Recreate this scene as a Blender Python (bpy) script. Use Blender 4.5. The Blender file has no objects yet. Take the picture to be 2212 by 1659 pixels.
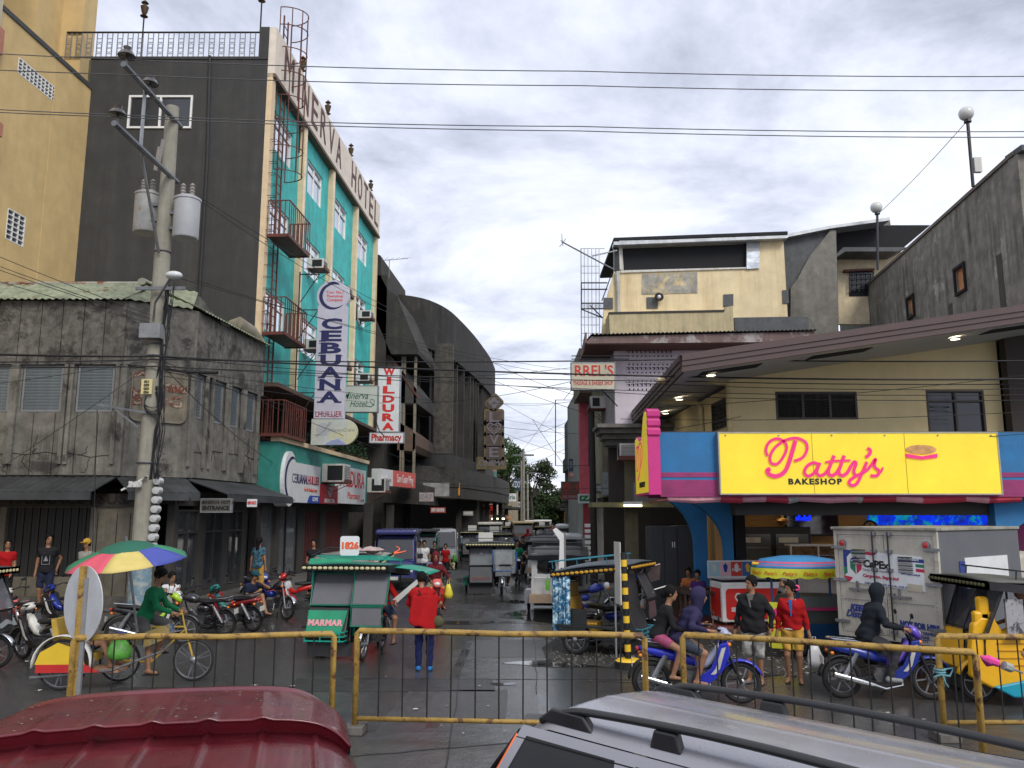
# street corner scene: camera, light, ground, buildings, vehicles, people
import bpy,bmesh,math,random
import numpy as np
from math import sin,cos,pi,radians,atan2,sqrt
from mathutils import Vector,Matrix
random.seed(7)
S=bpy.context.scene
COL=S.collection
PIT=radians(9.03);EYE=2.65;FL=1784.0
cd=bpy.data.cameras.new('camera');cam=bpy.data.objects.new('camera',cd);COL.objects.link(cam)
cd.sensor_width=36;cd.lens=36*FL/2212;cd.clip_start=.05;cd.clip_end=3000
cam.location=(0,0,EYE);cam.rotation_euler=(pi/2+PIT,0,0);S.camera=cam
SUN_EL,SUN_AZ,SUN_E=radians(42),radians(150),1.5
w=bpy.data.worlds.new('World');S.world=w;w.use_nodes=True
nt=w.node_tree;nt.nodes.clear()
def N(t,**k):
    n=nt.nodes.new(t)
    for a,b in k.items():setattr(n,a,b)
    return n
L=nt.links.new
sky=N('ShaderNodeTexSky',sky_type='NISHITA',sun_disc=False);sky.sun_elevation=SUN_EL;sky.sun_rotation=SUN_AZ
bg1=N('ShaderNodeBackground');bg1.inputs[1].default_value=.09;L(sky.outputs[0],bg1.inputs[0])
tc=N('ShaderNodeTexCoord');sp=N('ShaderNodeSeparateXYZ');L(tc.outputs['Generated'],sp.inputs[0])
mx=N('ShaderNodeMath',operation='MAXIMUM');L(sp.outputs[2],mx.inputs[0]);mx.inputs[1].default_value=0
ad=N('ShaderNodeMath',operation='ADD');L(mx.outputs[0],ad.inputs[0]);ad.inputs[1].default_value=.16
dx=N('ShaderNodeMath',operation='DIVIDE');L(sp.outputs[0],dx.inputs[0]);L(ad.outputs[0],dx.inputs[1])
dy=N('ShaderNodeMath',operation='DIVIDE');L(sp.outputs[1],dy.inputs[0]);L(ad.outputs[0],dy.inputs[1])
cb=N('ShaderNodeCombineXYZ');L(dx.outputs[0],cb.inputs[0]);L(dy.outputs[0],cb.inputs[1])
n1=N('ShaderNodeTexNoise');n1.inputs['Scale'].default_value=1.5;n1.inputs['Detail'].default_value=9;n1.inputs['Roughness'].default_value=.62;n1.inputs['Distortion'].default_value=.3
L(cb.outputs[0],n1.inputs['Vector'])
n2=N('ShaderNodeTexNoise');n2.inputs['Scale'].default_value=.45;n2.inputs['Detail'].default_value=5;n2.inputs['Roughness'].default_value=.5
L(cb.outputs[0],n2.inputs['Vector'])
av=N('ShaderNodeMath',operation='MULTIPLY_ADD');L(n2.outputs[0],av.inputs[0]);av.inputs[1].default_value=.55;L(n1.outputs[0],av.inputs[2])
cr=N('ShaderNodeValToRGB');L(av.outputs[0],cr.inputs[0])
E=cr.color_ramp.elements
E[0].position=.60;E[0].color=(.29,.31,.385,1);E[1].position=.92;E[1].color=(.66,.675,.72,1)
for p,c in((.66,(.355,.38,.46)),(.72,(.43,.455,.54)),(.79,(.52,.545,.615))):
    e=E.new(p);e.color=(*c,1)
bg2=N('ShaderNodeBackground');L(cr.outputs[0],bg2.inputs[0]);bg2.inputs[1].default_value=1.38
ms=N('ShaderNodeMixShader');ms.inputs[0].default_value=.92;L(bg1.outputs[0],ms.inputs[1]);L(bg2.outputs[0],ms.inputs[2])
wo=N('ShaderNodeOutputWorld');L(ms.outputs[0],wo.inputs[0])
sl=bpy.data.lights.new('sun','SUN');sl.energy=SUN_E;sl.angle=radians(22);sl.color=(1,.95,.87)
so=bpy.data.objects.new('sun',sl);COL.objects.link(so)
sd=Vector((sin(SUN_AZ)*cos(SUN_EL),cos(SUN_AZ)*cos(SUN_EL),sin(SUN_EL)))
so.rotation_euler=sd.to_track_quat('Z','Y').to_euler();so.location=(0,-5,30)
S.view_settings.view_transform='Standard';S.view_settings.look='None';S.view_settings.gamma=1
S.view_settings.use_curve_mapping=False;S.view_settings.exposure=0.42
S.render.engine='CYCLES';S.cycles.use_denoising=True;S.cycles.max_bounces=6;S.cycles.transparent_max_bounces=12
S.cycles.diffuse_bounces=3;S.cycles.glossy_bounces=3;S.cycles.sample_clamp_indirect=4
def ray(u,v):
    a,b=(u-1106)/FL,(829.5-v)/FL
    return(a,cos(PIT)-b*sin(PIT),sin(PIT)+b*cos(PIT))
def W(u,v,D):
    r=ray(u,v);s=D/r[1];return Vector((r[0]*s,D,EYE+r[2]*s))
def G(u,v,z=0.):
    r=ray(u,v);s=(z-EYE)/r[2];return Vector((r[0]*s,r[1]*s,z))
def X(u,D,z=1.5):return(u-1106)/FL*(D*cos(PIT)+(z-EYE)*sin(PIT))
def Z(v,D):return W(1106,v,D).z
class MB:
    def __init__(s,M=None):s.v=[];s.f=[];s.mi=[];s.M=M or Matrix.Identity(4);s.m=0
    def add(s,vs,fs,M=None):
        T=s.M@M if M is not None else s.M
        b=len(s.v);flip=T.determinant()<0
        s.v+=[tuple(T@Vector(p))for p in vs]
        for f in fs:
            g=[b+i for i in f]
            s.f.append(g[::-1]if flip else g);s.mi.append(s.m)
        return s
    def box(s,x0,x1,y0,y1,z0,z1,M=None):
        vs=[(x,y,z)for x in(x0,x1)for y in(y0,y1)for z in(z0,z1)]
        return s.add(vs,[(0,1,3,2),(4,6,7,5),(0,4,5,1),(2,3,7,6),(0,2,6,4),(1,5,7,3)],M)
    def cbox(s,c,d,M=None,rot=None):
        R=Matrix.Translation(c)@(rot if rot is not None else Matrix.Identity(4))
        return s.box(-d[0]/2,d[0]/2,-d[1]/2,d[1]/2,-d[2]/2,d[2]/2,(M@R)if M is not None else R)
    def tube(s,pts,r,n=6,cap=True,closed=False,flat=None):
        pts=[Vector(p)for p in pts];k=len(pts)
        rs=r if isinstance(r,(list,tuple))else[r]*k
        vs=[];up=None
        for i,p in enumerate(pts):
            if closed:t=pts[(i+1)%k]-pts[i-1]
            else:t=(pts[min(i+1,k-1)]-pts[max(i-1,0)])
            if t.length<1e-9:t=Vector((0,0,1))
            t.normalize()
            if up is None:up=Vector((0,0,1))if abs(t.z)<.9 else Vector((1,0,0))
            a=t.cross(up)
            if a.length<1e-4:a=t.cross(Vector((0,1,.3)))
            a.normalize();b=a.cross(t);b.normalize();up=b
            for j in range(n):
                q=2*pi*(j+.5)/n
                vs.append(p+a*(cos(q)*rs[i])+b*(sin(q)*rs[i]*(flat or 1)))
        fs=[]
        for i in range(k if closed else k-1):
            for j in range(n):
                a0=i*n+j;a1=i*n+(j+1)%n;c0=((i+1)%k)*n+j;c1=((i+1)%k)*n+(j+1)%n
                fs.append((a0,a1,c1,c0))
        if cap and not closed:fs+=[tuple(range(n))[::-1],tuple(range((k-1)*n,k*n))]
        return s.add(vs,fs)
    def lathe(s,prof,n=16,c=(0,0,0),ax='z',M=None):
        vs=[];k=len(prof)
        for r,h in prof:
            for j in range(n):
                q=2*pi*j/n;a,b=r*cos(q),r*sin(q)
                p=(a,b,h)if ax=='z' else((h,a,b)if ax=='x' else(b,h,a))
                vs.append((p[0]+c[0],p[1]+c[1],p[2]+c[2]))
        fs=[(i*n+j,i*n+(j+1)%n,(i+1)*n+(j+1)%n,(i+1)*n+j)for i in range(k-1)for j in range(n)]
        if prof[0][0]>1e-5:fs.append(tuple(range(n))[::-1])
        if prof[-1][0]>1e-5:fs.append(tuple(range((k-1)*n,k*n)))
        return s.add(vs,fs,M)
    def prism(s,poly,h0,h1,plane='xy',M=None):
        n=len(poly);q=[]
        for h in(h0,h1):
            for a,b in poly:
                q.append((a,b,h)if plane=='xy' else((a,h,b)if plane=='xz' else(h,a,b)))
        fs=[tuple(range(n))[::-1],tuple(range(n,2*n))]+[(i,(i+1)%n,n+(i+1)%n,n+i)for i in range(n)]
        return s.add(q,fs,M)
    def loft(s,rings,close=True,cap=True):
        n=len(rings[0]);vs=[p for r in rings for p in r];fs=[]
        for i in range(len(rings)-1):
            for j in range(n if close else n-1):
                fs.append((i*n+j,i*n+(j+1)%n,(i+1)*n+(j+1)%n,(i+1)*n+j))
        if cap and close:fs+=[tuple(range(n))[::-1],tuple(range((len(rings)-1)*n,len(rings)*n))]
        return s.add(vs,fs)
    def torus(s,c,R,r,ax='y',n=24,m=8,flat=1.):
        vs=[]
        for i in range(n):
            a=2*pi*i/n
            for j in range(m):
                b=2*pi*j/m;d=R+r*cos(b);h=r*sin(b)*flat
                p=(d*cos(a),h,d*sin(a))if ax=='y' else((d*cos(a),d*sin(a),h)if ax=='z' else(h,d*cos(a),d*sin(a)))
                vs.append((p[0]+c[0],p[1]+c[1],p[2]+c[2]))
        return s.add(vs,[(i*m+j,((i+1)%n)*m+j,((i+1)%n)*m+(j+1)%m,i*m+(j+1)%m)for i in range(n)for j in range(m)])
    def ball(s,c,r,n=12,m=8,M=None):
        if not isinstance(r,(tuple,list)):r=(r,r,r)
        T=Matrix.Translation(c)@Matrix.Diagonal((*r,1))
        if M is not None:T=M@T
        return s.lathe([(max(sin(pi*i/m),1e-6),-cos(pi*i/m))for i in range(m+1)],n,M=T)
    def quad(s,a,b,c,d):return s.add([a,b,c,d],[(0,1,2,3)])
    def slab(s,pts,th):
        P=[Vector(p)for p in pts];nn=(P[1]-P[0]).cross(P[2]-P[0]).normalized()*th;n=len(P)
        return s.add(P+[p-nn for p in P],[tuple(range(n)),tuple(range(n,2*n))[::-1]]+[(i,n+i,n+(i+1)%n,(i+1)%n)for i in range(n)])
    def sheet(s,fn,nu,nv):
        vs=[fn(i/nu,j/nv)for i in range(nu+1)for j in range(nv+1)]
        return s.add(vs,[(i*(nv+1)+j,(i+1)*(nv+1)+j,(i+1)*(nv+1)+j+1,i*(nv+1)+j+1)for i in range(nu)for j in range(nv)])
    def build(s,name,mats,parent=None,smooth=False,world=False,bevel=0,label=None,solid=0,kind=None,recalc=False,sub=0):
        me=bpy.data.meshes.new(name)
        vs=s.v
        if world and parent is not None:
            Mi=parent_matrix(parent).inverted();vs=[tuple(Mi@Vector(p))for p in vs]
        me.from_pydata([tuple(p)for p in vs],[],s.f)
        if not isinstance(mats,(list,tuple)):mats=[mats]
        for m in mats:me.materials.append(m)
        if len(mats)>1:me.polygons.foreach_set('material_index',s.mi)
        if recalc:
            bm=bmesh.new();bm.from_mesh(me);bmesh.ops.recalc_face_normals(bm,faces=bm.faces);bm.to_mesh(me);bm.free()
        if smooth:
            me.polygons.foreach_set('use_smooth',[True]*len(me.polygons))
            if smooth!='all':me.set_sharp_from_angle(angle=radians(40))
        me.update()
        o=bpy.data.objects.new(name,me);COL.objects.link(o)
        if parent is not None:o.parent=parent
        if label:o['label']=label
        if kind:o['kind']=kind
        if solid:
            m=o.modifiers.new('solid','SOLIDIFY');m.thickness=solid;m.offset=0
        if bevel:
            m=o.modifiers.new('bevel','BEVEL');m.width=bevel;m.segments=2;m.limit_method='ANGLE';m.angle_limit=radians(35)
        if sub:
            m=o.modifiers.new('sub','SUBSURF');m.levels=m.render_levels=sub
        return o
def parent_matrix(p):
    M=Matrix.Identity(4)
    while p is not None:
        M=(Matrix.Translation(p.location)@p.rotation_euler.to_matrix().to_4x4()@Matrix.Diagonal((*p.scale,1)))@M;p=p.parent
    return M
def thing(name,label,cat,loc=(0,0,0),rz=0.,group=None,scale=1.):
    o=bpy.data.objects.new(name,None);COL.objects.link(o);o.location=loc;o.rotation_euler=(0,0,rz)
    o.scale=(scale,)*3;o.empty_display_size=.2
    return tag(o,label,cat,group)
def tag(o,label,cat,group=None):
    o['label']=label;o['category']=cat
    if group:o['group']=group
    return o
def copies(o,transforms,parent=None):
    for T in transforms:
        c=o.copy();COL.objects.link(c);c.parent=parent or o.parent
        c.matrix_basis=T if isinstance(T,Matrix)else Matrix.Translation(T)
def dup(t,loc,rz=0,label=None,scale=None):
    r=t.copy();COL.objects.link(r);r.location=loc;r.rotation_euler=(0,0,rz)
    if scale:r.scale=(scale,)*3
    if label:r['label']=label
    def rec(a,b):
        for ch in list(a.children):
            c=ch.copy();COL.objects.link(c);c.parent=b;rec(ch,c)
    rec(t,r);return r
def frame(p,d,z=0.):
    d=Vector((d[0],d[1],0)).normalized();n=Vector((d.y,-d.x,0))
    return Matrix(((d.x,n.x,0,p[0]),(d.y,n.y,0,p[1]),(0,0,1,z),(0,0,0,1)))
def face(p,d,up=(0,0,1)):
    d=Vector(d).normalized();u=Vector(up);u=(u-d*u.dot(d)).normalized();n=d.cross(u)
    return Matrix(((d.x,u.x,n.x,p[0]),(d.y,u.y,n.y,p[1]),(d.z,u.z,n.z,p[2]),(0,0,0,1)))
MATS={}
def mat(name,col,rough=.7,var=.18,scale=3.,streak=0.,sscale=2.5,scol=(.02,.019,.017),bump=.15,bscale=None,metal=0.,coat=0.,emit=0.,alpha=1.,patch=None,pscale=1.2,pth=.6,spec=.5,trans=0.,grid=None):
    if name in MATS:return MATS[name]
    m=bpy.data.materials.new(name);m.use_nodes=True;t=m.node_tree;b=t.nodes['Principled BSDF'];l=t.links.new
    def nn(k,**kw):
        x=t.nodes.new(k)
        for a,c in kw.items():setattr(x,a,c)
        return x
    b.inputs['Roughness'].default_value=rough;b.inputs['Metallic'].default_value=metal
    b.inputs['Coat Weight'].default_value=coat;b.inputs['Coat Roughness'].default_value=.08
    b.inputs['Specular IOR Level'].default_value=spec
    if trans:b.inputs['Transmission Weight'].default_value=trans;b.inputs['IOR'].default_value=1.1
    b.inputs['Alpha'].default_value=alpha
    tcn=nn('ShaderNodeTexCoord');crd=tcn.outputs['Object']
    cur=nn('ShaderNodeRGB');cur.outputs[0].default_value=(*col,1);cur=cur.outputs[0]
    def mix(fac,a,c):
        x=nn('ShaderNodeMix',data_type='RGBA');l(fac,x.inputs[0]);l(a,x.inputs[6])
        if isinstance(c,tuple):x.inputs[7].default_value=(*c,1)
        else:l(c,x.inputs[7])
        return x.outputs[2]
    def ramp(src,p0,p1,v0=0.,v1=1.):
        x=nn('ShaderNodeMapRange');x.clamp=True;l(src,x.inputs[0])
        for i,q in enumerate((p0,p1,v0,v1)):x.inputs[i+1].default_value=q
        return x.outputs[0]
    nz=nn('ShaderNodeTexNoise');nz.inputs['Scale'].default_value=scale;nz.inputs['Detail'].default_value=8;nz.inputs['Roughness'].default_value=.65;l(crd,nz.inputs['Vector'])
    if patch:
        p=nn('ShaderNodeTexNoise');p.inputs['Scale'].default_value=pscale;p.inputs['Detail'].default_value=7;p.inputs['Roughness'].default_value=.7;p.inputs['Distortion'].default_value=.4;l(crd,p.inputs['Vector'])
        cur=mix(ramp(p.outputs[0],pth,pth+.07),cur,patch)
    if streak:
        mp=nn('ShaderNodeMapping');mp.inputs['Scale'].default_value=(sscale,sscale,sscale*.06);l(crd,mp.inputs[0])
        s1=nn('ShaderNodeTexNoise');s1.inputs['Scale'].default_value=1.6;s1.inputs['Detail'].default_value=8;s1.inputs['Roughness'].default_value=.72;l(mp.outputs[0],s1.inputs['Vector'])
        s2=nn('ShaderNodeTexNoise');s2.inputs['Scale'].default_value=.9;s2.inputs['Detail'].default_value=6;l(crd,s2.inputs['Vector'])
        mm=nn('ShaderNodeMath',operation='MULTIPLY');l(ramp(s1.outputs[0],.44,.66),mm.inputs[0]);l(ramp(s2.outputs[0],.36,.62,.15,1),mm.inputs[1])
        m2=nn('ShaderNodeMath',operation='MULTIPLY');l(mm.outputs[0],m2.inputs[0]);m2.inputs[1].default_value=streak
        cur=mix(m2.outputs[0],cur,scol)
    if var:
        hv=nn('ShaderNodeHueSaturation');l(cur,hv.inputs['Color']);l(ramp(nz.outputs[0],.28,.72,1-var*1.5,1+var),hv.inputs['Value']);cur=hv.outputs[0]
    l(cur,b.inputs['Base Color'])
    rr=ramp(nz.outputs[0],.3,.7,max(0,rough-.08),min(1,rough+.1));l(rr,b.inputs['Roughness'])
    if bump:
        n3=nn('ShaderNodeTexNoise');n3.inputs['Scale'].default_value=bscale or scale*6;n3.inputs['Detail'].default_value=6;l(crd,n3.inputs['Vector'])
        bp=nn('ShaderNodeBump');bp.inputs['Strength'].default_value=bump;bp.inputs['Distance'].default_value=.02;l(n3.outputs[0],bp.inputs['Height']);l(bp.outputs[0],b.inputs['Normal'])
    if emit:l(cur,b.inputs['Emission Color']);b.inputs['Emission Strength'].default_value=emit
    MATS[name]=m;return m
def flat(name,col,rough=.5,**k):return mat(name,col,rough,var=k.pop('var',.06),bump=k.pop('bump',0),**k)
M_={}
def pal():
    q=M_
    q['black']=flat('black_plastic',(.012,.012,.013),.42);q['rubber']=mat('tyre_rubber',(.016,.016,.017),.8,bump=.3,bscale=60)
    q['chrome']=flat('chrome',(.62,.63,.65),.18,metal=1);q['steel']=mat('steel',(.28,.285,.3),.38,metal=.8,var=.25,scale=8,bump=.05)
    q['dark_steel']=mat('dark_steel',(.04,.04,.045),.45,metal=.6,bump=.05);q['white']=flat('white_paint',(.78,.78,.76),.45)
    q['dirty_white']=mat('dirty_white_paint',(.62,.61,.57),.55,var=.12,streak=.35)
    q['rust_red']=mat('red_iron_paint',(.12,.03,.02),.6,patch=(.07,.03,.02),pscale=4)
    q['glass_dark']=flat('dark_glass',(.02,.023,.028),.06,spec=.8,var=0)
    q['glass_sky']=flat('window_glass',(.62,.66,.72),.05,spec=1.,metal=.92,var=0)
    q['clear']=flat('clear_plastic',(.75,.78,.8),.15,alpha=.28);q['tint']=flat('tinted_plastic',(.05,.05,.06),.1,alpha=.72)
    q['grey']=mat('grey_metal',(.22,.225,.235),.5);q['amber']=flat('amber_lens',(.8,.22,.02),.2);q['red_lens']=flat('red_lens',(.45,.01,.01),.2,coat=.5)
    q['skin']=mat('skin',(.30,.15,.085),.5,var=.08,scale=12,bump=.04);q['hair']=mat('hair',(.008,.007,.007),.7,var=.3,scale=40,bump=.5,bscale=120,spec=.15)
    q['red']=flat('red_paint',(.55,.02,.018),.3,coat=.3);q['blue']=flat('blue_paint',(.012,.03,.26),.28,coat=.3)
    q['green']=flat('green_paint',(.01,.19,.09),.45);q['yellow']=flat('yellow_plastic',(.75,.42,.04),.5)
    q['wire']=flat('cable_black',(.012,.012,.014),.6)
pal()
def cloth(name,col,**k):return mat('cloth_'+name,col,.9,var=k.pop('var',.12),scale=k.pop('scale',10),bump=k.pop('bump',.25),bscale=140,spec=.12,**k)
def text(s,M,size,mtl,parent=None,name='lettering',depth=.008,sx=1.,bold=0.,align='CENTER',world=False,shear=0.,space=1.,width=None,kind=None,label=None):
    cu=bpy.data.curves.new(name,'FONT');cu.body=s;cu.size=size;cu.extrude=depth/2;cu.offset=bold;cu.align_x=align
    cu.align_y='CENTER';cu.shear=shear;cu.space_character=space;cu.resolution_u=3
    o=bpy.data.objects.new(name,cu);COL.objects.link(o)
    dg=bpy.context.evaluated_depsgraph_get();me=bpy.data.meshes.new_from_object(o.evaluated_get(dg));bpy.data.objects.remove(o);bpy.data.curves.remove(cu)
    xs=[v.co.x for v in me.vertices]
    if width and xs:
        sx=width/(max(xs)-min(xs));c=(max(xs)+min(xs))/2
        if align=='CENTER':me.transform(Matrix.Translation((-c,0,0)))
    T=M@Matrix.Diagonal((sx,1,1,1))
    if world and parent is not None:T=parent_matrix(parent).inverted()@T
    me.transform(T);me.name=name;me.materials.clear();me.materials.append(mtl)
    r=bpy.data.objects.new(name,me);COL.objects.link(r)
    if parent is not None:r.parent=parent
    return r
def bez(pts,n=10):
    P=[pts[0]]+list(pts)+[pts[-1]];out=[]
    for i in range(1,len(P)-2):
        for k in range(n):
            t=k/n;a=[]
            for c in range(len(P[1])):
                p0,p1,p2,p3=P[i-1][c],P[i][c],P[i+1][c],P[i+2][c]
                a.append(.5*((2*p1)+(-p0+p2)*t+(2*p0-5*p1+4*p2-p3)*t*t+(-p0+3*p1-3*p2+p3)*t**3))
            out.append(tuple(a))
    out.append(tuple(P[-2]));return out
def stroke(mb,pts,M,z=.006,n=9,nib=None):
    Q=bez(pts,n);k=len(Q);a=[];b=[]
    for i,(x,y,w)in enumerate(Q):
        x0,y0,_=Q[max(i-1,0)];x1,y1,_=Q[min(i+1,k-1)];dx,dy=x1-x0,y1-y0;d=sqrt(dx*dx+dy*dy)or 1
        if nib:w=w*(.35+.65*abs(sin(atan2(dy,dx)-nib)))
        nx,ny=-dy/d*w/2,dx/d*w/2;a.append(M@Vector((x+nx,y+ny,z)));b.append(M@Vector((x-nx,y-ny,z)))
    mb.add(a+b,[(i,i+1,k+i+1,k+i)for i in range(k-1)])
    return mb
def nets(fn,lo,hi,h):
    lo=np.array(lo,float);hi=np.array(hi,float);n=np.ceil((hi-lo)/h).astype(int)+2
    ax=[lo[i]+h*np.arange(n[i])for i in range(3)]
    g=np.stack(np.meshgrid(*ax,indexing='ij'),-1).astype(np.float32);d=fn(g)
    s=d<0;c=np.zeros(tuple(n-1),int)
    for i in(0,1):
        for j in(0,1):
            for k in(0,1):c+=s[i:n[0]-1+i,j:n[1]-1+j,k:n[2]-1+k]
    act=(c>0)&(c<8);idx=-np.ones(act.shape,int);I=np.argwhere(act);idx[act]=np.arange(len(I))
    if not len(I):return[],[]
    acc=np.zeros((len(I),3));cnt=np.zeros(len(I))
    E=[((0,0,0),a)for a in range(3)]+[((1,0,0),1),((1,0,0),2),((0,1,0),0),((0,1,0),2),((0,0,1),0),((0,0,1),1),((1,1,0),2),((1,0,1),1),((0,1,1),0)]
    for o,a in E:
        p=I+np.array(o);q=p.copy();q[:,a]+=1
        d0=d[p[:,0],p[:,1],p[:,2]];d1=d[q[:,0],q[:,1],q[:,2]];m=(d0<0)!=(d1<0)
        t=np.where(m,d0/np.where(m,d0-d1,1),0);pos=p.astype(float);pos[:,a]+=t
        acc[m]+=pos[m];cnt[m]+=1
    V=lo+h*acc/np.maximum(cnt,1)[:,None];Fc=[]
    for a in range(3):
        b,e=(a+1)%3,(a+2)%3
        sl0=[slice(0,n[i]-1)for i in range(3)];sl1=list(sl0);sl1[a]=slice(1,n[a])
        s0=s[tuple(sl0)];s1=s[tuple(sl1)];C=np.argwhere(s0!=s1);C=C[(C[:,b]>0)&(C[:,e]>0)]
        if not len(C):continue
        def at(ob,oe):
            q=C.copy();q[:,b]-=ob;q[:,e]-=oe;return idx[q[:,0],q[:,1],q[:,2]]
        Q=np.stack([at(1,1),at(0,1),at(0,0),at(1,0)],1);fl=s0[C[:,0],C[:,1],C[:,2]]
        Q[~fl]=Q[~fl][:,::-1];Fc.append(Q[(Q>=0).all(1)])
    return V.tolist(),np.concatenate(Fc).tolist()
def cap_(P,a,b,ra,rb=None):
    rb=ra if rb is None else rb;a=np.array(a,np.float32);b=np.array(b,np.float32);ab=b-a
    t=np.clip(((P-a)@ab)/max(float(ab@ab),1e-9),0,1)
    return np.linalg.norm(P-a-t[...,None]*ab,axis=-1)-(ra+(rb-ra)*t)
def ell_(P,c,r):
    q=(P-np.array(c,np.float32))/np.array(r,np.float32);k=np.linalg.norm(q,axis=-1);return(k-1)*min(r)
def smin(a,b,k=.04):
    h=np.clip(.5+.5*(b-a)/k,0,1);return b*(1-h)+a*h-k*h*(1-h)
def blob(fn,lo,hi,h,name,mtl,parent,label=None,extra=None):
    v,f=nets(fn,lo,hi,h);mb=MB();mb.add(v,f)
    if extra:extra(mb)
    o=mb.build(name,mtl,parent,smooth='all',label=label);return o
def wet_road():
    m=bpy.data.materials.new('wet_asphalt');m.use_nodes=True;t=m.node_tree;b=t.nodes['Principled BSDF'];l=t.links.new
    def nz(sc,det=8,rg=.6,vec=None,dist=0):
        x=t.nodes.new('ShaderNodeTexNoise');x.inputs['Scale'].default_value=sc;x.inputs['Detail'].default_value=det;x.inputs['Roughness'].default_value=rg;x.inputs['Distortion'].default_value=dist
        l(vec or tcn.outputs['Object'],x.inputs['Vector']);return x.outputs[0]
    def mr(s,a,c,d,e):
        x=t.nodes.new('ShaderNodeMapRange');l(s,x.inputs[0])
        for i,q in enumerate((a,c,d,e)):x.inputs[i+1].default_value=q
        return x.outputs[0]
    tcn=t.nodes.new('ShaderNodeTexCoord')
    big=nz(.35,6,.6,dist=.6);fine=nz(28,4);mid=nz(3.2,8,.7)
    c=t.nodes.new('ShaderNodeValToRGB');e=c.color_ramp.elements;e[0].position=.25;e[0].color=(.030,.030,.031,1);e[1].position=.8;e[1].color=(.092,.090,.087,1)
    a=t.nodes.new('ShaderNodeMath');a.operation='MULTIPLY_ADD';l(fine,a.inputs[0]);a.inputs[1].default_value=.45;l(mid,a.inputs[2])
    a2=t.nodes.new('ShaderNodeMath');a2.operation='MULTIPLY_ADD';l(big,a2.inputs[0]);a2.inputs[1].default_value=.5;l(a.outputs[0],a2.inputs[2])
    a3=t.nodes.new('ShaderNodeMath');a3.operation='MULTIPLY';l(a2.outputs[0],a3.inputs[0]);a3.inputs[1].default_value=.52;l(a3.outputs[0],c.inputs[0])
    l(c.outputs[0],b.inputs['Base Color'])
    wet=mr(big,.30,.54,.32,.05)
    rr=t.nodes.new('ShaderNodeMath');rr.operation='MULTIPLY_ADD';l(mid,rr.inputs[0]);rr.inputs[1].default_value=.25;l(wet,rr.inputs[2]);rr2=t.nodes.new('ShaderNodeMath');rr2.operation='SUBTRACT';l(rr.outputs[0],rr2.inputs[0]);rr2.inputs[1].default_value=.09;l(rr2.outputs[0],b.inputs['Roughness'])
    bp=t.nodes.new('ShaderNodeBump');bp.inputs['Strength'].default_value=.35;bp.inputs['Distance'].default_value=.012;l(fine,bp.inputs['Height'])
    bp2=t.nodes.new('ShaderNodeBump');bp2.inputs['Strength'].default_value=.25;bp2.inputs['Distance'].default_value=.05;l(mid,bp2.inputs['Height']);l(bp.outputs[0],bp2.inputs['Normal']);l(bp2.outputs[0],b.inputs['Normal'])
    return m
road_m=wet_road()
SDX=.0615
def sx(x0,y):return x0+SDX*(y-27.6)
g=MB();g.box(-600,600,-60,900,-.5,-.012);tag_=g.build('ground',mat('dark_ground',(.06,.058,.052),.9));tag_['kind']='structure'
g=MB();g.add([(-120,-20,0),(120,-20,0),(120,20.6,0),(-120,20.6,0)],[(0,1,2,3)]);o=g.build('crossing_road',road_m);o['kind']='structure'
g=MB();g.add([(-6.6,20.6,0),(6.5,20.6,0),(10.5,150,0),(2.5,150,0)],[(0,1,2,3)]);o=g.build('street',road_m);o['kind']='structure'
joint=mat('joint_tar',(.012,.012,.012),.5)
g=MB()
def jline(a,b,wd=.02):
    n=14;P=[G(a[0]+(b[0]-a[0])*i/n,a[1]+(b[1]-a[1])*i/n)for i in range(n+1)];r=[]
    for i,p in enumerate(P):
        dv=(P[-1]-P[0]).normalized();nn=Vector((-dv.y,dv.x,0));k=random.uniform(-.02,.02)
        r.append((p+nn*(k+wd/2*random.uniform(.6,1.5)),p+nn*(k-wd/2)))
    for i in range(n):g.add([(*r[i][0][:2],.004),(*r[i+1][0][:2],.004),(*r[i+1][1][:2],.004),(*r[i][1][:2],.004)],[(0,1,2,3)])
jline((740,1466),(1400,1469),.035);jline((1290,1472),(1500,1480),.03);jline((700,1640),(1150,1600),.03);jline((1040,1200),(960,1659),.02)
jline((760,1310),(1000,1312),.03);jline((1010,1345),(1290,1350),.03);jline((1150,1290),(1160,1500),.015)
o=g.build('road_joint',joint);o['kind']='structure'
rd=random.Random(21)
for k,(u,v,rx,ry,c_)in enumerate(((640,1560,1.1,.5,.035),(980,1520,.8,.9,.06),(1120,1400,.9,1.1,.065),(850,1480,1.6,.5,.035),(1290,1560,.9,.4,.065),(420,1500,1.4,.5,.04),(1010,1240,.9,2.5,.06),(1700,1600,1.2,.3,.055))):
    g=MB();c=G(u,v);q=rd.uniform(0,1)
    P=[(c.x+rx*a+rd.uniform(-.08,.08),c.y+ry*b+rd.uniform(-.06,.06),.003)for a,b in((-1,-1),(-.3,-1.05),(.4,-.95),(1,-1),(1.03,0),(.97,1),(.2,1.04),(-.5,.96),(-1,1),(-1.04,.1))]
    g.add(P,[tuple(range(10))]);o=g.build('asphalt_patch',mat('asphalt_patch_%d'%k,(c_,c_*.98,c_*.95),.42,var=.35,scale=6,bump=.5,bscale=40,patch=(c_*.6,)*3,pscale=2.2));o['kind']='structure'
g=MB()
for x in(.35,-1.1,1.9):g.sheet(lambda i,j:(x+.12*sin(i*3)+.09*i*25*.06+.16*j,11+28*i,.0022),40,1)
o=g.build('tyre_track',mat('tyre_polish',(.05,.05,.05),.22,var=.4,scale=1.5,bump=.2));o['kind']='structure'
puddle=mat('puddle_water',(.02,.02,.02),.04,var=0,bump=.02,bscale=3,spec=.8)
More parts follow.
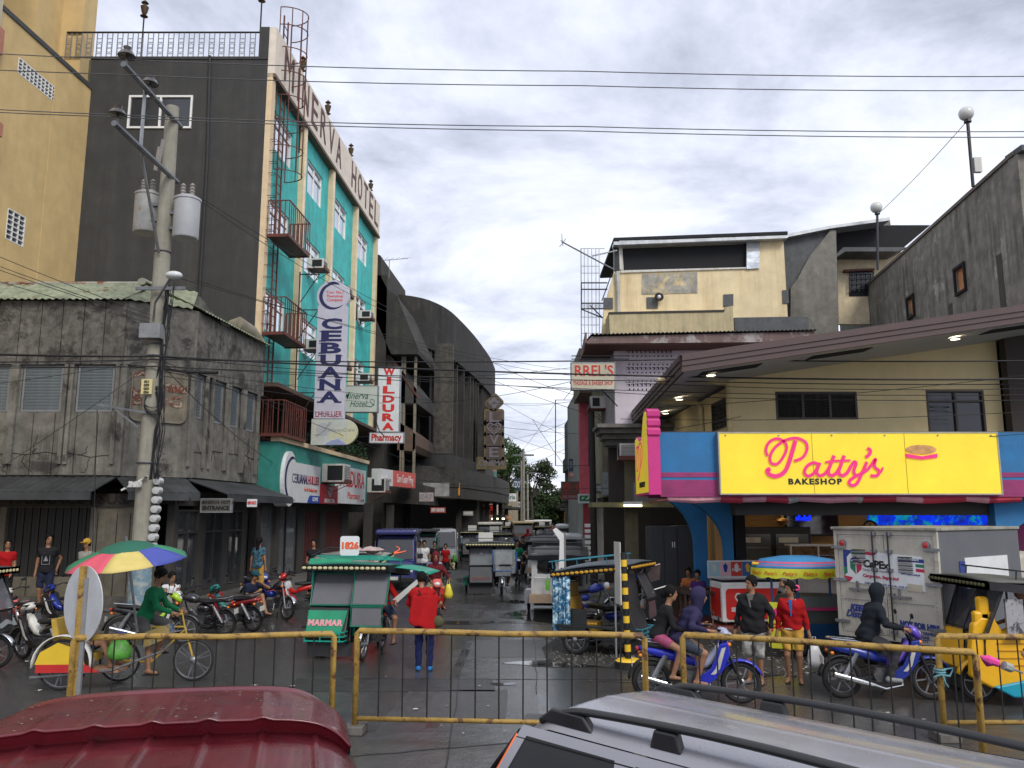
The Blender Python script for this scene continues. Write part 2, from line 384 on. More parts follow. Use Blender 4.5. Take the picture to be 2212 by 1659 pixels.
def blobpoly(c,rx,ry,n=30,z=.006,seed=1):
    rd=random.Random(seed);ph=[rd.uniform(0,6.28)for _ in range(4)];am=[.22,.16,.1,.06]
    return[(c[0]+rx*cos(2*pi*i/n)*(1+sum(am[k]*sin((k+2)*2*pi*i/n+ph[k])for k in range(4))),c[1]+ry*sin(2*pi*i/n)*(1+sum(am[k]*cos((k+2)*2*pi*i/n+ph[k])for k in range(4))),z)for i in range(n)]
g=MB()
for u,v,rx,ry,s in((1020,1345,.9,.35,2),(1175,1330,.9,1.6,3),(1250,1435,1.1,.35,4),(1210,1262,.6,2.5,5),(1090,1478,.25,.1,6),(1120,1300,.5,.5,8)):
    g.add(blobpoly(G(u,v),rx,ry,seed=s),[tuple(range(30))])
o=g.build('puddle',puddle);o['kind']='structure'
gm=mat('broken_gravel',(.038,.035,.030),.75,var=.5,scale=14,bump=.9,bscale=22)
g=MB();c=G(1560,1400);P=[(G(u,v)[0],G(u,v)[1],.008)for u,v in((1170,1400),(1215,1370),(1330,1372),(1440,1385),(1500,1352),(1800,1352),(2250,1352),(2250,1420),(1900,1440),(1560,1470),(1420,1455),(1250,1435),(1180,1425))]
g.add(P,[tuple(range(len(P)))]);o=g.build('gravel_verge',gm);o['kind']='structure'
g=MB();rd=random.Random(5)
for i in range(1500):
    u,v=(rd.uniform(1190,1480),rd.uniform(1378,1440))if i%3==0 else(rd.uniform(1480,2150),rd.uniform(1360,1462));p=G(u,v);r=rd.uniform(.008,.035)
    g.cbox((p.x,p.y,r*.4),(r*rd.uniform(1,2),r*1.5,r),rot=Matrix.Rotation(rd.uniform(0,3),4,(rd.random(),rd.random(),1)))
o=g.build('loose_stones',mat('stone_bits',(.12,.115,.105),.8,var=.5,scale=3));o['kind']='stuff'
g=MB()
for i in range(170):
    u,v=rd.uniform(40,2100),rd.uniform(1330,1600);p=G(u,v);r=rd.uniform(.015,.05)
    if rd.random()<.6:u=rd.uniform(1480,1760);v=rd.uniform(1385,1462);p=G(u,v)
    a=rd.uniform(0,3);g.add([(p.x+r*cos(a+q)*rd.uniform(.6,1.4),p.y+r*sin(a+q),.012+rd.uniform(0,.015))for q in(0,1.5,3,4.6)],[(0,1,2,3)])
o=g.build('litter',mat('paper_litter',(.5,.47,.42),.8,var=.4,scale=1));o['kind']='stuff'
pv=mat('pavement_concrete',(.11,.103,.092),.7,var=.3,scale=1.5,bump=.3,patch=(.07,.065,.06),pscale=.8)
kb=mat('kerb_concrete',(.12,.113,.10),.7,var=.35,scale=4,bump=.4)
def pavement(name,poly,z,kw=.16):
    g=MB();g.prism(poly,0.0,z,'xy');p=g.build(name,pv);p['kind']='structure';return p
LP=pavement('left_pavement',[(-40,20.0),(-7.6,20.0),(-6.6,21.0),(-6.3,26),(-5.3,42),(-1.0,80),(3.0,150),(-8,150),(-40,40)],.42)
RP=pavement('right_pavement',[(4.3,26),(40,26),(40,150),(9.9,150),(5.0,42)],.2)
def kerbs(parent,a,b,z,step=1.0,th=.17):
    a=Vector(a);b=Vector(b);n=max(1,int((b-a).length/step));d=(b-a)/n;ang=atan2(d.y,d.x)
    me=MB().box(0,d.length-.015,-.02,th,0,.03).build('kerb_stone',kb,parent)
    me.location=(a.x,a.y,z);me.rotation_euler=(0,0,ang)
    copies(me,[Matrix.Translation((a.x+d.x*i,a.y+d.y*i,z))@Matrix.Rotation(ang,4,'Z')for i in range(1,n)],parent)
kerbs(LP,(-19,20.0),(-7.6,20.0),.42);kerbs(RP,(4.3,26),(7.5,26),.2)
g=MB();g.box(-40,-7.9,19.55,20.0,0,.2);o=g.build('pavement_step',kb);o['kind']='structure'
tl=mat('red_floor_tile',(.20,.045,.028),.4,var=.3,scale=5);g=MB();o=MB().box(4.0,13.0,19.6,26,0,.06).build('tiled_apron',mat('grout',(.09,.07,.06),.8));o['kind']='structure'
me=MB().box(.01,.29,.01,.29,0,.012).build('floor_tile',tl,o);me.location=(4.0,19.6,.06)
copies(me,[(4.0+.3*i,19.6+.3*j,.06)for i in range(14)for j in range(20)if i+j],o)
def wall(mb,s0,s1,z0,z1,th,holes=(),y=0.):
    xs=sorted({s0,s1}|{min(max(h[i],s0),s1)for h in holes for i in(0,1)});zs=sorted({z0,z1}|{min(max(h[i],z0),z1)for h in holes for i in(2,3)})
    for a,b in zip(xs,xs[1:]):
        col=[]
        for c,d in zip(zs,zs[1:]):
            m,k=(a+b)/2,(c+d)/2
            if any(h[0]<m<h[1]and h[2]<k<h[3]for h in holes):continue
            if col and abs(col[-1][1]-c)<1e-6:col[-1][1]=d
            else:col.append([c,d])
        for c,d in col:mb.box(a,b,y-th,y,c,d)
    return mb
def louvre(parent,Fm,s0,s1,z0,z1,n,y=-.06,frm=None,slm=None,mull=0,ang=.6):
    fr=frm or M_['grey'];f=MB(Fm);t=.05
    f.box(s0,s0+t,y-.05,y+.03,z0,z1);f.box(s1-t,s1,y-.05,y+.03,z0,z1);f.box(s0+t,s1-t,y-.05,y+.03,z0,z0+t);f.box(s0+t,s1-t,y-.05,y+.03,z1-t,z1)
    for k in range(mull):c=s0+(s1-s0)*(k+1)/(mull+1);f.box(c-.03,c+.03,y-.05,y+.03,z0+t,z1-t)
    w_=f.build('window',fr,parent,world=True);h=(z1-z0-2*t)/n
    Pm=parent_matrix(parent)
    me=MB().box(0,s1-s0-2*t-.01,-.008,.008,-h*.58,h*.58).build('slat',slm or fr,w_);R=Matrix.Rotation(-ang,4,'X')
    Ts=[Pm.inverted()@Fm@Matrix.Translation((s0+t+.005,y-.01,z0+t+h*(i+.5)))@R for i in range(n)]
    me.matrix_basis=Ts[0];copies(me,Ts[1:],w_);return w_
def window(parent,Fm,s0,s1,z0,z1,y=-.08,mull=1,transom=.25,fr=None,gl=None,t=.05,sill=True):
    f=MB(Fm);fr=fr or M_['white']
    f.box(s0,s0+t,y-.04,y+.05,z0,z1);f.box(s1-t,s1,y-.04,y+.05,z0,z1);f.box(s0+t,s1-t,y-.04,y+.05,z0,z0+t);f.box(s0+t,s1-t,y-.04,y+.05,z1-t,z1)
    zt=z1-transom*(z1-z0)if transom else z1-t
    if transom:f.box(s0+t,s1-t,y-.04,y+.04,zt-t/2,zt+t/2)
    for k in range(mull):c=s0+(s1-s0)*(k+1)/(mull+1);f.box(c-t/2,c+t/2,y-.04,y+.045,z0+t,z1-t)
    w_=f.build('window',fr,parent,world=True);g=MB(Fm)
    for k in range(mull+1):
        a=s0+(s1-s0)*k/(mull+1)+t*.6;b=s0+(s1-s0)*(k+1)/(mull+1)-t*.6;MB(Fm).box(a,b,y-.02,y-.01-.006*k,z0+t,z1-t).build('pane',gl or M_['glass_sky'],parent,world=True).parent=w_
    return w_
def aircon(parent_group,M,w=.62,h=.42,d=.55,label='',tray=True):
    t=thing('air_conditioner',label,'air conditioner',M.translation,0,'window air conditioners on the street walls');T=M.copy();T.translation=(0,0,0)
    MB(T).box(-w/2,w/2,-.15,d,0,h).build('casing',M_['dirty_white'],t,bevel=.012)
    g=MB(T)
    for k in range(9):g.box(-w/2+.05,w/2-.05,d,d+.012,.05+k*(h-.1)/9,.05+(k+.5)*(h-.1)/9)
    g.build('grille',M_['grey'],t)
    g=MB(T)
    for sgn in(-1,1):MB(T).box(sgn*w/2-.002*sgn,sgn*(w/2+.006),.08,d-.06,.07,h-.07).build('side_vent',M_['black'],t)
    if tray:
        g=MB(T)
        for q in(-w/2-.05,w/2+.02):g.box(q,q+.03,-.15,d+.08,-.04,-.01);g.tube([(q+.015,d+.05,-.03),(q+.015,-.1,-.42)],.014,4)
        g.box(-w/2-.05,w/2+.05,d+.05,d+.08,-.04,.1);g.box(-w/2-.02,w/2+.02,-.14,d+.05,-.03,-.012)
        g.build('bracket',M_['rust_red'],t)
    return t
conc=mat('stained_concrete',(.20,.19,.165),.85,var=.35,scale=2.2,streak=.85,sscale=2.2,bump=.5,bscale=18,patch=(.07,.064,.056),pscale=.9,pth=.55)
conc_hi=mat('panel_concrete',(.15,.142,.125),.88,var=.45,scale=5,streak=.55,sscale=1.6,bump=.7,bscale=30,patch=(.055,.05,.045),pscale=1.4,pth=.52)
FA=21.5
c0,c1,c2,c3=(X(-150,FA,6),FA),(X(266,FA,6),FA),(X(412,22.6,6),22.6),(X(561,27.4,6),27.4)
cb_=thing('corner_building','grey concrete corner building with louvred windows and a rusty green roof edge','building',(c1[0],c1[1]+2,0))
ZT,ZW1,ZW0,ZB=8.3,6.58,5.33,3.66
segs=[(c0,c1,[(-60,24),(47,138),(165,249)]),(c1,c2,[]),(c2,c3,[(411,437),(456,481),(492,515),(526,549)])]
for k,(a,b,wins)in enumerate(segs):
    d=(b[0]-a[0],b[1]-a[1]);Ln=sqrt(d[0]**2+d[1]**2);Fm=frame(a,d)
    def s_at(u,z=6.):
        lo,hi=0.,Ln
        for _ in range(30):
            m=(lo+hi)/2;x=a[0]+d[0]*m/Ln;y=a[1]+d[1]*m/Ln
            if X(u,y,z)>x:lo=m
            else:hi=m
        return lo
    hs=[(s_at(p),s_at(q))for p,q in wins]
    mb=MB(Fm);wall(mb,.0,Ln,ZB,ZW1,.3,[(p,q,ZW0,ZW1)for p,q in hs]);mb.build('lower_wall',conc,cb_,world=True)
    n={0:9,1:1,2:6}[k]
    for i in range(n):
        MB(Fm).box(Ln*i/n+.012,Ln*(i+1)/n-.012,-.25,.10 if k!=1 else.102,ZW1+.0,ZT).build('wall_panel',conc_hi,cb_,world=True)
        if k!=1:MB(Fm).box(Ln*i/n+.012,Ln*(i+1)/n-.012,.001,.05,ZB+.02,ZW0-.04).build('wall_panel',conc,cb_,world=True)
    for p,q in hs:louvre(cb_,Fm,p+.03,q-.03,ZW0,ZW1-.02,14,y=-.02,slm=mat('louvre_glass',(.26,.30,.32),.3,var=.2,scale=2,bump=0))
    g=MB(Fm)
    for p,q in hs:
        for e in(p-.14,q+.04):g.box(e,e+.1,.06,.13,ZB+.3,ZW1)
    if hs:g.build('window_rib',conc,cb_,world=True)
    if k!=1:
        rdm=random.Random(k+4);zz=4.35;pts=[];s_=.1
        while s_<Ln:pts.append((s_,.058,zz));s_+=rdm.uniform(.12,.4);zz+=rdm.uniform(-.07,.07);zz=min(max(zz,4.1),4.6)
        g=MB(Fm);g.tube(pts,.012,4,flat=.6)
        for _ in range(14):
            q=list(pts[rdm.randrange(len(pts))]);b_=[tuple(q)];dz=rdm.choice((-1,1))
            for _ in range(rdm.randint(2,5)):q[0]+=rdm.uniform(-.15,.15);q[2]+=dz*rdm.uniform(.05,.18);q[2]=min(max(q[2],3.75),5.2);b_.append(tuple(q))
            g.tube(b_,.009,4,flat=.6)
        g.build('cracks',mat('crack_black',(.03,.025,.02),.9),cb_,world=True,kind='stuff')
    if k!=1:
        cg=MB(Fm);nw=int(Ln/.09)
        def rf(i,j,Ln=Ln,nw=nw):
            s_=i*Ln;zz=.045*abs(((i*nw)%2)-1);return(s_,.28-1.9*j,ZT-.02+.95*j+zz)
        cg.sheet(rf,nw,1)
        cg.build('roof_sheet',mat('green_roof_sheet',(.27,.30,.20),.6,patch=(.13,.05,.025),pscale=1.1,pth=.58,var=.3,streak=.3),cb_,world=True,solid=.01)
        rc=MB(Fm);rc.tube([(s_,-1.66,ZT+.93)for s_ in(0,Ln)],.13,10,flat=.8)
        rc.build('ridge_cap',mat('ridge_cap',(.30,.31,.26),.6,patch=(.17,.045,.02),pscale=1.0,pth=.5),cb_,world=True)
    else:
        cg=MB();A=Vector((*c1,ZT));B=Vector((*c2,ZT));up=Vector((-.55,1.75,.95))
        cg.sheet(lambda i,j:A.lerp(B,i)+Vector((0,-.25,0))+up*j+Vector((0,0,.04*((round(i*14))%2))),14,1)
        cg.build('roof_sheet',MATS['green_roof_sheet'],cb_,world=True,solid=.01)
    g=MB(Fm);nn_=max(8,int(Ln/.11))
    def cf(i,j,Ln=Ln,nn_=nn_):return(i*Ln,1.25*j,3.62-.42*j-.18*(j>.9)*0+.02*(round(i*nn_)%2))
    g.sheet(cf,nn_,3)
    g.build('canopy',mat('tin_canopy',(.04,.044,.046),.6,var=.4,scale=1.3,streak=.4),cb_,world=True,solid=.03)
    MB(Fm).box(0,Ln,1.22,1.27,3.02,3.21).build('canopy_fascia',MATS['tin_canopy'],cb_,world=True)
for e in(c1,c2):MB().box(e[0]-.1,e[0]+.1,e[1]-.06,e[1]+.2,ZB,ZT).build('corner_post',conc,cb_,world=True)
g=MB();P=[(c0[0],FA+1.6),(c1[0],FA+1.6),(c2[0]-.5,24.2),(c3[0]-1.5,27.4),(c0[0],27.4)];g.prism(P,3.6,9.15,'xy');g.build('core_wall',conc_hi,cb_,world=True)
g=MB();e0=W(512,700,25.5);e1=W(562,744,27.3)
g.tube([e0+Vector((-.3,.3,.1)),e0,e0.lerp(e1,.5)+Vector((0,0,.08)),e1],[.1,.26,.27,.2],10);g.build('roof_roll',mat('old_cream',(.28,.25,.19),.8,streak=.4),cb_,world=True,smooth=True)
MB().tube([W(562,745,27.3),W(556,900,27.3),W(548,1035,27.3)],.07,8).build('drain_pipe',mat('old_pipe',(.09,.08,.07),.7),cb_,world=True)
d=(c2[0]-c1[0],c2[1]-c1[1]);Lc=sqrt(d[0]**2+d[1]**2);Fc=frame(c1,d)
def rrect(s0,s1,z0,z1,r,n=5):
    out=[]
    for cx,cz,a in((s1-r,z1-r,0),(s0+r,z1-r,90),(s0+r,z0+r,180),(s1-r,z0+r,270)):
        for i in range(n+1):q=radians(a+90*i/n);out.append((cx+r*cos(q),cz+r*sin(q)))
    return out
g=MB(Fc);R=rrect(.2,Lc-.12,5.12,6.5,.18);g.prism(R,.02,.055,'xz');pn=g.build('name_panel',mat('plaque_concrete',(.19,.165,.125),.85,streak=.5,var=.3),cb_,world=True)
g=MB(Fc);g.tube([(a,.06,b)for a,b in R],.02,5,closed=True);g.build('name_panel_rim',mat('plaque_rim',(.20,.175,.14),.85),cb_,world=True)
fcM=face(Fc@Vector((Lc/2,.058,5.95)),(d[0],d[1],0));lt=mat('peeling_letter',(.33,.27,.20),.8,patch=(.16,.05,.03),pscale=9,pth=.45);rust=mat('rust_letter',(.13,.035,.02),.8)
def script(parent,M,word,sc,m,wd,name='lettering',zz=.01):
    mb=MB();
    for st in word:stroke(mb,[(x*sc,y*sc,q*wd)for x,y,q in st],M,z=zz)
    o=mb.build(name,m,parent,world=True);o.modifiers.new('t','SOLIDIFY').thickness=.004;return o
farma=[[(-.62,.30,1),(-.40,.42,1.6),(-.05,.33,1.4),(.05,.44,.8)],[(-.20,.38,1),(-.30,.05,1.6),(-.42,-.12,1.5),(-.60,-.12,1.2),(-.62,.0,1)],[(-.42,.1,1),(-.12,.16,1.2)],
  [(.08,.14,1),(-.03,.08,1),(.0,-.05,1),(.1,.0,1),(.12,.14,1.2),(.12,-.04,1)],[(.22,.15,1),(.20,-.05,1)],[(.20,.08,1),(.27,.15,1),(.33,.13,1)],[(.38,.13,1),(.36,-.05,1)],[(.38,.08,1),(.45,.14,1),(.47,-.05,1)],[(.47,.08,1),(.54,.14,1),(.57,-.05,1)],
  [(.78,.12,1),(.68,.1,1),(.67,-.02,1),(.76,0,1),(.80,.13,1.2),(.80,-.05,1)]]
for off,m in((.006,rust),(.014,lt)):script(pn,fcM@Matrix.Translation((-.06+(.02 if m is lt else 0),.05,0)),farma,.95,m,.055 if m is lt else.075,zz=off)
text('BLDG',fcM@Matrix.Translation((-.0,-.27,.01)),.42,lt,pn,bold=.012,world=True,sx=1.25)
shop=thing('corner_pharmacy','dark pharmacy shop front with faded letters above a low cream wall','shop front',(c1[0]-4,FA,.42))
Fm=frame((-40,FA),(1,0));x_=lambda u,z=1.5:X(u,FA,z)+40
cream=mat('cream_wall',(.17,.152,.115),.8,var=.25,streak=.4,sscale=1.5);dk=mat('dark_interior',(.013,.013,.014),.9)  # cream base lowered to deepen the shade under the canopy
g=MB(Fm);wall(g,0,x_(330),.42,3.1,.2,[(x_(4),x_(188),1.1,2.85),(x_(296),x_(327),.44,2.85),(x_(-300),x_(-10),1.0,2.85)]);g.build('wall',cream,shop,world=True)
g=MB(Fm);g.box(0,x_(330),.001,.05,2.86,3.2);fs=g.build('name_board',mat('old_sign_board',(.045,.04,.034),.8,var=.3),shop,world=True)
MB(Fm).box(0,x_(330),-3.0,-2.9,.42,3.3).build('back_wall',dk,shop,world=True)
MB(Fm).box(x_(196),x_(199),.0,.03,.5,2.85).build('pipe',M_['grey'],shop,world=True)
for i in range(26):
    a=x_(5)+i*.1;
    if a<x_(186):MB(Fm).box(a,a+.085,-.16,-.13+.02*(i%2),1.1,2.85).build('shutter_slat',mat('shutter_dark',(.02,.02,.021),.6),shop,world=True)
tM=face(Fm@Vector((x_(150),.055,3.05)),(1,0,0));text('FARMACIA SUSA',tM,.36,mat('faded_red',(.018,.013,.012),.8),fs,sx=1.25,bold=.012,world=True)
tM=face(Fm@Vector((x_(306),.055,3.05)),(1,0,0));text('CHA',tM@Matrix.Translation((.75,0,0)),.36,MATS['faded_red'],fs,sx=1.25,bold=.012,world=True)
MB(Fm).box(0,x_(296),.001,.35,.42,.62).build('ledge',kb,shop,world=True)
for u in(60,118,204,246,275):
    MB(Fm).box(x_(u),x_(u)+.015,.0,.012,.64,1.1 if u<190 else 2.7).build('wall_joint',dk,shop,world=True)
sf=thing('hotel_entrance','dim hotel entrance front with glass doors under the tin canopy','shop front',(c2[0],24,.42))
d=(c3[0]-c2[0]+1.2,12.5);F2=frame((c2[0]+.05,21.9),(.0615,1))
g=MB(F2);wall(g,0,8.2,.42,3.3,.2,[(.2,1.5,.45,2.9),(1.9,3.2,.6,2.75),(3.6,4.7,.6,2.75),(5.0,7.8,.6,3.0)]);g.build('wall',mat('dark_plaster',(.055,.05,.045),.8,streak=.4),sf,world=True)  # plaster base lowered so the ground floor carries canopy shade in its colour
MB(F2).box(0,12,-2.2,-2.1,.42,3.4).build('back_wall',mat('dim_room',(.045,.042,.04),.9),sf,world=True)
for a,b in((.2,1.5),(1.9,3.2),(3.6,4.7)):window(sf,F2,a,b,.6,2.8,y=-.04,mull=1,transom=.28,fr=mat('old_alu',(.08,.08,.08),.5,metal=.5),gl=flat('shop_glass',(.06,.065,.07),.05,alpha=.55,spec=1))
yb=thing('yellow_building','tall ochre yellow building with slanted glass-block windows beside dark grey wall','building',(-15.5,26,0))
ym=mat('ochre_paint',(.62,.45,.21),.8,var=.1,scale=1.5,streak=.12,sscale=1.5,bump=.15);pk=mat('dusty_pink_trim',(.45,.20,.14),.8,var=.15)
XY=-15.1;Fy=frame((sx(XY,27.6)-SDX*7.5,20.1),(SDX,1))
def sy(u,v):
    r=ray(u,v);p0=Fy.translation;dd=Vector((SDX,1,0)).normalized()
    t=(p0.x*dd.y-p0.y*dd.x)/(r[0]*dd.y-r[1]*dd.x);return(Vector((r[0]*t,r[1]*t,0))-Vector((p0.x,p0.y,0))).dot(dd),EYE+r[2]*t
a0=sy(42,118);a1=sy(148,245);b0=sy(18,450);b1=sy(49,533);t1=sy(140,148);t0=sy(28,36)
zt=(t0[1]+t1[1])/2
g=MB(Fy);wall(g,-6,7.7,0,zt,.3,[(a0[0],a1[0],a1[1]+0,a0[1]-.1),(b0[0],b1[0],b1[1],b0[1])]);g.build('wall',ym,yb,world=True)
def glassblocks(p,q,r,s,nc,nr):
    f=MB(Fy);t=.03
    for i in range(nc+1):c=p+(q-p)*i/nc;f.box(c-t/2,c+t/2,-.16,.01,r,s)
    for j in range(nr+1):c=r+(s-r)*j/nr;f.box(p,q,-.158,.008,c-t/2,c+t/2)
    w_=f.build('window',M_['white'],yb,world=True);gm_=flat('block_glass',(.05,.07,.085),.08,spec=1)
    for i in range(nc):
        for j in range(nr):MB(Fy).box(p+(q-p)*i/nc+t/2,p+(q-p)*(i+1)/nc-t/2,-.12,-.04,r+(s-r)*j/nr+t/2,r+(s-r)*(j+1)/nr-t/2).build('glass_block',gm_,yb,world=True).parent=w_
glassblocks(a0[0],a1[0],a1[1],a0[1]-.1,14,4);glassblocks(b0[0],b1[0],b1[1],b0[1],3,6)
MB(Fy).box(-6,7.6,-.35,.04,zt,zt+.16).build('coping',mat('dark_coping',(.06,.065,.07),.8),yb,world=True)
MB(Fy).box(5.5,7.2,-.02,.0+.012,9,zt-.8).build('wall_crack',ym,yb,world=True)
xr=X(192,27.9,22);g=MB();g.box(-26,xr,27.75,28.6,8,30);g.build('tower',ym,yb,world=True)
xt=X(138,27.5,23);g=MB();g.box(-26,xt,26.2,27.74,8,21.6);g.build('tower_bay',ym,yb,world=True)
g=MB();g.box(-26,xt+.05,25.9,27.7,21.65,22.7);g.build('pink_band',pk,yb,world=True)
g=MB();g.box(-26,X(18,22.8,18),21.0,22.8,16.2,17.0);g.box(-26,X(8,22.8,14),21.0,22.8,13.6,14.0);g.build('pink_ledge',pk,yb,world=True)
MB().box(-26,X(4,22.6,18),21.1,22.7,14.0,24).build('side_wing',mat('pale_cream',(.5,.45,.33),.8),yb,world=True)
HX,HY0,HY1=-8.8,27.6,45.2
ht=thing('hotel_building','tall hotel with dark grey side wall and turquoise street front between cream pilasters','building',(HX,HY0,0))
HD=(SDX*.9,1);FH=frame((HX,HY0),HD);HL=(HY1-HY0)*1.0015
grey_w=mat('dark_grey_render',(.046,.046,.0455),.88,var=.22,scale=1.3,streak=.7,sscale=1.5,scol=(.075,.073,.066),bump=.35,bscale=25,patch=(.038,.038,.037),pscale=.5)
teal=mat('turquoise_paint',(.055,.50,.47),.7,var=.2,scale=2,streak=.5,sscale=1.2,scol=(.03,.22,.22),bump=.1)
crm=mat('cream_pilaster',(.72,.56,.36),.75,var=.1,streak=.15);sgn=mat('cream_parapet',(.74,.66,.56),.75,var=.1,streak=.22,scol=(.3,.25,.2))
XL=-15.2
FG=frame((XL,HY0),(1,0));GL=HX-XL
wx=[X(278,HY0,17)-XL,X(416,HY0,17)-XL];wz=(Z(278,HY0),Z(207,HY0))
g=MB(FG);wall(g,0,GL,0,18.9,.3,[(wx[0],wx[1],wz[0],wz[1])]);g.build('side_wall',grey_w,ht,world=True)
g=MB(FG);g.box(-.02,.05,.001,.06,3,18.85);g.build('wall_edge',mat('yellow_stain_edge',(.10,.095,.05),.9,var=.4),ht,world=True)
g=MB(FG);g.box(0,GL-.35,-.3,.03,18.9,19.0);g.build('wall_coping',grey_w,ht,world=True)
MB(FG).box(GL-.35,GL+.0,-.4,.031,18.9,20.16).build('corner_pier',grey_w,ht,world=True)
window(ht,FG,wx[0],wx[1],wz[0],wz[1],y=.0,mull=1,transom=0,t=.07,gl=flat('hotel_side_glass',(.035,.04,.045),.1,alpha=.85,spec=.9))
g=MB(FG);cx0=(wx[0]+wx[1])/2+.1
g.sheet(lambda i,j:(cx0+i*(wx[1]-cx0-.1),-.14+.03*sin(i*40),wz[1]-.08-(wz[1]-wz[0]-.1)*j*.45),40,1);g.build('curtain',cloth('curtain_mauve',(.20,.13,.16)),ht,world=True)
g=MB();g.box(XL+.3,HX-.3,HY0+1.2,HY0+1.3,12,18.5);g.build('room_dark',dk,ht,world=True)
MB(FG).tube([(X(455,HY0,19)-XL,.07,19.0),(X(449,HY0,15)-XL,.07,15),(X(424,HY0,8)-XL,.07,8.0)],.05,8).build('drain_pipe',mat('black_pipe',(.022,.022,.024),.5),ht,world=True)
PS=[0.0,4.05,8.3,12.8,HL];holes=[];wn=[]
for k in range(4):
    for r_,(za,zb)in enumerate(((15.95,17.4),(12.55,14.0),(9.15,10.6))):
        s0=PS[k]+1.0+(.0 if k else-.15);s1=s0+2.15
        holes.append((s0,s1,za,zb));wn.append((s0,s1,za,zb))
g=MB(FH);wall(g,0,HL,7.1,18.35,.3,holes);g.build('front_wall',teal,ht,world=True)
for a in wn:window(ht,FH,*a,y=-.1,mull=1,transom=.28,t=.06)
MB(FH).box(.3,HL-.3,-.9,-.8,7.1,18.3).build('room_backs',mat('room_dim',(.16,.15,.15),.9),ht,world=True)
for i,s_ in enumerate(PS):
    a,b=(s_,s_+.34)if i==0 else(s_-.34,s_)if i==4 else(s_-.2,s_+.2)
    MB(FH).box(a,b,.001,.2,7.1 if i else 5.4,18.35).build('pilaster',crm,ht,world=True)
    if 0<i<4:MB(FH).box(a+.12,b-.12,.2,.24,7.1,18.35).build('pilaster_rib',mat('pale_rib',(.78,.68,.52),.7),ht,world=True)
MB(FH).box(-.0,HL,-.3,.26,18.36,20.16).build('name_parapet',sgn,ht,world=True)
MB(FH).box(-.0,HL,-.2,.30,18.22,18.355).build('parapet_brown_band',mat('brown_band',(.16,.11,.08),.8),ht,world=True)  # brown band along the foot of the name parapet
tl_=mat('brown_letter',(.13,.07,.07),.8,patch=(.3,.22,.2),pscale=3,pth=.66)
Lw='MINERVA HOTEL';tM=face(FH@Vector((HL*.5+.2,.27,19.27)),(HD[0],HD[1],0))
adv={' ':1.5,'I':.55,'M':1.55};tot=sum(adv.get(c,1.22)for c in Lw);p_=-HL/2+.5;k_=(HL-1.0)/tot
for c in Lw:
    wq=adv.get(c,1.22)*k_
    if c!=' ':text(c,tM@Matrix.Translation((p_+wq/2,0,0)),1.95,tl_,ht,'letter',.03,world=True,width=wq*.66 if c!='I' else.16,bold=.0)
    p_+=wq
g=MB();g.box(HX-6,HX-.31,HY0+.31,HY1,6.9,18.3);g.build('roof_slab',grey_w,ht,world=True)
g=MB(FH);g.box(0,HL,-.3,.9,6.95,7.09);g.build('first_floor_slab',mat('brown_soffit',(.10,.06,.045),.8),ht,world=True)
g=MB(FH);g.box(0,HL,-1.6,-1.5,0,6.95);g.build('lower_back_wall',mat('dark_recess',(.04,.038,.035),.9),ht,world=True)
rr=MB(FG);rr.tube([(-1,-.1,20.02),(GL-.3,-.1,20.02)],.035,5);rr.tube([(-1,-.1,19.05),(GL-.3,-.1,19.05)],.02,4);rl=rr.build('roof_rail',M_['dark_steel'],ht,world=True)
Pi=parent_matrix(ht).inverted()
b_=MB().box(-.013,.013,-.013,.013,0,1.0).build('baluster',M_['grey'],ht);nb=38;Ts=[Pi@FG@Matrix.Translation((-1+(GL+.65)*i/nb,-.1,19.02))for i in range(nb+1)]
b_.matrix_basis=Ts[0];copies(b_,Ts[1:],ht)
og=MB().torus((0,0,.3),.085,.012,n=12,m=4).torus((0,0,.47),.085,.012,n=12,m=4).box(-.09,.09,-.008,.008,.15,.17).box(-.09,.09,-.008,.008,.6,.62).box(-.09,.09,-.008,.008,.74,.76).build('rail_ornament',M_['grey'],ht)
Ts=[Pi@FG@Matrix.Translation((-1+(GL+.65)*(i+.5)/nb,-.1,19.02))for i in range(0,nb,2)];og.matrix_basis=Ts[0];copies(og,Ts[1:],ht)
def rooflamp(x,y,z0,z1,label):
    t=thing('roof_lamp',label,'lamp post',(x,y,z0),0,'small lantern posts along the hotel roof');h=z1-z0
    MB().tube([(0,0,0),(0,0,h)],.03,6).build('post',M_['dark_steel'],t)
    MB().lathe([(.03,h),(.14,h+.05),(.05,h+.1),(.10,h+.2),(.15,h+.42),(.05,h+.48),(.05,h+.56),(.13,h+.58),(.0,h+.72)],10).build('lantern',mat('old_bronze',(.10,.065,.03),.5,metal=.4),t,smooth=True)
for u,v0,v1,D,lb in((304,130,38,HY0+.2,'thin post with lantern rising from the roof rail above the dark grey wall'),(562,70,5,HY0+.3,'lantern post at the front corner of the hotel roof beside ladder cage'),(646,330,155,31.3,'lantern behind the top of the red ladder cage'),(707,272,248,34.8,'lantern post above the letter R of the hotel parapet'),(757,362,338,39.6,'lantern post above the letter H of the hotel parapet'),(800,435,413,44.3,'lantern post at the far end of the hotel parapet')):
    p=W(u,v0,D);q=Z(v1,D);rooflamp(p.x,D,min(p.z,20.1),q,lb)
fe=thing('fire_escape','rusty red iron fire escape ladder with cage on the turquoise hotel front','fire escape',(HX,HY0,0));rs=M_['rust_red'];Pf=parent_matrix(fe).inverted()
yo=.12
for q in(1.05,1.5):
    g=MB(FH);g.box(q-.025,q+.025,yo,yo+.05,5.2,21.3);g.build('ladder_stile',rs,fe,world=True)
me=MB().box(.05,.43,0,.025,0,.025).build('rung',rs,fe);Ts=[Pf@FH@Matrix.Translation((1.04,yo+.01,5.4+.33*i))for i in range(48)];me.matrix_basis=Ts[0];copies(me,Ts[1:],fe)
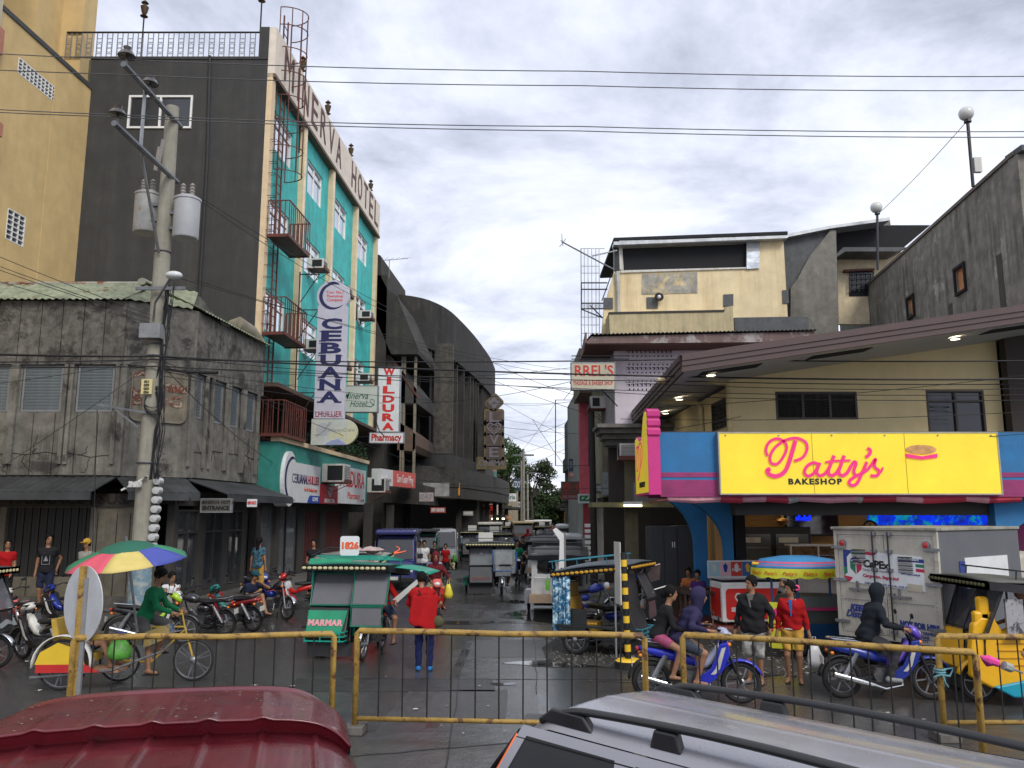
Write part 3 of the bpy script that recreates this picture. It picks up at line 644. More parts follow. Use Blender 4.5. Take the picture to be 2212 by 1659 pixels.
hoop=MB().tube([(.2-.62*cos(pi*i/12),.02+.85*sin(pi*i/12),0)for i in range(13)],.02,4).build('cage_hoop',rs,fe)
Ts=[Pf@FH@Matrix.Translation((1.07,yo,z))for z in(15.0,15.95,16.95,17.9,18.85,19.8,20.7,21.4)];hoop.matrix_basis=Ts[0];copies(hoop,Ts[1:],fe)
for i in range(0,13,2):
    a=pi*i/12;MB(FH).box(1.27-.62*cos(a)-.015,1.27-.62*cos(a)+.015,yo+.02+.85*sin(a)-.015,yo+.02+.85*sin(a)+.015,15.0,21.4).build('cage_bar',rs,fe,world=True)
def balcony(z,h,s0,s1,dep):
    g=MB(FH);g.box(s0,s1,.2,dep,z-.05,z);g.box(s0-.02,s1+.02,dep-.03,dep+.02,z-.08,z+.03);g.box(s0-.02,s0+.03,.2,dep,z-.08,z+.03);g.box(s1-.03,s1+.02,.2,dep,z-.08,z+.03)
    g.build('platform_frame',rs,fe,world=True)
    g=MB(FH)
    for(a,b)in(((s0,.2),(s0,dep)),((s0,dep),(s1,dep)),((s1,dep),(s1,.2))):g.tube([(a[0],a[1],z+h),(b[0],b[1],z+h)],.025,4)
    g.build('top_rail',rs,fe,world=True)
    ps=[(s0,.2+(dep-.2)*i/5)for i in range(6)]+[(s0+(s1-s0)*i/11,dep)for i in range(1,12)]+[(s1,.2+(dep-.2)*i/5)for i in range(5)]
    for a,b in ps:MB(FH).box(a-.014,a+.014,b-.014,b+.014,z,z+h).build('baluster',rs,fe,world=True)
balcony(12.35,1.25,.15,2.55,.98);balcony(8.85,1.25,.15,2.55,.98);balcony(5.35,1.15,.1,2.6,1.1)
st=MB().tube([(0,0,0),(0,.22,0),(.18,.22,0),(.18,0,0)],.012,4).build('wall_step',M_['dark_steel'],ht);Ts=[Pi@FH@Matrix.Translation((.06,.2,6.2+.42*i))for i in range(24)];st.matrix_basis=Ts[0];copies(st,Ts[1:],ht)
for s_,z,lb in((5.15,13.0,'air conditioner on rusty tray on the second floor from top, nearest bay beside the ladder'),(9.4,13.0,'air conditioner just above the round top of the hanging pawnshop sign'),(13.9,13.0,'air conditioner in the farthest bay of the middle window row'),(13.9,9.7,'air conditioner in the lowest window row right of the tall hanging sign'),(5.15,9.6,'air conditioner half hidden left of the tall hanging sign'),(9.4,9.6,'air conditioner behind the tall hanging sign')):
    aircon(None,FH@Matrix.Translation((s_+.4,.2,z-.3)),label=lb)
def board(name,label,u0,v0,u1,v1,D,th,m,cat='sign',group=None,D1=None,rim=None,both=True):
    a=W(u0,v0,D);b=W(u1,v1,D1 or D);cz=(a.z+b.z)/2;w_=sqrt((b.x-a.x)**2+(b.y-a.y)**2);h=abs(a.z-b.z)
    t=thing(name,label,cat,((a.x+b.x)/2,(a.y+b.y)/2,b.z),atan2(b.y-a.y,b.x-a.x),group)
    MB().box(-w_/2,w_/2,0,th,0,h).build('board',m,t)
    if rim:
        r=.03;g=MB();g.box(-w_/2-r,w_/2+r,-.012,th+.01,-r,0);g.box(-w_/2-r,w_/2+r,-.012,th+.01,h,h+r);g.box(-w_/2-r,-w_/2,-.012,th+.01,0,h);g.box(w_/2,w_/2+r,-.012,th+.01,0,h);g.build('rim',rim,t)
    return t,face((0,-.006,h/2),(1,0,0)),w_,h
def P2(x,y):return Matrix.Translation((x,y,0))
def lit(name,col):return flat(name,col,.5)
navy=lit('navy_letter',(.012,.014,.09));redl=lit('red_letter',(.62,.025,.02));pearl=mat('pearl_sign',(.52,.51,.59),.4,var=.06,bump=0,streak=.2,sscale=2.5,scol=(.25,.24,.24));wsign=mat('white_sign',(.70,.72,.73),.4,var=.07,bump=0,streak=.22,sscale=3,scol=(.35,.33,.29))
def slabpoly(poly,M,z0,z1):return MB(M).prism(poly,z0,z1,'xy')
def ring(c,R0,R1,a0,a1,n=30,off=0):
    o=[(c[0]+R1*cos(radians(a0+(a1-a0)*i/n)),c[1]+R1*sin(radians(a0+(a1-a0)*i/n)))for i in range(n+1)]
    q=[]
    for i in range(n+1):
        t=i/n;r=R1-(R1-R0)*sin(pi*t)**.8;a=radians(a1-(a1-a0)*t);q.append((c[0]+r*cos(a),c[1]+r*sin(a)))
    return o+q
def strip(mb_M,outer_inner,z0,z1,n):
    pts=outer_inner;k=n+1;g=MB(mb_M);o=pts[:k];q=pts[k:][::-1]
    vs=[(x,y,z)for z in(z0,z1)for x,y in o+q];fs=[]
    for i in range(n):fs+=[(2*k+i,2*k+i+1,3*k+i+1,3*k+i),(i,i+1,k+i+1,k+i),(i,i+1,2*k+i+1,2*k+i),(k+i,k+i+1,3*k+i+1,3*k+i)]
    return g.add(vs,fs)
a=W(680,905,30.6);b=W(741,650,30.6)
t=thing('blade_sign','tall white vertical sign with navy serif letters and round top on the hotel','sign',(a.x-.05,30.6,a.z),0);w_=1.13;H_=Z(648,30.6)-a.z
poly=[(0,0),(w_,0),(w_,H_-.25)]+[(w_/2+.62*cos(radians(q)),H_+.15+.62*sin(radians(q)))for q in range(-35,216,10)]+[(0,H_-.25)]
MB(face((0,0,0),(1,0,0))).prism(poly,-.25,0,'xy').build('board',pearl,t,bevel=.01)
F=face((w_/2,0,0),(1,0,0));MB(F).prism([(-w_/2,0),(w_/2,0),(w_/2,.02),(-w_/2,.02)],-.26,.01,'xy').build('seam',M_['steel'],t)
n=7;hh=(H_-.85-.45)/n
for i,c in enumerate('CEBUANA'):text(c,F@P2(0,H_-.72-hh*(i+.5)),hh*1.18,navy,t,'letter',.02,width=.78,bold=.022)
for i,c in enumerate('CEBUANA'):
    g=MB(F);yb_=H_-.72-hh*(i+.5)-hh*.41
    if c=='A' or c=='N':
        for x in(-.36,.30 if c=='A' else.28):g.box(x-.1,x+.16,yb_-.012,yb_+.04,.0,.013)
    if c in 'UN':
        for x in(-.36,.30):g.box(x-.12,x+.14,yb_+hh*.80,yb_+hh*.85,.0,.013)
    if c in 'EB':g.box(-.46,-.2,yb_-.01,yb_+.035,0,.013);g.box(-.46,-.2,yb_+hh*.80,yb_+hh*.85,0,.013)
    if g.v:g.build('serif',navy,t)
text('LHUILLIER',F@P2(0,.17),.3,lit('maroon_letter',(.30,.015,.04)),t,width=1.0,bold=.004)
strip(F,ring((0,H_+.15),.39,.52,60,320),.0,.012,30).build('crescent',navy,t);strip(F,ring((0,H_+.32),.33,.40,55,125,16),.0,.012,16).build('crescent_tip',navy,t)
for i,s_ in enumerate(('Your No.1','Pawnshop','Company')):text(s_,F@P2(.08,H_+.30-.15*i),.155,redl,t,bold=.003)
g=MB()
for z in(1.0,2.6,4.2,5.6):g.tube([(0,.1,z),(-.75,.1,z)],.025,4);g.tube([(0,.1,z),(-.7,.1,z-1.1)],.02,4)
g.tube([(-.75,.1,-.1),(-.75,.1,5.7)],.03,4);g.build('truss',M_['dark_steel'],t)
a=W(671,961,30.6);h=Z(905,30.6)-a.z;W2=X(772,30.6,6)-a.x
t=thing('remittance_sign','faded pale sign with rounded end hanging under the tall navy lettered sign','sign',(a.x,30.6,a.z));r=h/2
poly=[(0,0),(W2-r,0)]+[(W2-r+r*cos(radians(q)),r+r*sin(radians(q)))for q in range(-80,81,10)]+[(W2-r,h),(0,h)]
MB(face((0,0,0),(1,0,0))).prism(poly,-.22,0,'xy').build('board',mat('faded_sign',(.48,.51,.47),.5,patch=(.56,.54,.34),pscale=1.1,pth=.5,var=.1),t);F=face((0,0,0),(1,0,0))
MB(F).prism([(.5,.0),(W2-.35,.01),(W2-.55,.13),(W2*.6,.22),(.75,.16)],.0,.01,'xy').build('blue_swoosh',lit('faded_blue',(.28,.33,.52)),t)
gr=lit('grey_letter',(.22,.23,.25));text('MoneyGram',F@P2(1.12,.55),.19,gr,t,shear=.2);text('OZAMIS',F@P2(.95,.13),.15,lit('pale_letter',(.5,.54,.6)),t,bold=.005)
g=MB(F);g.prism([(.42+.24*cos(radians(q)),.58+.24*sin(radians(q)))for q in range(0,360,15)],0,.008,'xy');g.build('globe',lit('faded_globe',(.40,.43,.44)),t);g=MB();g.M=F;stroke(g,[(.1,.36,.02),(.4,.45,.03),(.75,.84,.02)],Matrix.Identity(4));stroke(g,[(.18,.30,.02),(.5,.55,.03),(.68,.88,.02)],Matrix.Identity(4),z=.009);g.build('arrow',gr,t)
t,F,w_,h_=board('hotel_sign','pale grey green sign with green script lettering behind the tall blade sign',736,834,814,889,34.0,.3,mat('pale_green_sign',(.50,.55,.49),.45,var=.05,streak=.12),rim=M_['grey'])
gs=lit('green_letter',(.012,.10,.06));text('Minerva',F@P2(-.13,.12),.42,gs,t,shear=.35,bold=.001,width=1.05);text('Hotel',F@P2(0,-.22),.38,gs,t,shear=.35,width=.72)
g=MB();stroke(g,[(.30,-.3,.02),(.55,-.32,.03),(.66,-.12,.02),(.55,-.02,.02),(.48,-.12,.02),(.66,-.28,.03)],F);g.build('flourish',gs,t)
MB().tube([(w_/2-.2,.15,0),(w_/2+.1,.15,-.8),(w_/2+.3,.15,-1.0)],.03,4).build('bracket',M_['dark_steel'],t)
t,F,w_,h_=board('vertical_pharmacy_sign','narrow white vertical sign with stacked red letters hanging over the street',818,794,861,932,36.0,.3,wsign,rim=M_['steel'])
for i,c in enumerate('WILDURA'):text(c,F@P2(0,h_/2-h_*(i+.5)/7),h_/7*1.06,redl,t,'letter',width=.52 if c!='I' else.2,bold=.022)
MB().tube([(-.15,.15,h_*.8),(-2.0,.3,h_*.8)],.03,4).tube([(-.15,.15,-.2),(-2.0,.3,-.2)],.03,4).build('bracket',M_['dark_steel'],t)
t,F,w_,h_=board('pharmacy_sign','small wide white sign with red serif lettering below the vertical red lettered sign',799,935,871,956,36.0,.3,wsign,rim=M_['steel'])
text('Pharmacy',F,.42,lit('dark_red_letter',(.48,.02,.015)),t,width=w_*.9,bold=.014)
lp=thing('shop_canopy_block','green front over the pavement with cream edge and plants on top','canopy',(-7.8,28.2,3.2));FP=frame((-7.85,28.0),(.0615,1));LL=12.6
MB(FP).box(-.1,LL,-1.0,0,3.25,5.12).build('front_panel',mat('green_front',(.03,.24,.20),.7,streak=.3),lp,world=True)
MB(FP).box(-.15,LL+.05,-.3,.08,5.12,5.28).build('cream_edge',crm,lp,world=True);MB(FP).box(-.1,LL,-1.2,-.0,3.1,3.24).build('soffit',dk,lp,world=True)
g=MB();rd=random.Random(3)
def leafy(g,c,r,n,ln=.16,wd=.045,rd=rd):
    for i in range(n):
        a,b=rd.uniform(0,6.28),rd.uniform(-1,1);q=sqrt(1-b*b);k=rd.random()**.4;p=Vector(c)+Vector((r[0]*q*cos(a),r[1]*q*sin(a),r[2]*b))*k
        d_=Vector((rd.uniform(-1,1),rd.uniform(-1,1),rd.uniform(-.6,1))).normalized();s_=d_.cross(Vector((rd.uniform(-1,1),rd.uniform(-1,1),rd.uniform(-1,1)))).normalized();l=ln*rd.uniform(.6,1.3)
        g.add([p,p+d_*l*.5+s_*wd*.5,p+d_*l,p+d_*l*.5-s_*wd*.5],[(0,1,2,3)])
for i,s_ in enumerate((4.6,6.0,7.2,9.0,10.6,12.2)):
    p=FP@Vector((s_,-.35,5.45));tp=thing('potted_plant',['low dark shrub on the cream canopy edge, the nearest one','spiky agave on the cream canopy edge under the pale round-ended sign','bushy plant on the cream canopy edge, second from the near end','bushy plant on the canopy edge beside the green wall','dark bushy plant over the middle of the red lettered sign','trailing dark bush at the far end of the cream canopy edge'][(0,2,1,3,4,5)[i]],'plant',p,0,'plants along the canopy edge')
    g=MB();
    if i==2:
        for k in range(26):a=k*2.4;l=.75;g.tube([(0,0,0),(cos(a)*l*.4,sin(a)*l*.4,.35+.2*(k%3)),(cos(a)*l*.75,sin(a)*l*.75,.45+.25*(k%3))],[.05,.045,.005],4,flat=.3)
    else:leafy(g,(0,0,.1),(.5,.6,.35 if i!=5 else.6),420)
    g.build('leaves',mat('dark_leaf',(.02,.06,.018),.6,var=.5,scale=6),tp,kind='stuff')
    MB().lathe([(.16,-.3),(.22,0),(.2,0)],10).build('pot',mat('clay_pot',(.14,.07,.04),.8),tp)
def wallsign(name,label,s0,s1,z0,z1,m,y=.12,cat='sign'):
    p=FP@Vector(((s0+s1)/2,y,z0));t=thing(name,label,cat,p,pi/2-.0615)
    MB().box(-(s1-s0)/2,(s1-s0)/2,0,.12,0,z1-z0).build('board',m,t);return t,face((0,-.006,(z1-z0)/2),(1,0,0)),s1-s0,z1-z0
t,F,w_,h_=wallsign('pawnshop_wall_sign','white wall sign with big navy crescent and navy and red serif lettering',.5,4.35,3.1,4.5,wsign)
MB(F).prism([(-w_/2+.25+.95*cos(radians(q))*.72,.1+.95*sin(radians(q)))for q in range(0,360,12)],-.45,.004,'xy').build('round_panel',wsign,t)
strip(F,ring((-w_/2+.45,.08),.62,.78,65,300),.005,.012,30).build('crescent',navy,t);strip(F,ring((-w_/2+.42,.36),.45,.52,55,125,16),.005,.012,16).build('crescent_tip',navy,t)
text('CEBUANA',F@P2(-.62,.12),.46,navy,t,width=1.7,bold=.006,depth=.012);text('LHUILLIER',F@P2(.98,.12),.44,lit('maroon_letter',(.4,.02,.04)),t,width=1.55,bold=.004,depth=.012)
text('Your No.1 Pawnshop Company',F@P2(.75,-.22),.2,lit('orange_letter',(.55,.12,.08)),t,width=1.6,depth=.012)
MB(F).prism([(.35,-.7),(w_/2,-.7),(w_/2,-.42),(.65,-.42),(.5,-.5)],.0,.01,'xy').build('blue_corner',lit('royal_blue',(.02,.06,.35)),t);text('OZAMIS',F@P2(1.3,-.56),.2,wsign,t,depth=.03,bold=.006)
t,F,w_,h_=wallsign('icecream_sign','dark red square sign with double heart logo between pawnshop and pharmacy wall signs',4.4,6.8,3.1,3.85,lit('crimson_sign',(.36,.015,.025)),y=.16)
def heart(M,sc,parent,m,name='heart_logo'):
    g=MB()
    for k,q in((1,.16),(.55,.12)):
        P=[(x*k*sc,y*k*sc,q*sc)for x,y in((0,-.75),(-.55,-.25),(-.85,.25),(-.55,.62),(-.15,.5),(0,.2),(.15,.5),(.55,.62),(.85,.25),(.55,-.25),(0,-.75))];stroke(g,P,M,z=.008,n=6)
    return g.build(name,m,parent)
heart(F@P2(0,.1)@Matrix.Diagonal((1.4,1,1,1)),.26,t,wsign);text('SELECTA',F@P2(0,-.26),.2,wsign,t,width=1.5,bold=.006)
t,F,w_,h_=wallsign('pharmacy_wall_sign','white wall sign with large red letters partly behind an air conditioner',6.9,11.9,3.15,4.75,wsign,y=.1)
text('WILDURA',F@P2(.0,.25),1.0,redl,t,width=4.5,bold=.012);text('Pharmacy',F@P2(.3,-.45),.42,redl,t,width=2.2);text('Since 1985',F@P2(1.9,-.62),.16,gr,t)
for s_,lb,z in((5.4,'large air conditioner on the wall sign between the white and red lettered signs',3.95),(13.1,'large air conditioner past the end of the green canopy block',3.75)):aircon(None,FP@Matrix.Translation((s_,.15,z)),.95,.72,.75,label=lb)
gf=thing('street_shops','row of dim shop fronts with glass doors and red shutters under the green block','shop front',(-8.6,30,.42));FS=frame((-8.55,28),(.0615,1))
wall(MB(FS),0,17,.42,3.2,.25,[(.4,4.4,.5,3.0),(5.2,7.4,.45,2.8),(8.2,11,.45,2.8),(12,16,.45,2.8)]).build('wall',MATS['dark_plaster'],gf,world=True)
window(gf,FS,.4,4.4,.5,3.0,mull=2,transom=.0,gl=flat('bright_shop_glass',(.20,.21,.22),.05,alpha=.6,spec=1),fr=M_['black'],y=-.05)
MB(FS).box(.2,16.5,-2.5,-2.4,.42,3.1).build('back_wall',mat('shop_inside',(.22,.21,.19),.8),gf,world=True)
for a,b in((5.2,7.4),(8.2,11)):
    for i in range(int((b-a)/.11)):MB(FS).box(a+i*.11,a+i*.11+.1,-.15,-.12+.015*(i%2),.45,2.8).build('shutter_slat',mat('maroon_shutter',(.10,.025,.02),.6),gf,world=True)
for a in(11.3,16.3):MB(FS).box(a,a+.35,.9,1.25,.42,3.2).build('column',MATS['dark_plaster'],gf,world=True)
t,F,w_,h_=board('entrance_sign','small dark framed sign with two lines of capitals above the glass doors',436,1079,497,1105,22.4,.12,mat('old_entry_sign',(.12,.115,.10),.7),rim=M_['grey'])
text('MINERVA HOTEL',F@P2(.05,.08),.12,dk,t,bold=.003);text('ENTRANCE',F@P2(0,-.07),.14,dk,t,bold=.006)
t,F,w_,h_=board('rate_sign','tiny white sign with red lettering hanging at the entrance',534,1078,554,1095,23.5,.05,wsign);text('NEW RATE',F,.12,redl,t,width=w_*.85,bold=.006)
bb=thing('balcony_building','blackened concrete building with stepped projecting balconies beside the hotel','building',(-9,45.6,0))
dkc=mat('blackened_concrete',(.036,.034,.030),.9,var=.4,scale=1.2,streak=.5,sscale=.9,scol=(.11,.10,.085),bump=.5,bscale=12)
z_=lambda v,D:Z(v,D)
g=MB();g.box(-14,-7.1,45.5,56,0,z_(600,46));g.build('wall',dkc,bb,world=True)
def steppoly(pts,D0,D1,name,m):
    g=MB();A=[W(u,v,D0)for u,v in pts];B=[(p.x+SDX*(D1-D0),D1,p.z)for p in A];n=len(A)
    g.add([tuple(p)for p in A]+B,[tuple(range(n)),tuple(range(n,2*n))[::-1]]+[(i,n+i,n+(i+1)%n,(i+1)%n)for i in range(n)]);return g.build(name,m,bb,world=True,recalc=True)
steppoly([(808,545),(822,552),(824,600),(838,626),(858,640),(904,755),(903,765),(845,765),(808,680)],45.5,53,'top_balcony',dkc)
steppoly([(836,768),(843,768),(901,842),(902,872),(836,870)],46,52,'middle_balcony',MATS['dark_plaster'])
steppoly([(858,908),(898,938),(900,962),(893,975),(858,972)],46,52,'lower_balcony',mat('brown_balcony',(.13,.085,.06),.8,streak=.5))
MB().tube([W(838,768,46),W(902,858,46)],.05,6).build('hand_rail',M_['rust_red'],bb,world=True)
for u in(864,868,892):MB().box(X(u,46,7),X(u+5,46,7),46,46.3,z_(1035,46),z_(770,46)).build('post',mat('beige_post',(.22,.19,.14),.8),bb,world=True)
steppoly([(812,1025),(915,1048),(914,1090),(812,1085)],46,52,'canopy',dkc)
MB().box(-7.0,-6.7,48,55,.42,3.8).build('column',dkc,bb,world=True);MB().box(-9.5,-7.4,46.5,47,.42,3.8).build('back_wall',MATS['dark_recess'],bb,world=True)
t,F,w_,h_=board('bank_sign','long sign, white at the near end and salmon red with white lettering beyond',824,1012,896,1055,40.5,.5,wsign,D1=45.5)
MB(F).box(-w_/2+w_*.32,w_/2,-h_/2,h_/2,0,.03).build('red_field',lit('salmon_field',(.62,.12,.10)),t);text('Sam Guan Hing',F@P2(w_*.17,0),.62,wsign,t,width=w_*.5,depth=.08);text('pawnshop',F@P2(-w_*.34,-.1),.3,gr,t,width=w_*.22)
cn=thing('cinema_building','large soot-dark concrete cinema with curved overhanging top band and tall vertical fins','building',(-5,60,0))
soot=mat('sooty_concrete',(.022,.021,.020),.9,var=.45,scale=.8,streak=.6,sscale=.9,scol=(.09,.08,.065),bump=.6,bscale=10);soot2=mat('sooty_fin',(.045,.042,.038),.85,var=.4,scale=.7,streak=.6,sscale=.8)
cp=[(-14,49.5),(-9.5,50),(-7.3,50.5),(-6.0,51.2),(-5.1,52.4),(-4.3,54.5),(-3.7,57.5),(-3.0,62),(-2.4,67),(-1.9,72),(-1.6,77.5)]
cp2=[tuple(q)for q in bez([(x,y)for x,y in cp],4)]
def off(P,d):
    out=[]
    for i,p in enumerate(P):
        a=Vector(P[max(i-1,0)]);b=Vector(P[min(i+1,len(P)-1)]);t_=(b-a).normalized();out.append((p[0]+t_.y*d,p[1]-t_.x*d))
    return out
zT,zB=16.4,13.2
def curved(P,dd0,dd1,z0,z1,name,m,sm=True):
    A,B=off(P,dd0),off(P,dd1);k=len(P);g=MB();vs=[(x,y,z)for z in(z0,z1)for x,y in A+B];fs=[]
    for i in range(k-1):fs+=[(i,i+1,2*k+i+1,2*k+i),(k+i,3*k+i,3*k+i+1,k+i+1),(2*k+i,2*k+i+1,3*k+i+1,3*k+i),(i,k+i,k+i+1,i+1)]
    fs+=[(0,2*k,3*k,k),(k-1,2*k-1,4*k-1,3*k-1)];g.add(vs,fs);return g.build(name,m,cn,smooth=sm,world=True,recalc=True)
curved(cp2,-.9,.0,zB,zT,'top_band',soot);curved(cp2,-1.6,-1.0,5.4,zB-.02,'recessed_wall',mat('soot_black',(.03,.028,.026),.9,var=.4,streak=.5,scol=(.07,.065,.055)))
curved(cp2,-1.0,-.1,5.0,6.7,'lower_band',soot2);curved(cp2,-6,-.05,16.3,16.38,'roof_slab',soot)
curved(cp2[4:],-.6,1.3,3.7,4.5,'marquee',mat('marquee_concrete',(.055,.052,.046),.8,streak=.7,sscale=1.5,var=.4));curved(cp2[4:],1.1,1.35,4.4,5.6,'marquee_parapet',MATS['marquee_concrete'])
acc=0;last=cp2[8]
A_=off(cp2,-.15);B_=off(cp2,-1.0);dist=0
for i in range(6,len(cp2)-1):
    seg=(Vector(cp2[i+1])-Vector(cp2[i])).length;dist+=seg
    if dist>(1.25 if i>20 else.9):
        dist=0;a,b=Vector(A_[i]),Vector(B_[i]);t_=(a-b).normalized();nn=Vector((-t_.y,t_.x))*.11
        g=MB();g.prism([tuple(a+nn),tuple(b+nn),tuple(b-nn),tuple(a-nn)],4.6,zB-.02,'xy');g.build('fin',soot2,cn,world=True)
MB().box(X(939,50.6,9),X(979,50.6,9),50.0,50.6,Z(980,50),Z(742,50)).build('stair_shaft',mat('shaft_concrete',(.085,.078,.065),.85,streak=.9,sscale=1.,var=.5),cn,world=True)
MB().box(-14,-2.5,60,80,.4,5.2).build('ground_wall',MATS['dark_recess'],cn,world=True)
for y,x in((52,-6.3),(56,-3.4),(61,-2.5),(66,-1.8),(71,-1.3),(76,-.9)):MB().box(x-.35,x,y,y+.45,.42,3.8).build('column',soot2,cn,world=True)
tube_l=mat('lit_tube',(.95,.9,.5),.4,var=0,bump=0,emit=6)
for u,v0,v1,D in((984,1148,1168,60),(1017,1145,1160,66),(1031,1148,1172,63)):
    p=W(u,v1,D);tt=thing('tube_light',['lit vertical tube lamp under the cinema marquee, nearest to the street mouth','short lit vertical tube between the two longer ones under the marquee','lit vertical tube lamp at the far end under the marquee'][[984,1017,1031].index(u)],'lamp',p,0,'tube lamps under the marquee');h=Z(v0,D)-p.z
    MB().tube([(0,0,0),(0,0,h)],.06,8).build('tube',tube_l,tt);MB().box(-.08,.08,.06,.12,-.05,h+.05).build('holder',M_['white'],tt)
ct=thing('cinema_sign','dark vertical sign of yellow rimmed tiles, diamond on top and a heart among letters','sign',(X(1065,63,6),63,Z(1035,63)),0);Pm=ct.location
ysoot=mat('dull_gold',(.13,.10,.045),.6,var=.4);pur=mat('dull_purple',(.09,.06,.05),.6,var=.3);lv=mat('silver_letter',(.16,.145,.16),.5,var=.2)
k=63/1784*1.0
def tile(v,kind,s=1.):
    F=face((X(1067,63,7)-Pm.x,0,Z(v,63)-Pm.z),(1,0,0));R=Matrix.Rotation(radians(45),4,'Z')if kind=='flower' else Matrix.Identity(4);q=.62*s if kind=='flower' else.78*s
    MB(F@R).prism(rrect(-q,q,-q*.86,q*.86,.2,3),-.4,0,'xy').build('tile',ysoot,ct);MB(F@R).prism(rrect(-q*.78,q*.78,-q*.66,q*.66,.12,3),-.1,.02,'xy').build('tile_face',pur,ct)
    if kind=='flower':
        g=MB(F)
        for a in range(4):g.prism([(.25*cos(radians(90*a))+.2*cos(radians(b)),.25*sin(radians(90*a))+.2*sin(radians(b)))for b in range(0,360,40)],.02,.05,'xy')
        g.build('flower',lv,ct,kind='stuff')
    elif kind=='heart':heart(F@Matrix.Translation((0,0,.03)),.62,ct,lv)
    else:text(kind,F@P2(0,0)@Matrix.Translation((0,0,.03)),1.1,lv,ct,'letter',.05,bold=.02,width=.75)
tile(870,'flower');tile(902,'L');tile(925,'heart');tile(951,'V');tile(978,'E')
F=face((X(1066,63,6)-Pm.x,0,Z(1001,63)-Pm.z),(1,0,0));MB(F).box(-1.3,1.0,-.45,.5,-.4,0).build('name_tile',ysoot,ct);text('CINEMA',F@Matrix.Translation((-.15,0,.01)),.6,lv,ct,width=2.0,bold=.02)
g=MB();g.box(-1.2,-.6,.1,.5,-1.0,Z(880,63)-Pm.z);g.build('frame',soot2,ct)
def simple_sign(name,lab,u0,v0,u1,v1,D,m,txt=None,tm=None,th=.2,ts=1.,D1=None,bold=.01,sub=None,grp='street signs along the left side'):
    t,F,w_,h_=board(name,lab,u0,v0,u1,v1,D,th,m,D1=D1,group=grp)
    if txt:text(txt,F@P2(0,.12*h_ if sub else 0),h_*.75*ts,tm,t,width=w_*.86,bold=bold)
    if sub:text(sub,F@P2(0,-.3*h_),h_*.3,tm,t,width=w_*.8)
    return t
yel=lit('sign_yellow',(.75,.45,.03));grn=lit('sign_green',(.01,.22,.12));tealg=lit('sign_teal',(.10,.22,.20));gsign=mat('grimy_sign',(.38,.37,.34),.6,var=.3,streak=.4)
simple_sign('tv_sign','small yellow sign with two red letters at the marquee edge',1010,1057,1033,1071,58,yel,'TV',redl,bold=.03)
simple_sign('tv_sign','narrow orange sign with faded letters left of the small yellow sign',978,1043,993,1070,53,lit('orange_sign',(.6,.28,.03)),'TV',redl,bold=.02)
simple_sign('banner','blank grimy white panel on the marquee left of the orange sign',913,1043,970,1072,50,mat('grimy_panel',(.32,.32,.31),.7,var=.3,streak=.5))
simple_sign('hanging_sign','small pinkish white sign hanging under the marquee on two rods',906,1064,936,1083,44,mat('pink_white_sign',(.42,.34,.33),.6,var=.3),'747',gr)
simple_sign('office_sign','white sign with red lettering at the end of the marquee',1053,1091,1083,1112,80,wsign,'Office Su',redl,bold=.01,sub='School')
simple_sign('store_sign','white sign with dark lettering and a green corner beyond the cinema',1083,1066,1115,1083,88,wsign,'Gloria',gs,bold=.01)
simple_sign('green_sign','dark green wide sign under the vertical green sign beyond the cinema',1062,1051,1090,1066,80,tealg,'PARISIAN',wsign)
simple_sign('vertical_green_sign','dark green vertical sign with pale letters below the cinema tiles',1063,1018,1073,1050,78,tealg);
simple_sign('blue_sign','small dark blue billboard above the street beyond the cinema',1108,1034,1124,1060,95,lit('deep_blue_sign',(.03,.06,.13)),'CDO',wsign)
for k,(u0,v0,u1,v1,D,c_,tx,lb)in enumerate(((1040,1085,1052,1100,70,(.5,.04,.03),'SALE','tiny red sign under the marquee near its far end'),(1086,1090,1100,1100,92,(.6,.5,.05),'LOTTO','tiny yellow sign beyond the white office sign'),(1096,1048,1106,1062,96,(.03,.2,.12),'BANK','small green sign left of the small dark blue billboard'),(1118,1084,1128,1096,105,(.5,.5,.48),'SHOP','tiny white sign at the slim far poles'),(1090,1112,1104,1122,86,(.55,.2,.04),'PHOTO','tiny orange sign low beyond the office sign'),(1000,1104,1022,1114,56,(.30,.28,.24),'SNACKS','long dusty sign under the cinema marquee'),(930,1096,962,1108,48,(.35,.06,.05),'DRY GOODS','dull red sign board under the marquee at the balcony building'))):
    simple_sign('shop_sign',lb,u0,v0,u1,v1,D,mat('sign_c%d'%k,c_,.5,streak=.3),tx,M_['dark_steel']if sum(c_)>.9 else wsign)
def farblock(x0,x1,y0,y1,z,m,lab,nwin=4,grp='far buildings along the street',side=1):
    t=thing('far_building',lab,'building',((x0+x1)/2,y0,0),0,grp);MB().box(x0,x1,y0,y1,0,z).build('wall',m,t,world=True)
    xf=x1 if side>0 else x0
    nr=max(1,int((z-4)/3));wmt=flat('far_window',(.03,.035,.04),.15)
    for r_ in range(nr):
        for i in range(nwin):
            a=y0+(y1-y0)*(i+.25)/nwin;b=y0+(y1-y0)*(i+.75)/nwin
            MB().box(xf-.06,xf+.06,a,b,4.6+3*r_,6.1+3*r_).build('window',wmt,t,world=True)
    for i in range(2):MB().box(x0+(x1-x0)*(i+.2)/2,x0+(x1-x0)*(i+.8)/2,y0-.06,y0+.05,4.6,6.2).build('window',wmt,t,world=True)
    MB().box(min(xf-.2,xf+side*1.6),max(xf-.2,xf+side*1.6),y0+.2,y1-.2,3.3,3.55).build('canopy',MATS['tin_canopy'],t,world=True)
    MB().box(x0-.1,x1+.1,y0-.1,y1+.1,z,z+.25).build('cornice',m,t,world=True);return t
farblock(-12,-1.6,80,92,8.2,mat('far_pink',(.36,.2,.15),.8,streak=.4),'low brownish pink building right behind the cinema on the left')
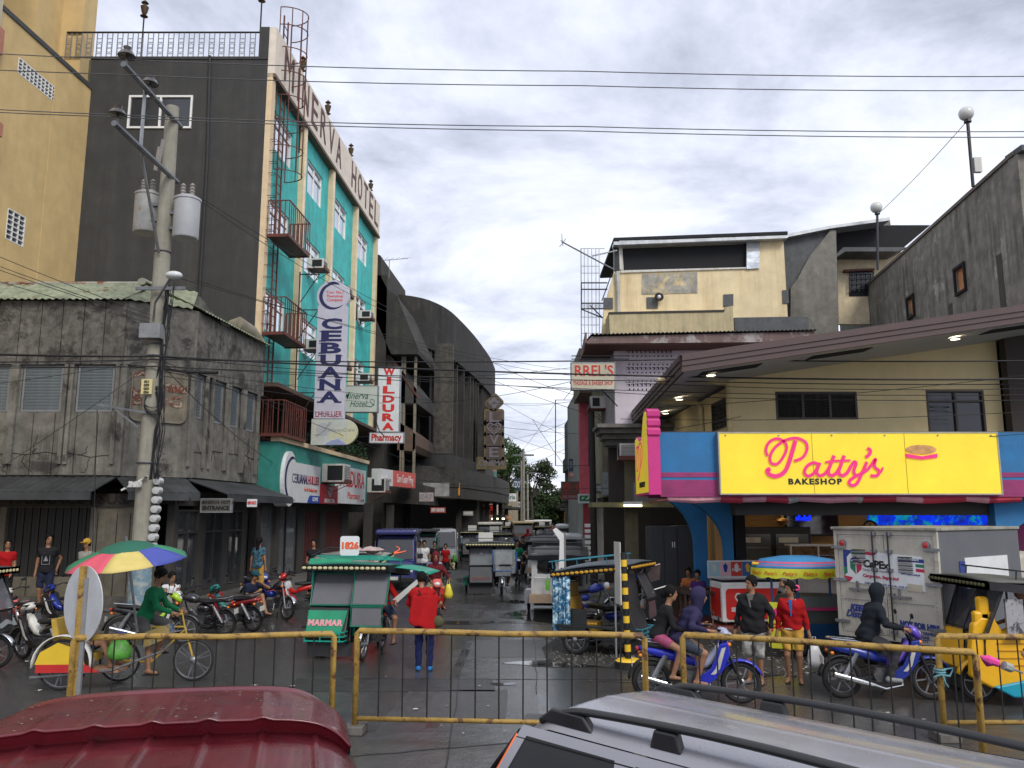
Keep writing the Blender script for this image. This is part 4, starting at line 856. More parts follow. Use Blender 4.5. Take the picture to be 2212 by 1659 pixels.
farblock(-12,-.6,93,108,6.9,mat('far_grey',(.22,.22,.21),.8,streak=.4),'low grey building on the left beyond the pinkish one')
farblock(-12,.8,110,130,6.2,mat('far_tan',(.35,.3,.22),.8,streak=.4),'pale low building at the far left end of the street')
t=thing('tv_aerial','thin rooftop television aerial on a mast beside the hotel','aerial',W(840,612,47));g=MB();z2=Z(560,47)-t.location.z;g.tube([(0,0,0),(0,0,z2)],.025,4);g.build('mast',M_['steel'],t)
g=MB();g.tube([(-.75,0,z2-.1),(1.1,0,z2+.05)],.018,4)
for i in range(6):x=-.7+i*.33;g.tube([(x,-.45,z2-.35+.05*i),(x+.25,.45,z2+.25)],.012,4)
g.build('boom',M_['steel'],t)
yc=mat('pale_yellow_wall',(.76,.63,.39),.8,var=.12,scale=1.3,streak=.45,sscale=1.3,scol=(.30,.17,.06),patch=(.50,.44,.30),pscale=.6,pth=.66,bump=.2)
yc2=mat('dirty_yellow_parapet',(.50,.42,.25),.8,var=.12,streak=.5,sscale=3.2,scol=(.05,.045,.035));drk=mat('slate_grey_wall',(.10,.105,.11),.85,var=.25,streak=.2,scol=(.2,.2,.19))
ap=thing('apartment_block','weathered pale yellow block with a long dark roof terrace opening above the barber building','building',(7,30,0))
DA=30.0
def fpoly(pts,D,th,name,m,parent,label=None):
    P=[W(u,v,D)for u,v in pts];g=MB();n=len(P);Q=[p+Vector((0,th,0))for p in P]
    g.add(P+Q,[tuple(range(n)),tuple(range(n,2*n))[::-1]]+[(i,(i+1)%n,n+(i+1)%n,n+i)for i in range(n)]);return g.build(name,m,parent,world=True,recalc=True,label=label)
fpoly([(1302,700),(1306,660),(1327,585),(1612,578),(1641,577),(1641,515),(1692,512),(1704,725),(1300,730)],DA,.25,'wall',yc,ap)
fpoly([(1338,520),(1612,514),(1612,520),(1338,530)],DA-.3,1.5,'roof_edge',mat('roof_flashing',(.5,.52,.54),.4,metal=.4),ap)
fpoly([(1326,522),(1702,508),(1702,514),(1326,529)],DA-.35,.5,'gutter',MATS['roof_flashing'],ap)
fpoly([(1327,529),(1338,529),(1338,585),(1327,587)],DA,.3,'end_wall',M_['black'],ap)
fpoly([(1336,524),(1640,514),(1640,582),(1336,590)],DA+.12,.05,'terrace_net',mat('terrace_dark',(.016,.017,.020),.95),ap)  # near-black sheet close behind the opening, hung as a shade net
P=[W(1326,520,DA),W(1702,506,DA)];MB().slab([P[0],P[1],P[1]+Vector((0,5,0)),P[0]+Vector((0,5,0))],-.12).build('roof_slab',MATS['terrace_dark'],ap,world=True)  # slab coloured near-black so the terrace ceiling looks deep in shade
fpoly([(1341,584),(1612,577),(1612,580),(1341,589)],DA-.06,.1,'sill_rail',M_['dirty_white'],ap)
fpoly([(1613,512),(1641,511),(1641,543),(1613,545)],DA-.05,.1,'tin_patch',mat('grey_tin',(.30,.31,.32),.45,metal=.4),ap);fpoly([(1613,544),(1641,542),(1641,579),(1613,581)],DA-.08,.1,'foil_patch',mat('foil',(.62,.66,.70),.3,metal=.5,bump=1,bscale=4),ap)
fpoly([(1387,592),(1506,588),(1507,633),(1386,636)],DA-.02,.05,'bare_panel',mat('bare_plaster',(.34,.33,.29),.85,patch=(.58,.47,.27),pscale=1.8,pth=.5,var=.3),ap)
for p in([(1304,643),(1324,643),(1324,667),(1303,667)],[(1397,642),(1421,642),(1421,666),(1397,666)],[(1563,636),(1584,635),(1584,661),(1563,662)],[(1690,627),(1703,626),(1704,655),(1691,655)]):fpoly(p,DA-.04,.1,'beam_stub',drk,ap)
MB().tube([W(1333,587,DA-.1),W(1335,610,DA-.1)],.09,8).tube([W(1335,606,DA-.12),W(1336,676,DA-.12)],.07,8).build('drain_pipe',mat('pale_pipe',(.50,.50,.48),.5,streak=.3),ap,world=True)
MB().tube([W(1338,530,DA+.1),W(1341,584,DA+.1)],.11,8).build('terrace_post',M_['dirty_white'],ap,world=True)
fpoly([(1315,676),(1565,671),(1567,664),(1583,660),(1586,722),(1318,724)],DA-1.2,1.1,'parapet',yc2,ap)
fpoly([(1315,674),(1565,669),(1565,673),(1315,678)],DA-1.23,.2,'parapet_coping',mat('mossy_edge',(.05,.05,.045),.9),ap)
fpoly([(1586,686),(1704,684),(1746,684),(1748,722),(1588,722)],DA-1.0,.9,'grey_parapet',drk,ap)
g=MB()
for u,v0,v1 in((1431,655,672),(1440,658,672),(1445,648,672),(1550,642,670),(1562,645,668),(1570,632,650),(1577,633,652),(1573,640,636)):g.tube([W(u,v1,DA-.8),W(u+random.uniform(-2,3),v0,DA-.8)],.018,4)
g.build('rebar',M_['rust_red'],ap,kind='stuff')
MB().torus(tuple(W(1424,641,DA-.2)),.12,.05,ax='y',n=14).build('floodlight_rim',M_['black'],ap,world=True);MB().ball(tuple(W(1424,641,DA-.22)),.07).build('floodlight_lens',M_['white'],ap,world=True)
gb=thing('grey_block','bare grey rendered block with sloping top edge between yellow block and long concrete wall','building',(12,32,0));gw=mat('grey_render',(.20,.19,.165),.85,var=.25,streak=.35,sscale=1.5,patch=(.13,.13,.12),pscale=.7,bump=.3)
fpoly([(1692,512),(1795,488),(1806,488),(1810,730),(1702,730)],31,.3,'dark_wall',drk,gb)
fpoly([(1724,600),(1748,555),(1795,496),(1806,498),(1812,730),(1708,730),(1708,622)],30.8,.2,'render_patch',gw,gb)
P=[(1690,507),(1795,487),(1922,469),(1922,476),(1795,493),(1692,514)];fpoly(P,30.7,6,'sloping_roof',MATS['roof_flashing'],gb)
fpoly([(1795,487),(1922,472),(1924,486),(2010,486),(1900,560),(1806,560)],34,.3,'back_wall',gw,gb)
fpoly([(1806,487),(2009,487),(1940,545),(1906,540),(1822,540),(1806,556)],31.5,.4,'mesh_parapet',mat('black_shade_net',(.018,.018,.020),.9,var=.6,scale=12,bump=.6),gb)
fpoly([(1822,534),(1960,534),(1940,543),(1826,543),(1806,556),(1806,550)],30.9,1.0,'ledge',drk,gb)
fpoly([(1808,556),(1825,544),(1990,544),(1990,700),(1812,700)],32,.2,'cream_wall',mat('cream_room_wall',(.72,.60,.40),.8,streak=.15),gb)
fpoly([(1825,582),(1890,579),(1890,583),(1825,587)],31.8,.2,'lintel',M_['rust_red'],gb)
wg=fpoly([(1834,588),(1888,585),(1888,640),(1834,640)],31.98,.05,'grill_window',M_['glass_dark'],gb)
g=MB()
for i in range(6):g.tube([W(1836+i*10,587,31.85),W(1836+i*10,630,31.85)],.02,4)
for i in range(4):g.tube([W(1834,591+i*11,31.85),W(1888,588+i*11,31.85)],.02,4)
g.build('iron_grill',M_['dark_steel'],gb,world=True,kind='stuff')
lw=thing('long_concrete_wall','long sloping-looking streaked concrete wall with two small boarded openings behind the bakery','wall',(13,25,0))
cw=mat('streaked_wall',(.25,.235,.205),.88,var=.35,scale=2.2,streak=1.0,sscale=2.6,scol=(.055,.052,.047),patch=(.40,.385,.35),pscale=.9,pth=.57,bump=.4)
pA=W(2192,338,19.8);pB=W(1812,672,36.2);dd=Vector((pA.x-pB.x,pA.y-pB.y));Lw_=dd.length;FW=frame((pB.x,pB.y),dd);zw=(pA.z+pB.z)/2
def wallhit(Fm,u,v):
    r=ray(u,v);p0=Fm.translation;dd_=Fm.to_3x3()@Vector((1,0,0));t=(p0.x*dd_.y-p0.y*dd_.x)/(r[0]*dd_.y-r[1]*dd_.x);return(Vector((r[0]*t,r[1]*t,0))-Vector((p0.x,p0.y,0))).dot(dd_),EYE+r[2]*t
h1=[wallhit(FW,2064,585),wallhit(FW,2087,622)];h2=[wallhit(FW,1961,648),wallhit(FW,1976,678)]
hs=[(a[0][0],a[1][0],min(a[0][1],a[1][1]),max(a[0][1],a[1][1]))for a in(h1,h2)]
wall(MB(FW),0,Lw_,3,zw,.35,hs).build('wall',cw,lw,world=True)
for a,b,c,d_ in hs:
    MB(FW).box(a,b,-.12,-.06,c,d_).build('board',mat('orange_board',(.62,.27,.11),.7,var=.3,streak=.3,scol=(.1,.04,.02)),lw,world=True)
    g=MB(FW);
    for q in((a-.08,a,c-.08,d_+.08),(b,b+.08,c-.08,d_+.08),(a,b,c-.08,c),(a,b,d_,d_+.08)):g.box(q[0],q[1],.001,.06,q[2],q[3])
    g.build('opening_frame',dk,lw,world=True)
MB(FW).box(-.1,Lw_,-.4,.05,zw,zw+.1).build('coping',mat('wall_coping',(.15,.13,.11),.8,patch=(.16,.06,.05)),lw,world=True)
MB().box(pA.x,40,pA.y-.1,pA.y+.3,3,zw-.02).build('end_wall',cw,lw,world=True);MB().box(pA.x,40,pA.y-.3,pA.y+.4,zw-.01,zw+.14).build('end_coping',drk,lw,world=True)
for i in range(5):MB(FW).box(Lw_*(i+.6)/5-.15,Lw_*(i+.6)/5+.15,.001,.012,5,zw-2.2-.5*(i%2)).build('damp_pier',mat('dark_patch_render',(.075,.072,.065),.9,streak=.3),lw,world=True)
def globe_lamp(u0,v0,u1,v1,D,r,lab,box=False):
    a=W(u0,v0,D);b=W(u1,v1,D);t=thing('globe_lamp',lab,'lamp post',a,0,'globe lamps on masts');d_=b-a
    MB().tube([(0,0,0),d_*.5,d_],.05,6).build('mast',M_['dark_steel'],t);MB().ball(tuple(d_+Vector((-.02,0,r))),r,16,12).build('globe',flat('frosted_globe',(.62,.62,.60),.2),t,smooth='all')
    MB().lathe([(.1,-.06),(.09,.02)],10,tuple(d_)).build('collar',M_['black'],t)
    if box:MB().cbox(tuple(d_*.32+Vector((.16,0,0))),(.2,.12,.42)).build('junction_box',M_['dirty_white'],t)
globe_lamp(2102,403,2090,260,21.5,.2,'tall globe lamp with a grey box rising from the long concrete wall',True);globe_lamp(1896,583,1895,460,30,.22,'shorter globe lamp in front of the black netted parapet')
bbr=thing('barber_building','lavender rendered corner house with breeze-block vents and corrugated eaves','building',(4,27,0));lav=mat('lavender_wall',(.60,.54,.60),.8,var=.1,streak=.12,sscale=1.6,scol=(.2,.18,.2))
xW=X(1329,27,6);zt_,zb_=Z(742,27),Z(925,27)
bl=[X(1351,27,7.5),X(1452,27,7.5),Z(847,27),Z(757,27)]
wall(MB(frame((xW,27),(1,0))),0,14,zb_,zt_,.3,[(bl[0]-xW,bl[1]-xW,bl[2],bl[3])]).build('wall',lav,bbr,world=True)
MB().box(xW,xW+.25,27.3,34,zb_,zt_).build('side_wall',mat('stained_lavender',(.40,.36,.38),.8,streak=.7),bbr,world=True)
MB().box(bl[0],bl[1],27.5,27.6,bl[2],bl[3]).build('vent_back',dk,bbr,world=True)
nr,nc=5,11;bw,bh=(bl[1]-bl[0])/nc,(bl[3]-bl[2])/nr;t_=.035
g=MB();g.box(0,bw,-.06,.1,0,t_*1.6);g.box(0,t_,-.06,.1,t_*1.6,bh);g.box(t_,bw,-.05,.09,bh*.5-.02,bh*.5+.05)
g.box(bw*.5-.03,bw*.5+.03,-.05,.09,t_*1.6,bh*.5-.02);g.prism([(bw*.3,bh*.78),(bw*.5,bh*.6),(bw*.7,bh*.78),(bw*.5,bh*.98)],-.05,.09,'xz')
me=g.build('breeze_block',lav,bbr);Pq=parent_matrix(bbr).inverted();Ts=[Pq@Matrix.Translation((bl[0]+bw*i,27.06,bl[2]+bh*j))for i in range(nc)for j in range(nr)];me.matrix_basis=Ts[0];copies(me,Ts[1:],bbr)
for j in(2,4):MB().box(bl[0]-.02,bl[1],26.985,27.1,bl[2]+bh*j-.12,bl[2]+bh*j+.06).build('vent_band',lav,bbr,world=True)
ef=mat('eaves_board',(.17,.11,.10),.7,patch=(.36,.33,.32),pscale=1.5,pth=.52,streak=.4)
fpoly([(1278,727),(1760,716),(1760,738),(1268,742),(1266,739)],25.9,.12,'eaves_fascia',ef,bbr)
cs=MB();A=W(1276,723,25.8);B=W(1765,713,25.8);cs.sheet(lambda i,j:A.lerp(B,i)+Vector((0,j*2.6,j*.25+.04*(round(i*110)%2))),110,1);cs.build('corrugated_roof',mat('old_tin_roof',(.07,.07,.07),.6,var=.4),bbr,world=True,solid=.012)
MB().slab([W(1268,741,25.95),W(1760,737,25.95),W(1760,737,25.95)+Vector((0,2,0)),W(1268,741,25.95)+Vector((0,8,0))],.06).build('eaves_soffit',mat('brown_soffit2',(.13,.06,.045),.8),bbr,world=True)
a=W(1268,741,25.95);MB().slab([a,a+Vector((.35,8,0)),a+Vector((.35,8,.4)),a+Vector((0,0,.35))],.06).build('side_fascia',ef,bbr,world=True)
for k,(z0,z1,o_)in enumerate(((0,.18,.25),(.18,.34,.5),(.34,.5,.75),(.5,.62,.95))):MB().box(xW-.25-o_*.5,xW+8,27-.3-o_,27.3,zb_-.6+z0,zb_-.6+z1-.004).build('cornice_step',mat('grey_cornice',(.16,.15,.14),.8,streak=.5),bbr,world=True)
MB().box(xW-.2,xW+9,27.4,27.6,2.9,zb_-.6).build('first_floor_wall',mat('brown_dark_wall',(.05,.042,.038),.9),bbr,world=True)  # wall colour lowered to darken the shade below the cornice
for x in(xW+.3,xW+2.9):MB().box(x,x+.4,27.2,27.6,.2,zb_-.65).build('column',mat('tan_column',(.18,.16,.11),.8,streak=.5),bbr,world=True)
MB().box(xW,xW+9,31,31.2,.2,4).build('passage_back',mat('passage_back',(.07,.06,.05),.9,streak=.4),bbr,world=True)  # back wall colour lowered to darken the shaded passage
MB().box(xW-.9,xW+1.7,26.2,27.3,2.9,3.05).build('small_canopy',mat('ochre_canopy',(.22,.20,.10),.8,streak=.4),bbr,world=True);MB().box(xW+.5,xW+2,26.6,27.3,3.05,3.7).build('tin_awning',mat('tin_awning2',(.2,.2,.2),.5,streak=.5),bbr,world=True)
p=W(1360,993,26.4);aircon(None,frame((p.x,26.6),(1,0),p.z),.7,.5,.5,'air conditioner in the dark recess under the lavender house cornice')
p=W(1312,858,29);aircon(None,frame((X(1300,30,5),30),(0,-1),p.z-.3),.6,.45,.4,'old window unit on the narrow grimy wall beneath the barber sign')
p=W(1360,1090,26.5);tt=thing('tube_light','lit white tube lamp under the ochre canopy at the passage','lamp',W(1348,1085,26.0));MB().tube([(0,0,-.1),(.55,0,-.1)],.035,8).build('tube',tube_l,tt);MB().box(-.02,.57,-.04,.04,-.07,.02).build('holder',M_['white'],tt)
t,F,w_,h_=board('barber_sign','cream box sign with big red capitals jutting over the street from lavender house',1235,784,1328,840,26.3,.25,mat('cream_sign',(.52,.48,.36),.5,var=.12,streak=.3),rim=M_['steel'])
text("RREL'S",F@P2(.03,h_*.18),h_*.58,lit('barber_red',(.50,.03,.02)),t,width=w_*.9,bold=.007);text('MASSAGE & BARBER SHOP',F@P2(0,-h_*.27),h_*.28,lit('barber_red',(.5,.03,.02)),t,width=w_*.92,bold=.0)
g=MB()
for dv in(0,.35):g.tube([(-w_/2,.12,h_+.15+dv*.3),(w_/2+.5,.12,h_+.15+dv*.3)],.02,4)
g.tube([(w_*.2,.12,0),(w_*.6,.5,-.5)],.02,4);g.build('frame',M_['dark_steel'],t)
t=thing('empty_hanging_frame','empty black rectangular sign frame hanging over the street below the barber sign','sign frame',W(1239,1006,33));o_=t.location
g=MB();P=[W(u,v,33)-o_ for u,v in((1200,864),(1200,1006),(1272,1006),(1272,864))];g.tube(P,.03,4,closed=True);g.build('frame',M_['dark_steel'],t)
MB().tube([W(1218,863,33)-o_,W(1240,836,33)-o_],.015,4).build('stay',M_['dark_steel'],t)
t=thing('lattice_frame','tall empty steel lattice for a sign standing above the street by the yellow block','frame',W(1276,745,31));o_=t.location;g=MB()
for u in(1255,1262,1270,1278,1287,1294):g.tube([W(u,537,31)-o_,W(u+1,750,31)-o_],.016 if u not in(1255,)else.028,4)
for v in(537,575,590,611,625,655,667,685,702,720,735):g.tube([W(1255,v,31)-o_,W(1294 if v!=537 else 1306,v,31)-o_],.014,4)
g.build('lattice',M_['steel'],t,kind='stuff')
g=MB()
for v in(611,625,655,667):g.tube([W(1255,v,30.8)-o_,W(1312,v,30.8)-o_],.03,4)
for a,b in(((1256,668),(1310,690)),((1275,660),(1302,687)),((1300,650),(1322,590)),((1256,611),(1256,670))):g.tube([W(*a,30.8)-o_,W(*b,30.8)-o_],.028,4)
for i in range(16):g.tube([W(1256+i*3.4,656,30.8)-o_,W(1256+i*3.4,666,30.8)-o_],.012,4)
g.build('support',M_['dark_steel'],t)
t=thing('tv_aerial','long aerial pole leaning out to the left from the yellow block roof','aerial',W(1327,583,29));o_=t.location;g=MB();g.tube([(0,0,0),W(1213,522,29)-o_],.03,5)
for i in range(3):g.tube([W(1209+i*2,533-14*i,29)-o_,W(1222-i*3,516+8*i,29)-o_],.018,4)
g.tube([W(1279,553,29)-o_,W(1333,541,29)-o_],.028,4);g.build('pole',M_['steel'],t)
pk_=mat('pink_pilaster',(.75,.13,.17),.7,var=.15,streak=.2)
t=thing('pink_building','narrow building with a tall pink pilaster facing the street','building',(4.6,38,0))
MB().box(X(1250,38,6),X(1279,38,6),37.3,38,Z(1085,38),Z(846,38)).build('pink_pier',pk_,t,world=True);MB().box(X(1258,38,6),12,38.01,48,0,Z(820,38)).build('wall',mat('white_grimy',(.42,.41,.38),.8,streak=.6,sscale=1),t,world=True)
MB().box(X(1281,37.8,6),X(1300,37.8,6),37.5,38,3.4,Z(850,38)).build('grey_pier',mat('grey_brown_pier',(.2,.17,.14),.8,streak=.6),t,world=True)
MB().box(X(1259,37.9,3),X(1275,37.9,3),37.4,37.9,Z(1160,38),Z(1090,38)).build('red_pier',mat('red_pier',(.36,.04,.05),.7,streak=.3),t,world=True)
t=thing('brown_top_building','brown roofed upper floor showing above the barber sign beside the lattice','building',(4.8,33,0));MB().box(X(1252,34,8),10,34,37.5,Z(848,34),Z(752,34)).build('wall',mat('brown_weathered',(.25,.18,.13),.8,streak=.6),t,world=True);MB().box(X(1303,29.5,8),X(1328,29.5,8),30.3,33.9,3.3,Z(742,30)).build('grimy_wall',mat('grimy_cream',(.36,.32,.22),.85,streak=.8,sscale=1.4),t,world=True)
for k in range(3):MB().box(X(1262+8*k,34,8),X(1267+8*k,34,8),33.93,34,Z(800,34),Z(770,34)).build('window',M_['glass_dark'],t,world=True)
t=thing('green_balcony_building','small green fronted balcony building far down the right side','building',(5.2,50,0));MB().box(X(1243,50,5),14,50,60,0,Z(880,50)).build('wall',mat('green_grimy',(.12,.17,.15),.8,streak=.6),t,world=True)
for z in(3.6,5.6):MB().box(X(1238,49,z),X(1246,49,z),49,59,z,z+.9).build('balcony',mat('balcony_green',(.08,.13,.11),.7),t,world=True)
for a,b,y0,y1,z,c,lb in((5.6,16,61,76,6.2,(.26,.25,.24),'grey low building on the right past the green balconies'),(7.2,18,77,98,5.6,(.3,.22,.16),'low tan building far down the right side'),(8.8,20,100,130,5.2,(.2,.21,.2),'last low building on the right before the trees')):farblock(a,b,y0,y1,z,mat('far_right_%d'%y0,c,.8,streak=.5),lb,side=-1)
RG='street signs along the right side'
simple_sign('blue_screen_sign','dark blue framed sign on the right, above the small red sign',1229,991,1252,1018,44,lit('deep_blue_sign',(.03,.06,.13)),'R',M_['grey'],grp=RG);simple_sign('red_strip_sign','small salmon strip sign beneath the dark blue framed sign',1229,1020,1256,1031,44,lit('salmon_field',(.62,.12,.10)),'CREDIT',wsign,grp=RG)
simple_sign('brown_sign','brown sign with round emblems over the right side of the street',1212,1040,1265,1068,40,mat('brown_board',(.16,.075,.05),.7,var=.3),'O  O',mat('dull_red_letter',(.4,.05,.04),.7),grp=RG,bold=.03);simple_sign('red_sign','dark red strip sign right under the brown emblem sign',1212,1068,1265,1079,40,lit('dark_red_sign',(.28,.02,.02)),'KAL PAWNSHOP',M_['grey'],grp=RG)
simple_sign('green_letter_sign','white sign with large green capitals on the right side of the street',1249,1067,1290,1087,36,wsign,'IZA',lit('leaf_letter',(.01,.2,.05)),grp=RG,bold=.02)
simple_sign('side_billboard','pale slanted billboard on the wall below the grimy narrow house',1303,1020,1316,1070,30,mat('pale_billboard',(.3,.34,.36),.6,var=.3),grp=RG);simple_sign('orange_banner','small vertical orange banner far down the right side',1219,1105,1225,1130,60,lit('orange_sign',(.6,.28,.03)),grp=RG)
for k,(u0,v0,u1,v1,D,c_,tx,lb)in enumerate(((1230,1092,1246,1104,52,(.03,.08,.35),'CELL','small blue sign under the red strip sign'),(1246,1100,1262,1110,44,(.5,.5,.46),'RX','small white sign above the right motorcycles row'),(1221,1080,1233,1092,62,(.5,.04,.03),'BEER','small red sign far down the right side'),(1288,1045,1302,1066,31,(.12,.14,.15),'HAIR','dark sign hanging beside the pale slanted billboard'),(1262,1120,1280,1132,40,(.45,.35,.06),'LOAD','small ochre sign low on the right side'),(1226,1060,1238,1070,58,(.02,.22,.1),'TEA','tiny green sign behind the brown emblem sign'))):
    simple_sign('shop_sign',lb,u0,v0,u1,v1,D,mat('sign_r%d'%k,c_,.5,streak=.3),tx,M_['dark_steel']if sum(c_)>.9 else wsign,grp=RG)
g=thing('red_canopy','row of red shop umbrellas far down the right side','canopy',W(1245,1145,70));
for k,x in enumerate((-1.6,-.5,.6)):MB().lathe([(.7,0),(.62,.12),(.05,.42)],10,(x,0,0)).build('umbrella_top',lit('canopy_red',(.6,.03,.02)),g);MB().tube([(x,0,0),(x,0,-1.2)],.03,5).build('umbrella_pole',M_['grey'],g)
bk=thing('bakery_building','yellow bakery building with brown pitched eaves and blue arched columns','building',(8,20,0))
by=mat('bakery_cream',(.74,.60,.33),.75,var=.08,scale=1.5,streak=.08,scol=(.3,.2,.08),bump=.12);bb_=mat('bakery_blue',(.02,.17,.40),.6,var=.12,scale=2,streak=.1);mg=mat('magenta_trim',(.30,.03,.14),.6);brn=mat('brown_fascia',(.085,.05,.048),.55,var=.15)
DW=19.6;xw=X(1578,DW,5);xe=X(2166,DW,5)
wa=[X(1675,DW,5.4),X(1851,DW,5.4),Z(906,DW),Z(846,DW)];wb=[X(2002,DW,5.2),X(2127,DW,5.2),4.3,Z(843,DW)]
zs=lambda x:5.64+.147*(x-3.6)
def slopewall(x0,x1,y,z0,hol,name,m):
    xs=sorted({x0,x1}|{q for h in hol for q in h[:2]});g=MB()
    for a,b in zip(xs,xs[1:]):
        ys=[h for h in hol if h[0]<(a+b)/2<h[1]]
        lo=z0
        if ys:g.box(a,b,y,y+.25,z0,ys[0][2]);lo=ys[0][3]
        g.prism([(a,lo),(b,lo),(b,zs(b)),(a,zs(a))],y,y+.25,'xz')
    return g.build(name,m,bk,world=True)
slopewall(xw,xe,DW,3.0,[wa,wb],'front_wall',by);slopewall(xe+.001,16,DW-.35,3.0,[],'dark_end_wall',mat('brown_end_wall',(.055,.042,.038),.8))
Fb=frame((xw,DW),(1,0))
w0=louvre(bk,Fb,wa[0]-xw,wa[1]-xw,wa[2],wa[3],8,y=-.02,frm=mat('brown_window_frame',(.05,.035,.028),.5),slm=mat('smoked_louvre',(.035,.033,.03),.25),mull=2)
window(bk,Fb,wb[0]-xw,wb[1]-xw,wb[2],wb[3],y=-.04,mull=1,transom=.2,fr=MATS['brown_window_frame'],gl=M_['glass_dark'])
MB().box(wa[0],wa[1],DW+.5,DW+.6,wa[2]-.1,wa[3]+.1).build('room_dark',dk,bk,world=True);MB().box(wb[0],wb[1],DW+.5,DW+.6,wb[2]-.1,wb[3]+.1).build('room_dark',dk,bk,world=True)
FSd=frame((xw-.15,27),(.03,-1));Ls=27-DW
wall(MB(FSd),0,Ls,3.0,5.75,.25,[(Ls-1.9,Ls-.5,Z(925,20.5),Z(862,20.5)),(Ls-5.0,Ls-3.8,4.3,4.9)]).build('side_wall',by,bk,world=True)
louvre(bk,FSd,Ls-1.9,Ls-.5,Z(925,20.5),Z(862,20.5),6,y=-.02,frm=MATS['brown_window_frame'],slm=MATS['smoked_louvre']);louvre(bk,FSd,Ls-5.0,Ls-3.8,4.3,4.9,5,y=-.02,frm=MATS['brown_window_frame'],slm=MATS['smoked_louvre'])
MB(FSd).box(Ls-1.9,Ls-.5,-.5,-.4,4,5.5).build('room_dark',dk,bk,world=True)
py=mat('cream_pipe',(.60,.48,.25),.6,streak=.3,scol=(.25,.12,.05))
MB().tube([W(1420,822,19.2),W(1520,822,19.2),W(1568,828,19.2),W(1573,845,19.2),W(1577,935,19.2)],.065,8).build('drain_pipe',py,bk,world=True);MB().tube([W(1430,868,21.3),W(1505,870,21.3),W(1515,880,21.3),W(1518,935,21.3)],.06,8).build('drain_pipe',py,bk,world=True)
soff=mat('grey_soffit',(.50,.50,.49),.7,var=.08)
xl,xr_=3.55,16
def rz_(x,o=0):return zs(x)+o
g=MB();g.add([(xl,17,rz_(xl)),(xr_,17,rz_(xr_)),(xr_,28,rz_(xr_)),(xl+.5,28,rz_(xl))],[(0,1,2,3)]);g.build('soffit',soff,bk,world=True,solid=.03)
g=MB();g.add([(xl-.03,16.95,rz_(xl,.33)),(xr_,16.95,rz_(xr_,.33)),(xr_,28,rz_(xr_,.42)),(xl+.45,28,rz_(xl,.42))],[(0,1,2,3)]);g.build('roof',brn,bk,world=True,solid=.03)
for k,(o0,o1,q)in enumerate(((-.03,.09,.0),(.093,.20,.025),(.203,.32,.05))):
    MB().prism([(xl,rz_(xl,o0)),(xr_,rz_(xr_,o0)),(xr_,rz_(xr_,o1)),(xl,rz_(xl,o1))],16.97-q,17.05-q,'xz').build('fascia_board',brn,bk,world=True)
    A=(xl-q,17.05,rz_(xl,o0));B=(xl+.45-q,27.9,rz_(xl,o0));g=MB();g.add([A,B,(B[0],B[1],rz_(xl,o1)),(A[0],A[1],rz_(xl,o1)),(A[0]+.06,A[1],A[2]),(B[0]+.06,B[1],B[2]),(B[0]+.06,B[1],rz_(xl,o1)),(A[0]+.06,A[1],rz_(xl,o1))],[(0,1,2,3),(4,7,6,5),(0,4,5,1),(3,2,6,7),(0,3,7,4),(1,5,6,2)]);g.build('side_fascia_board',brn,bk,world=True)
for x in(4.1,6.5,10.4):g=MB();g.add([(x,17.5,rz_(x,-.02)),(x+1.3,17.5,rz_(x+1.3,-.02)),(x+1.3,18.0,rz_(x+1.3,-.02)),(x,18.0,rz_(x,-.02))],[(0,1,2,3)]);g.build('soffit_vent',dk,bk,world=True,solid=.02)
dl=flat('lit_downlight',(1,.86,.6),.4,var=0,bump=0,emit=9)
for u,v,y in((1535,797,17.9),(1467,862,21.5),(1437,891,24.5),(2068,716,17.8)):
    x=X(u,y,5.9);z=rz_(x,-.045)if y<19 else rz_(xl,-.03)+.07
    tt=thing('downlight',{1535:'lit ceiling spot nearest the peak corner of the bakery eaves',1467:'lit ceiling spot in the middle of the side eaves',1437:'lit ceiling spot farthest along the side eaves',2068:'lit ceiling spot at the right end of the front eaves'}[u],'lamp',(x,y,z-.02),0,'ceiling spots under the eaves')
    MB().lathe([(.1,0),(.1,.02)],14).build('lens',dl,tt);MB().torus((0,0,.005),.115,.018,'z',16,6).build('ring',M_['steel'],tt)
bd=thing('sign_band','blue and maroon signage band wrapping the bakery corner below upper windows','sign band',(6,18,3.1));DB=17.9
zb0,zb1=Z(1067,DB),Z(934,DB);x0b=X(1427,DB,3.8)
for a,b in((x0b,X(1556,DB,3.8)),(X(2160,DB,3.8),15)):
    MB().box(a,b,DB,19.5,zb0,zb1).build('blue_panel',bb_,bd,world=True)
    for z0,z1 in((0,.30),(.36,.46)):MB().box(a-.012,b,DB-.012,19.5,zb0+z0,zb0+z1).build('maroon_stripe',mg,bd,world=True)
MB().box(x0b-.02,15,DB-.01,19.55,zb0-.06,zb0-.002).build('bottom_trim',mg,bd,world=True);MB().box(x0b,15,18.1,19.6,zb1+.002,zb1+.04).build('top_cap',mat('roof_felt',(.08,.08,.08),.8),bd,world=True)
t,F,w_,h_=board('bakery_sign','long backlit yellow signboard with big pink script and small black capitals',1553,936,2164,1066,17.75,.3,flat('lit_yellow_panel',(.86,.64,.035),.3,var=.07,scale=1.1,emit=.22),rim=mat('silver_rim',(.4,.38,.32),.4,metal=.6))
pinkm=flat('hot_pink',(.85,.03,.22),.4,emit=.12);pm=1/(611/w_)
def S_(pts,wd):return[((x-1858.5)*pm,(1001-y)*pm,wd*pm)for x,y in pts]
g=MB()
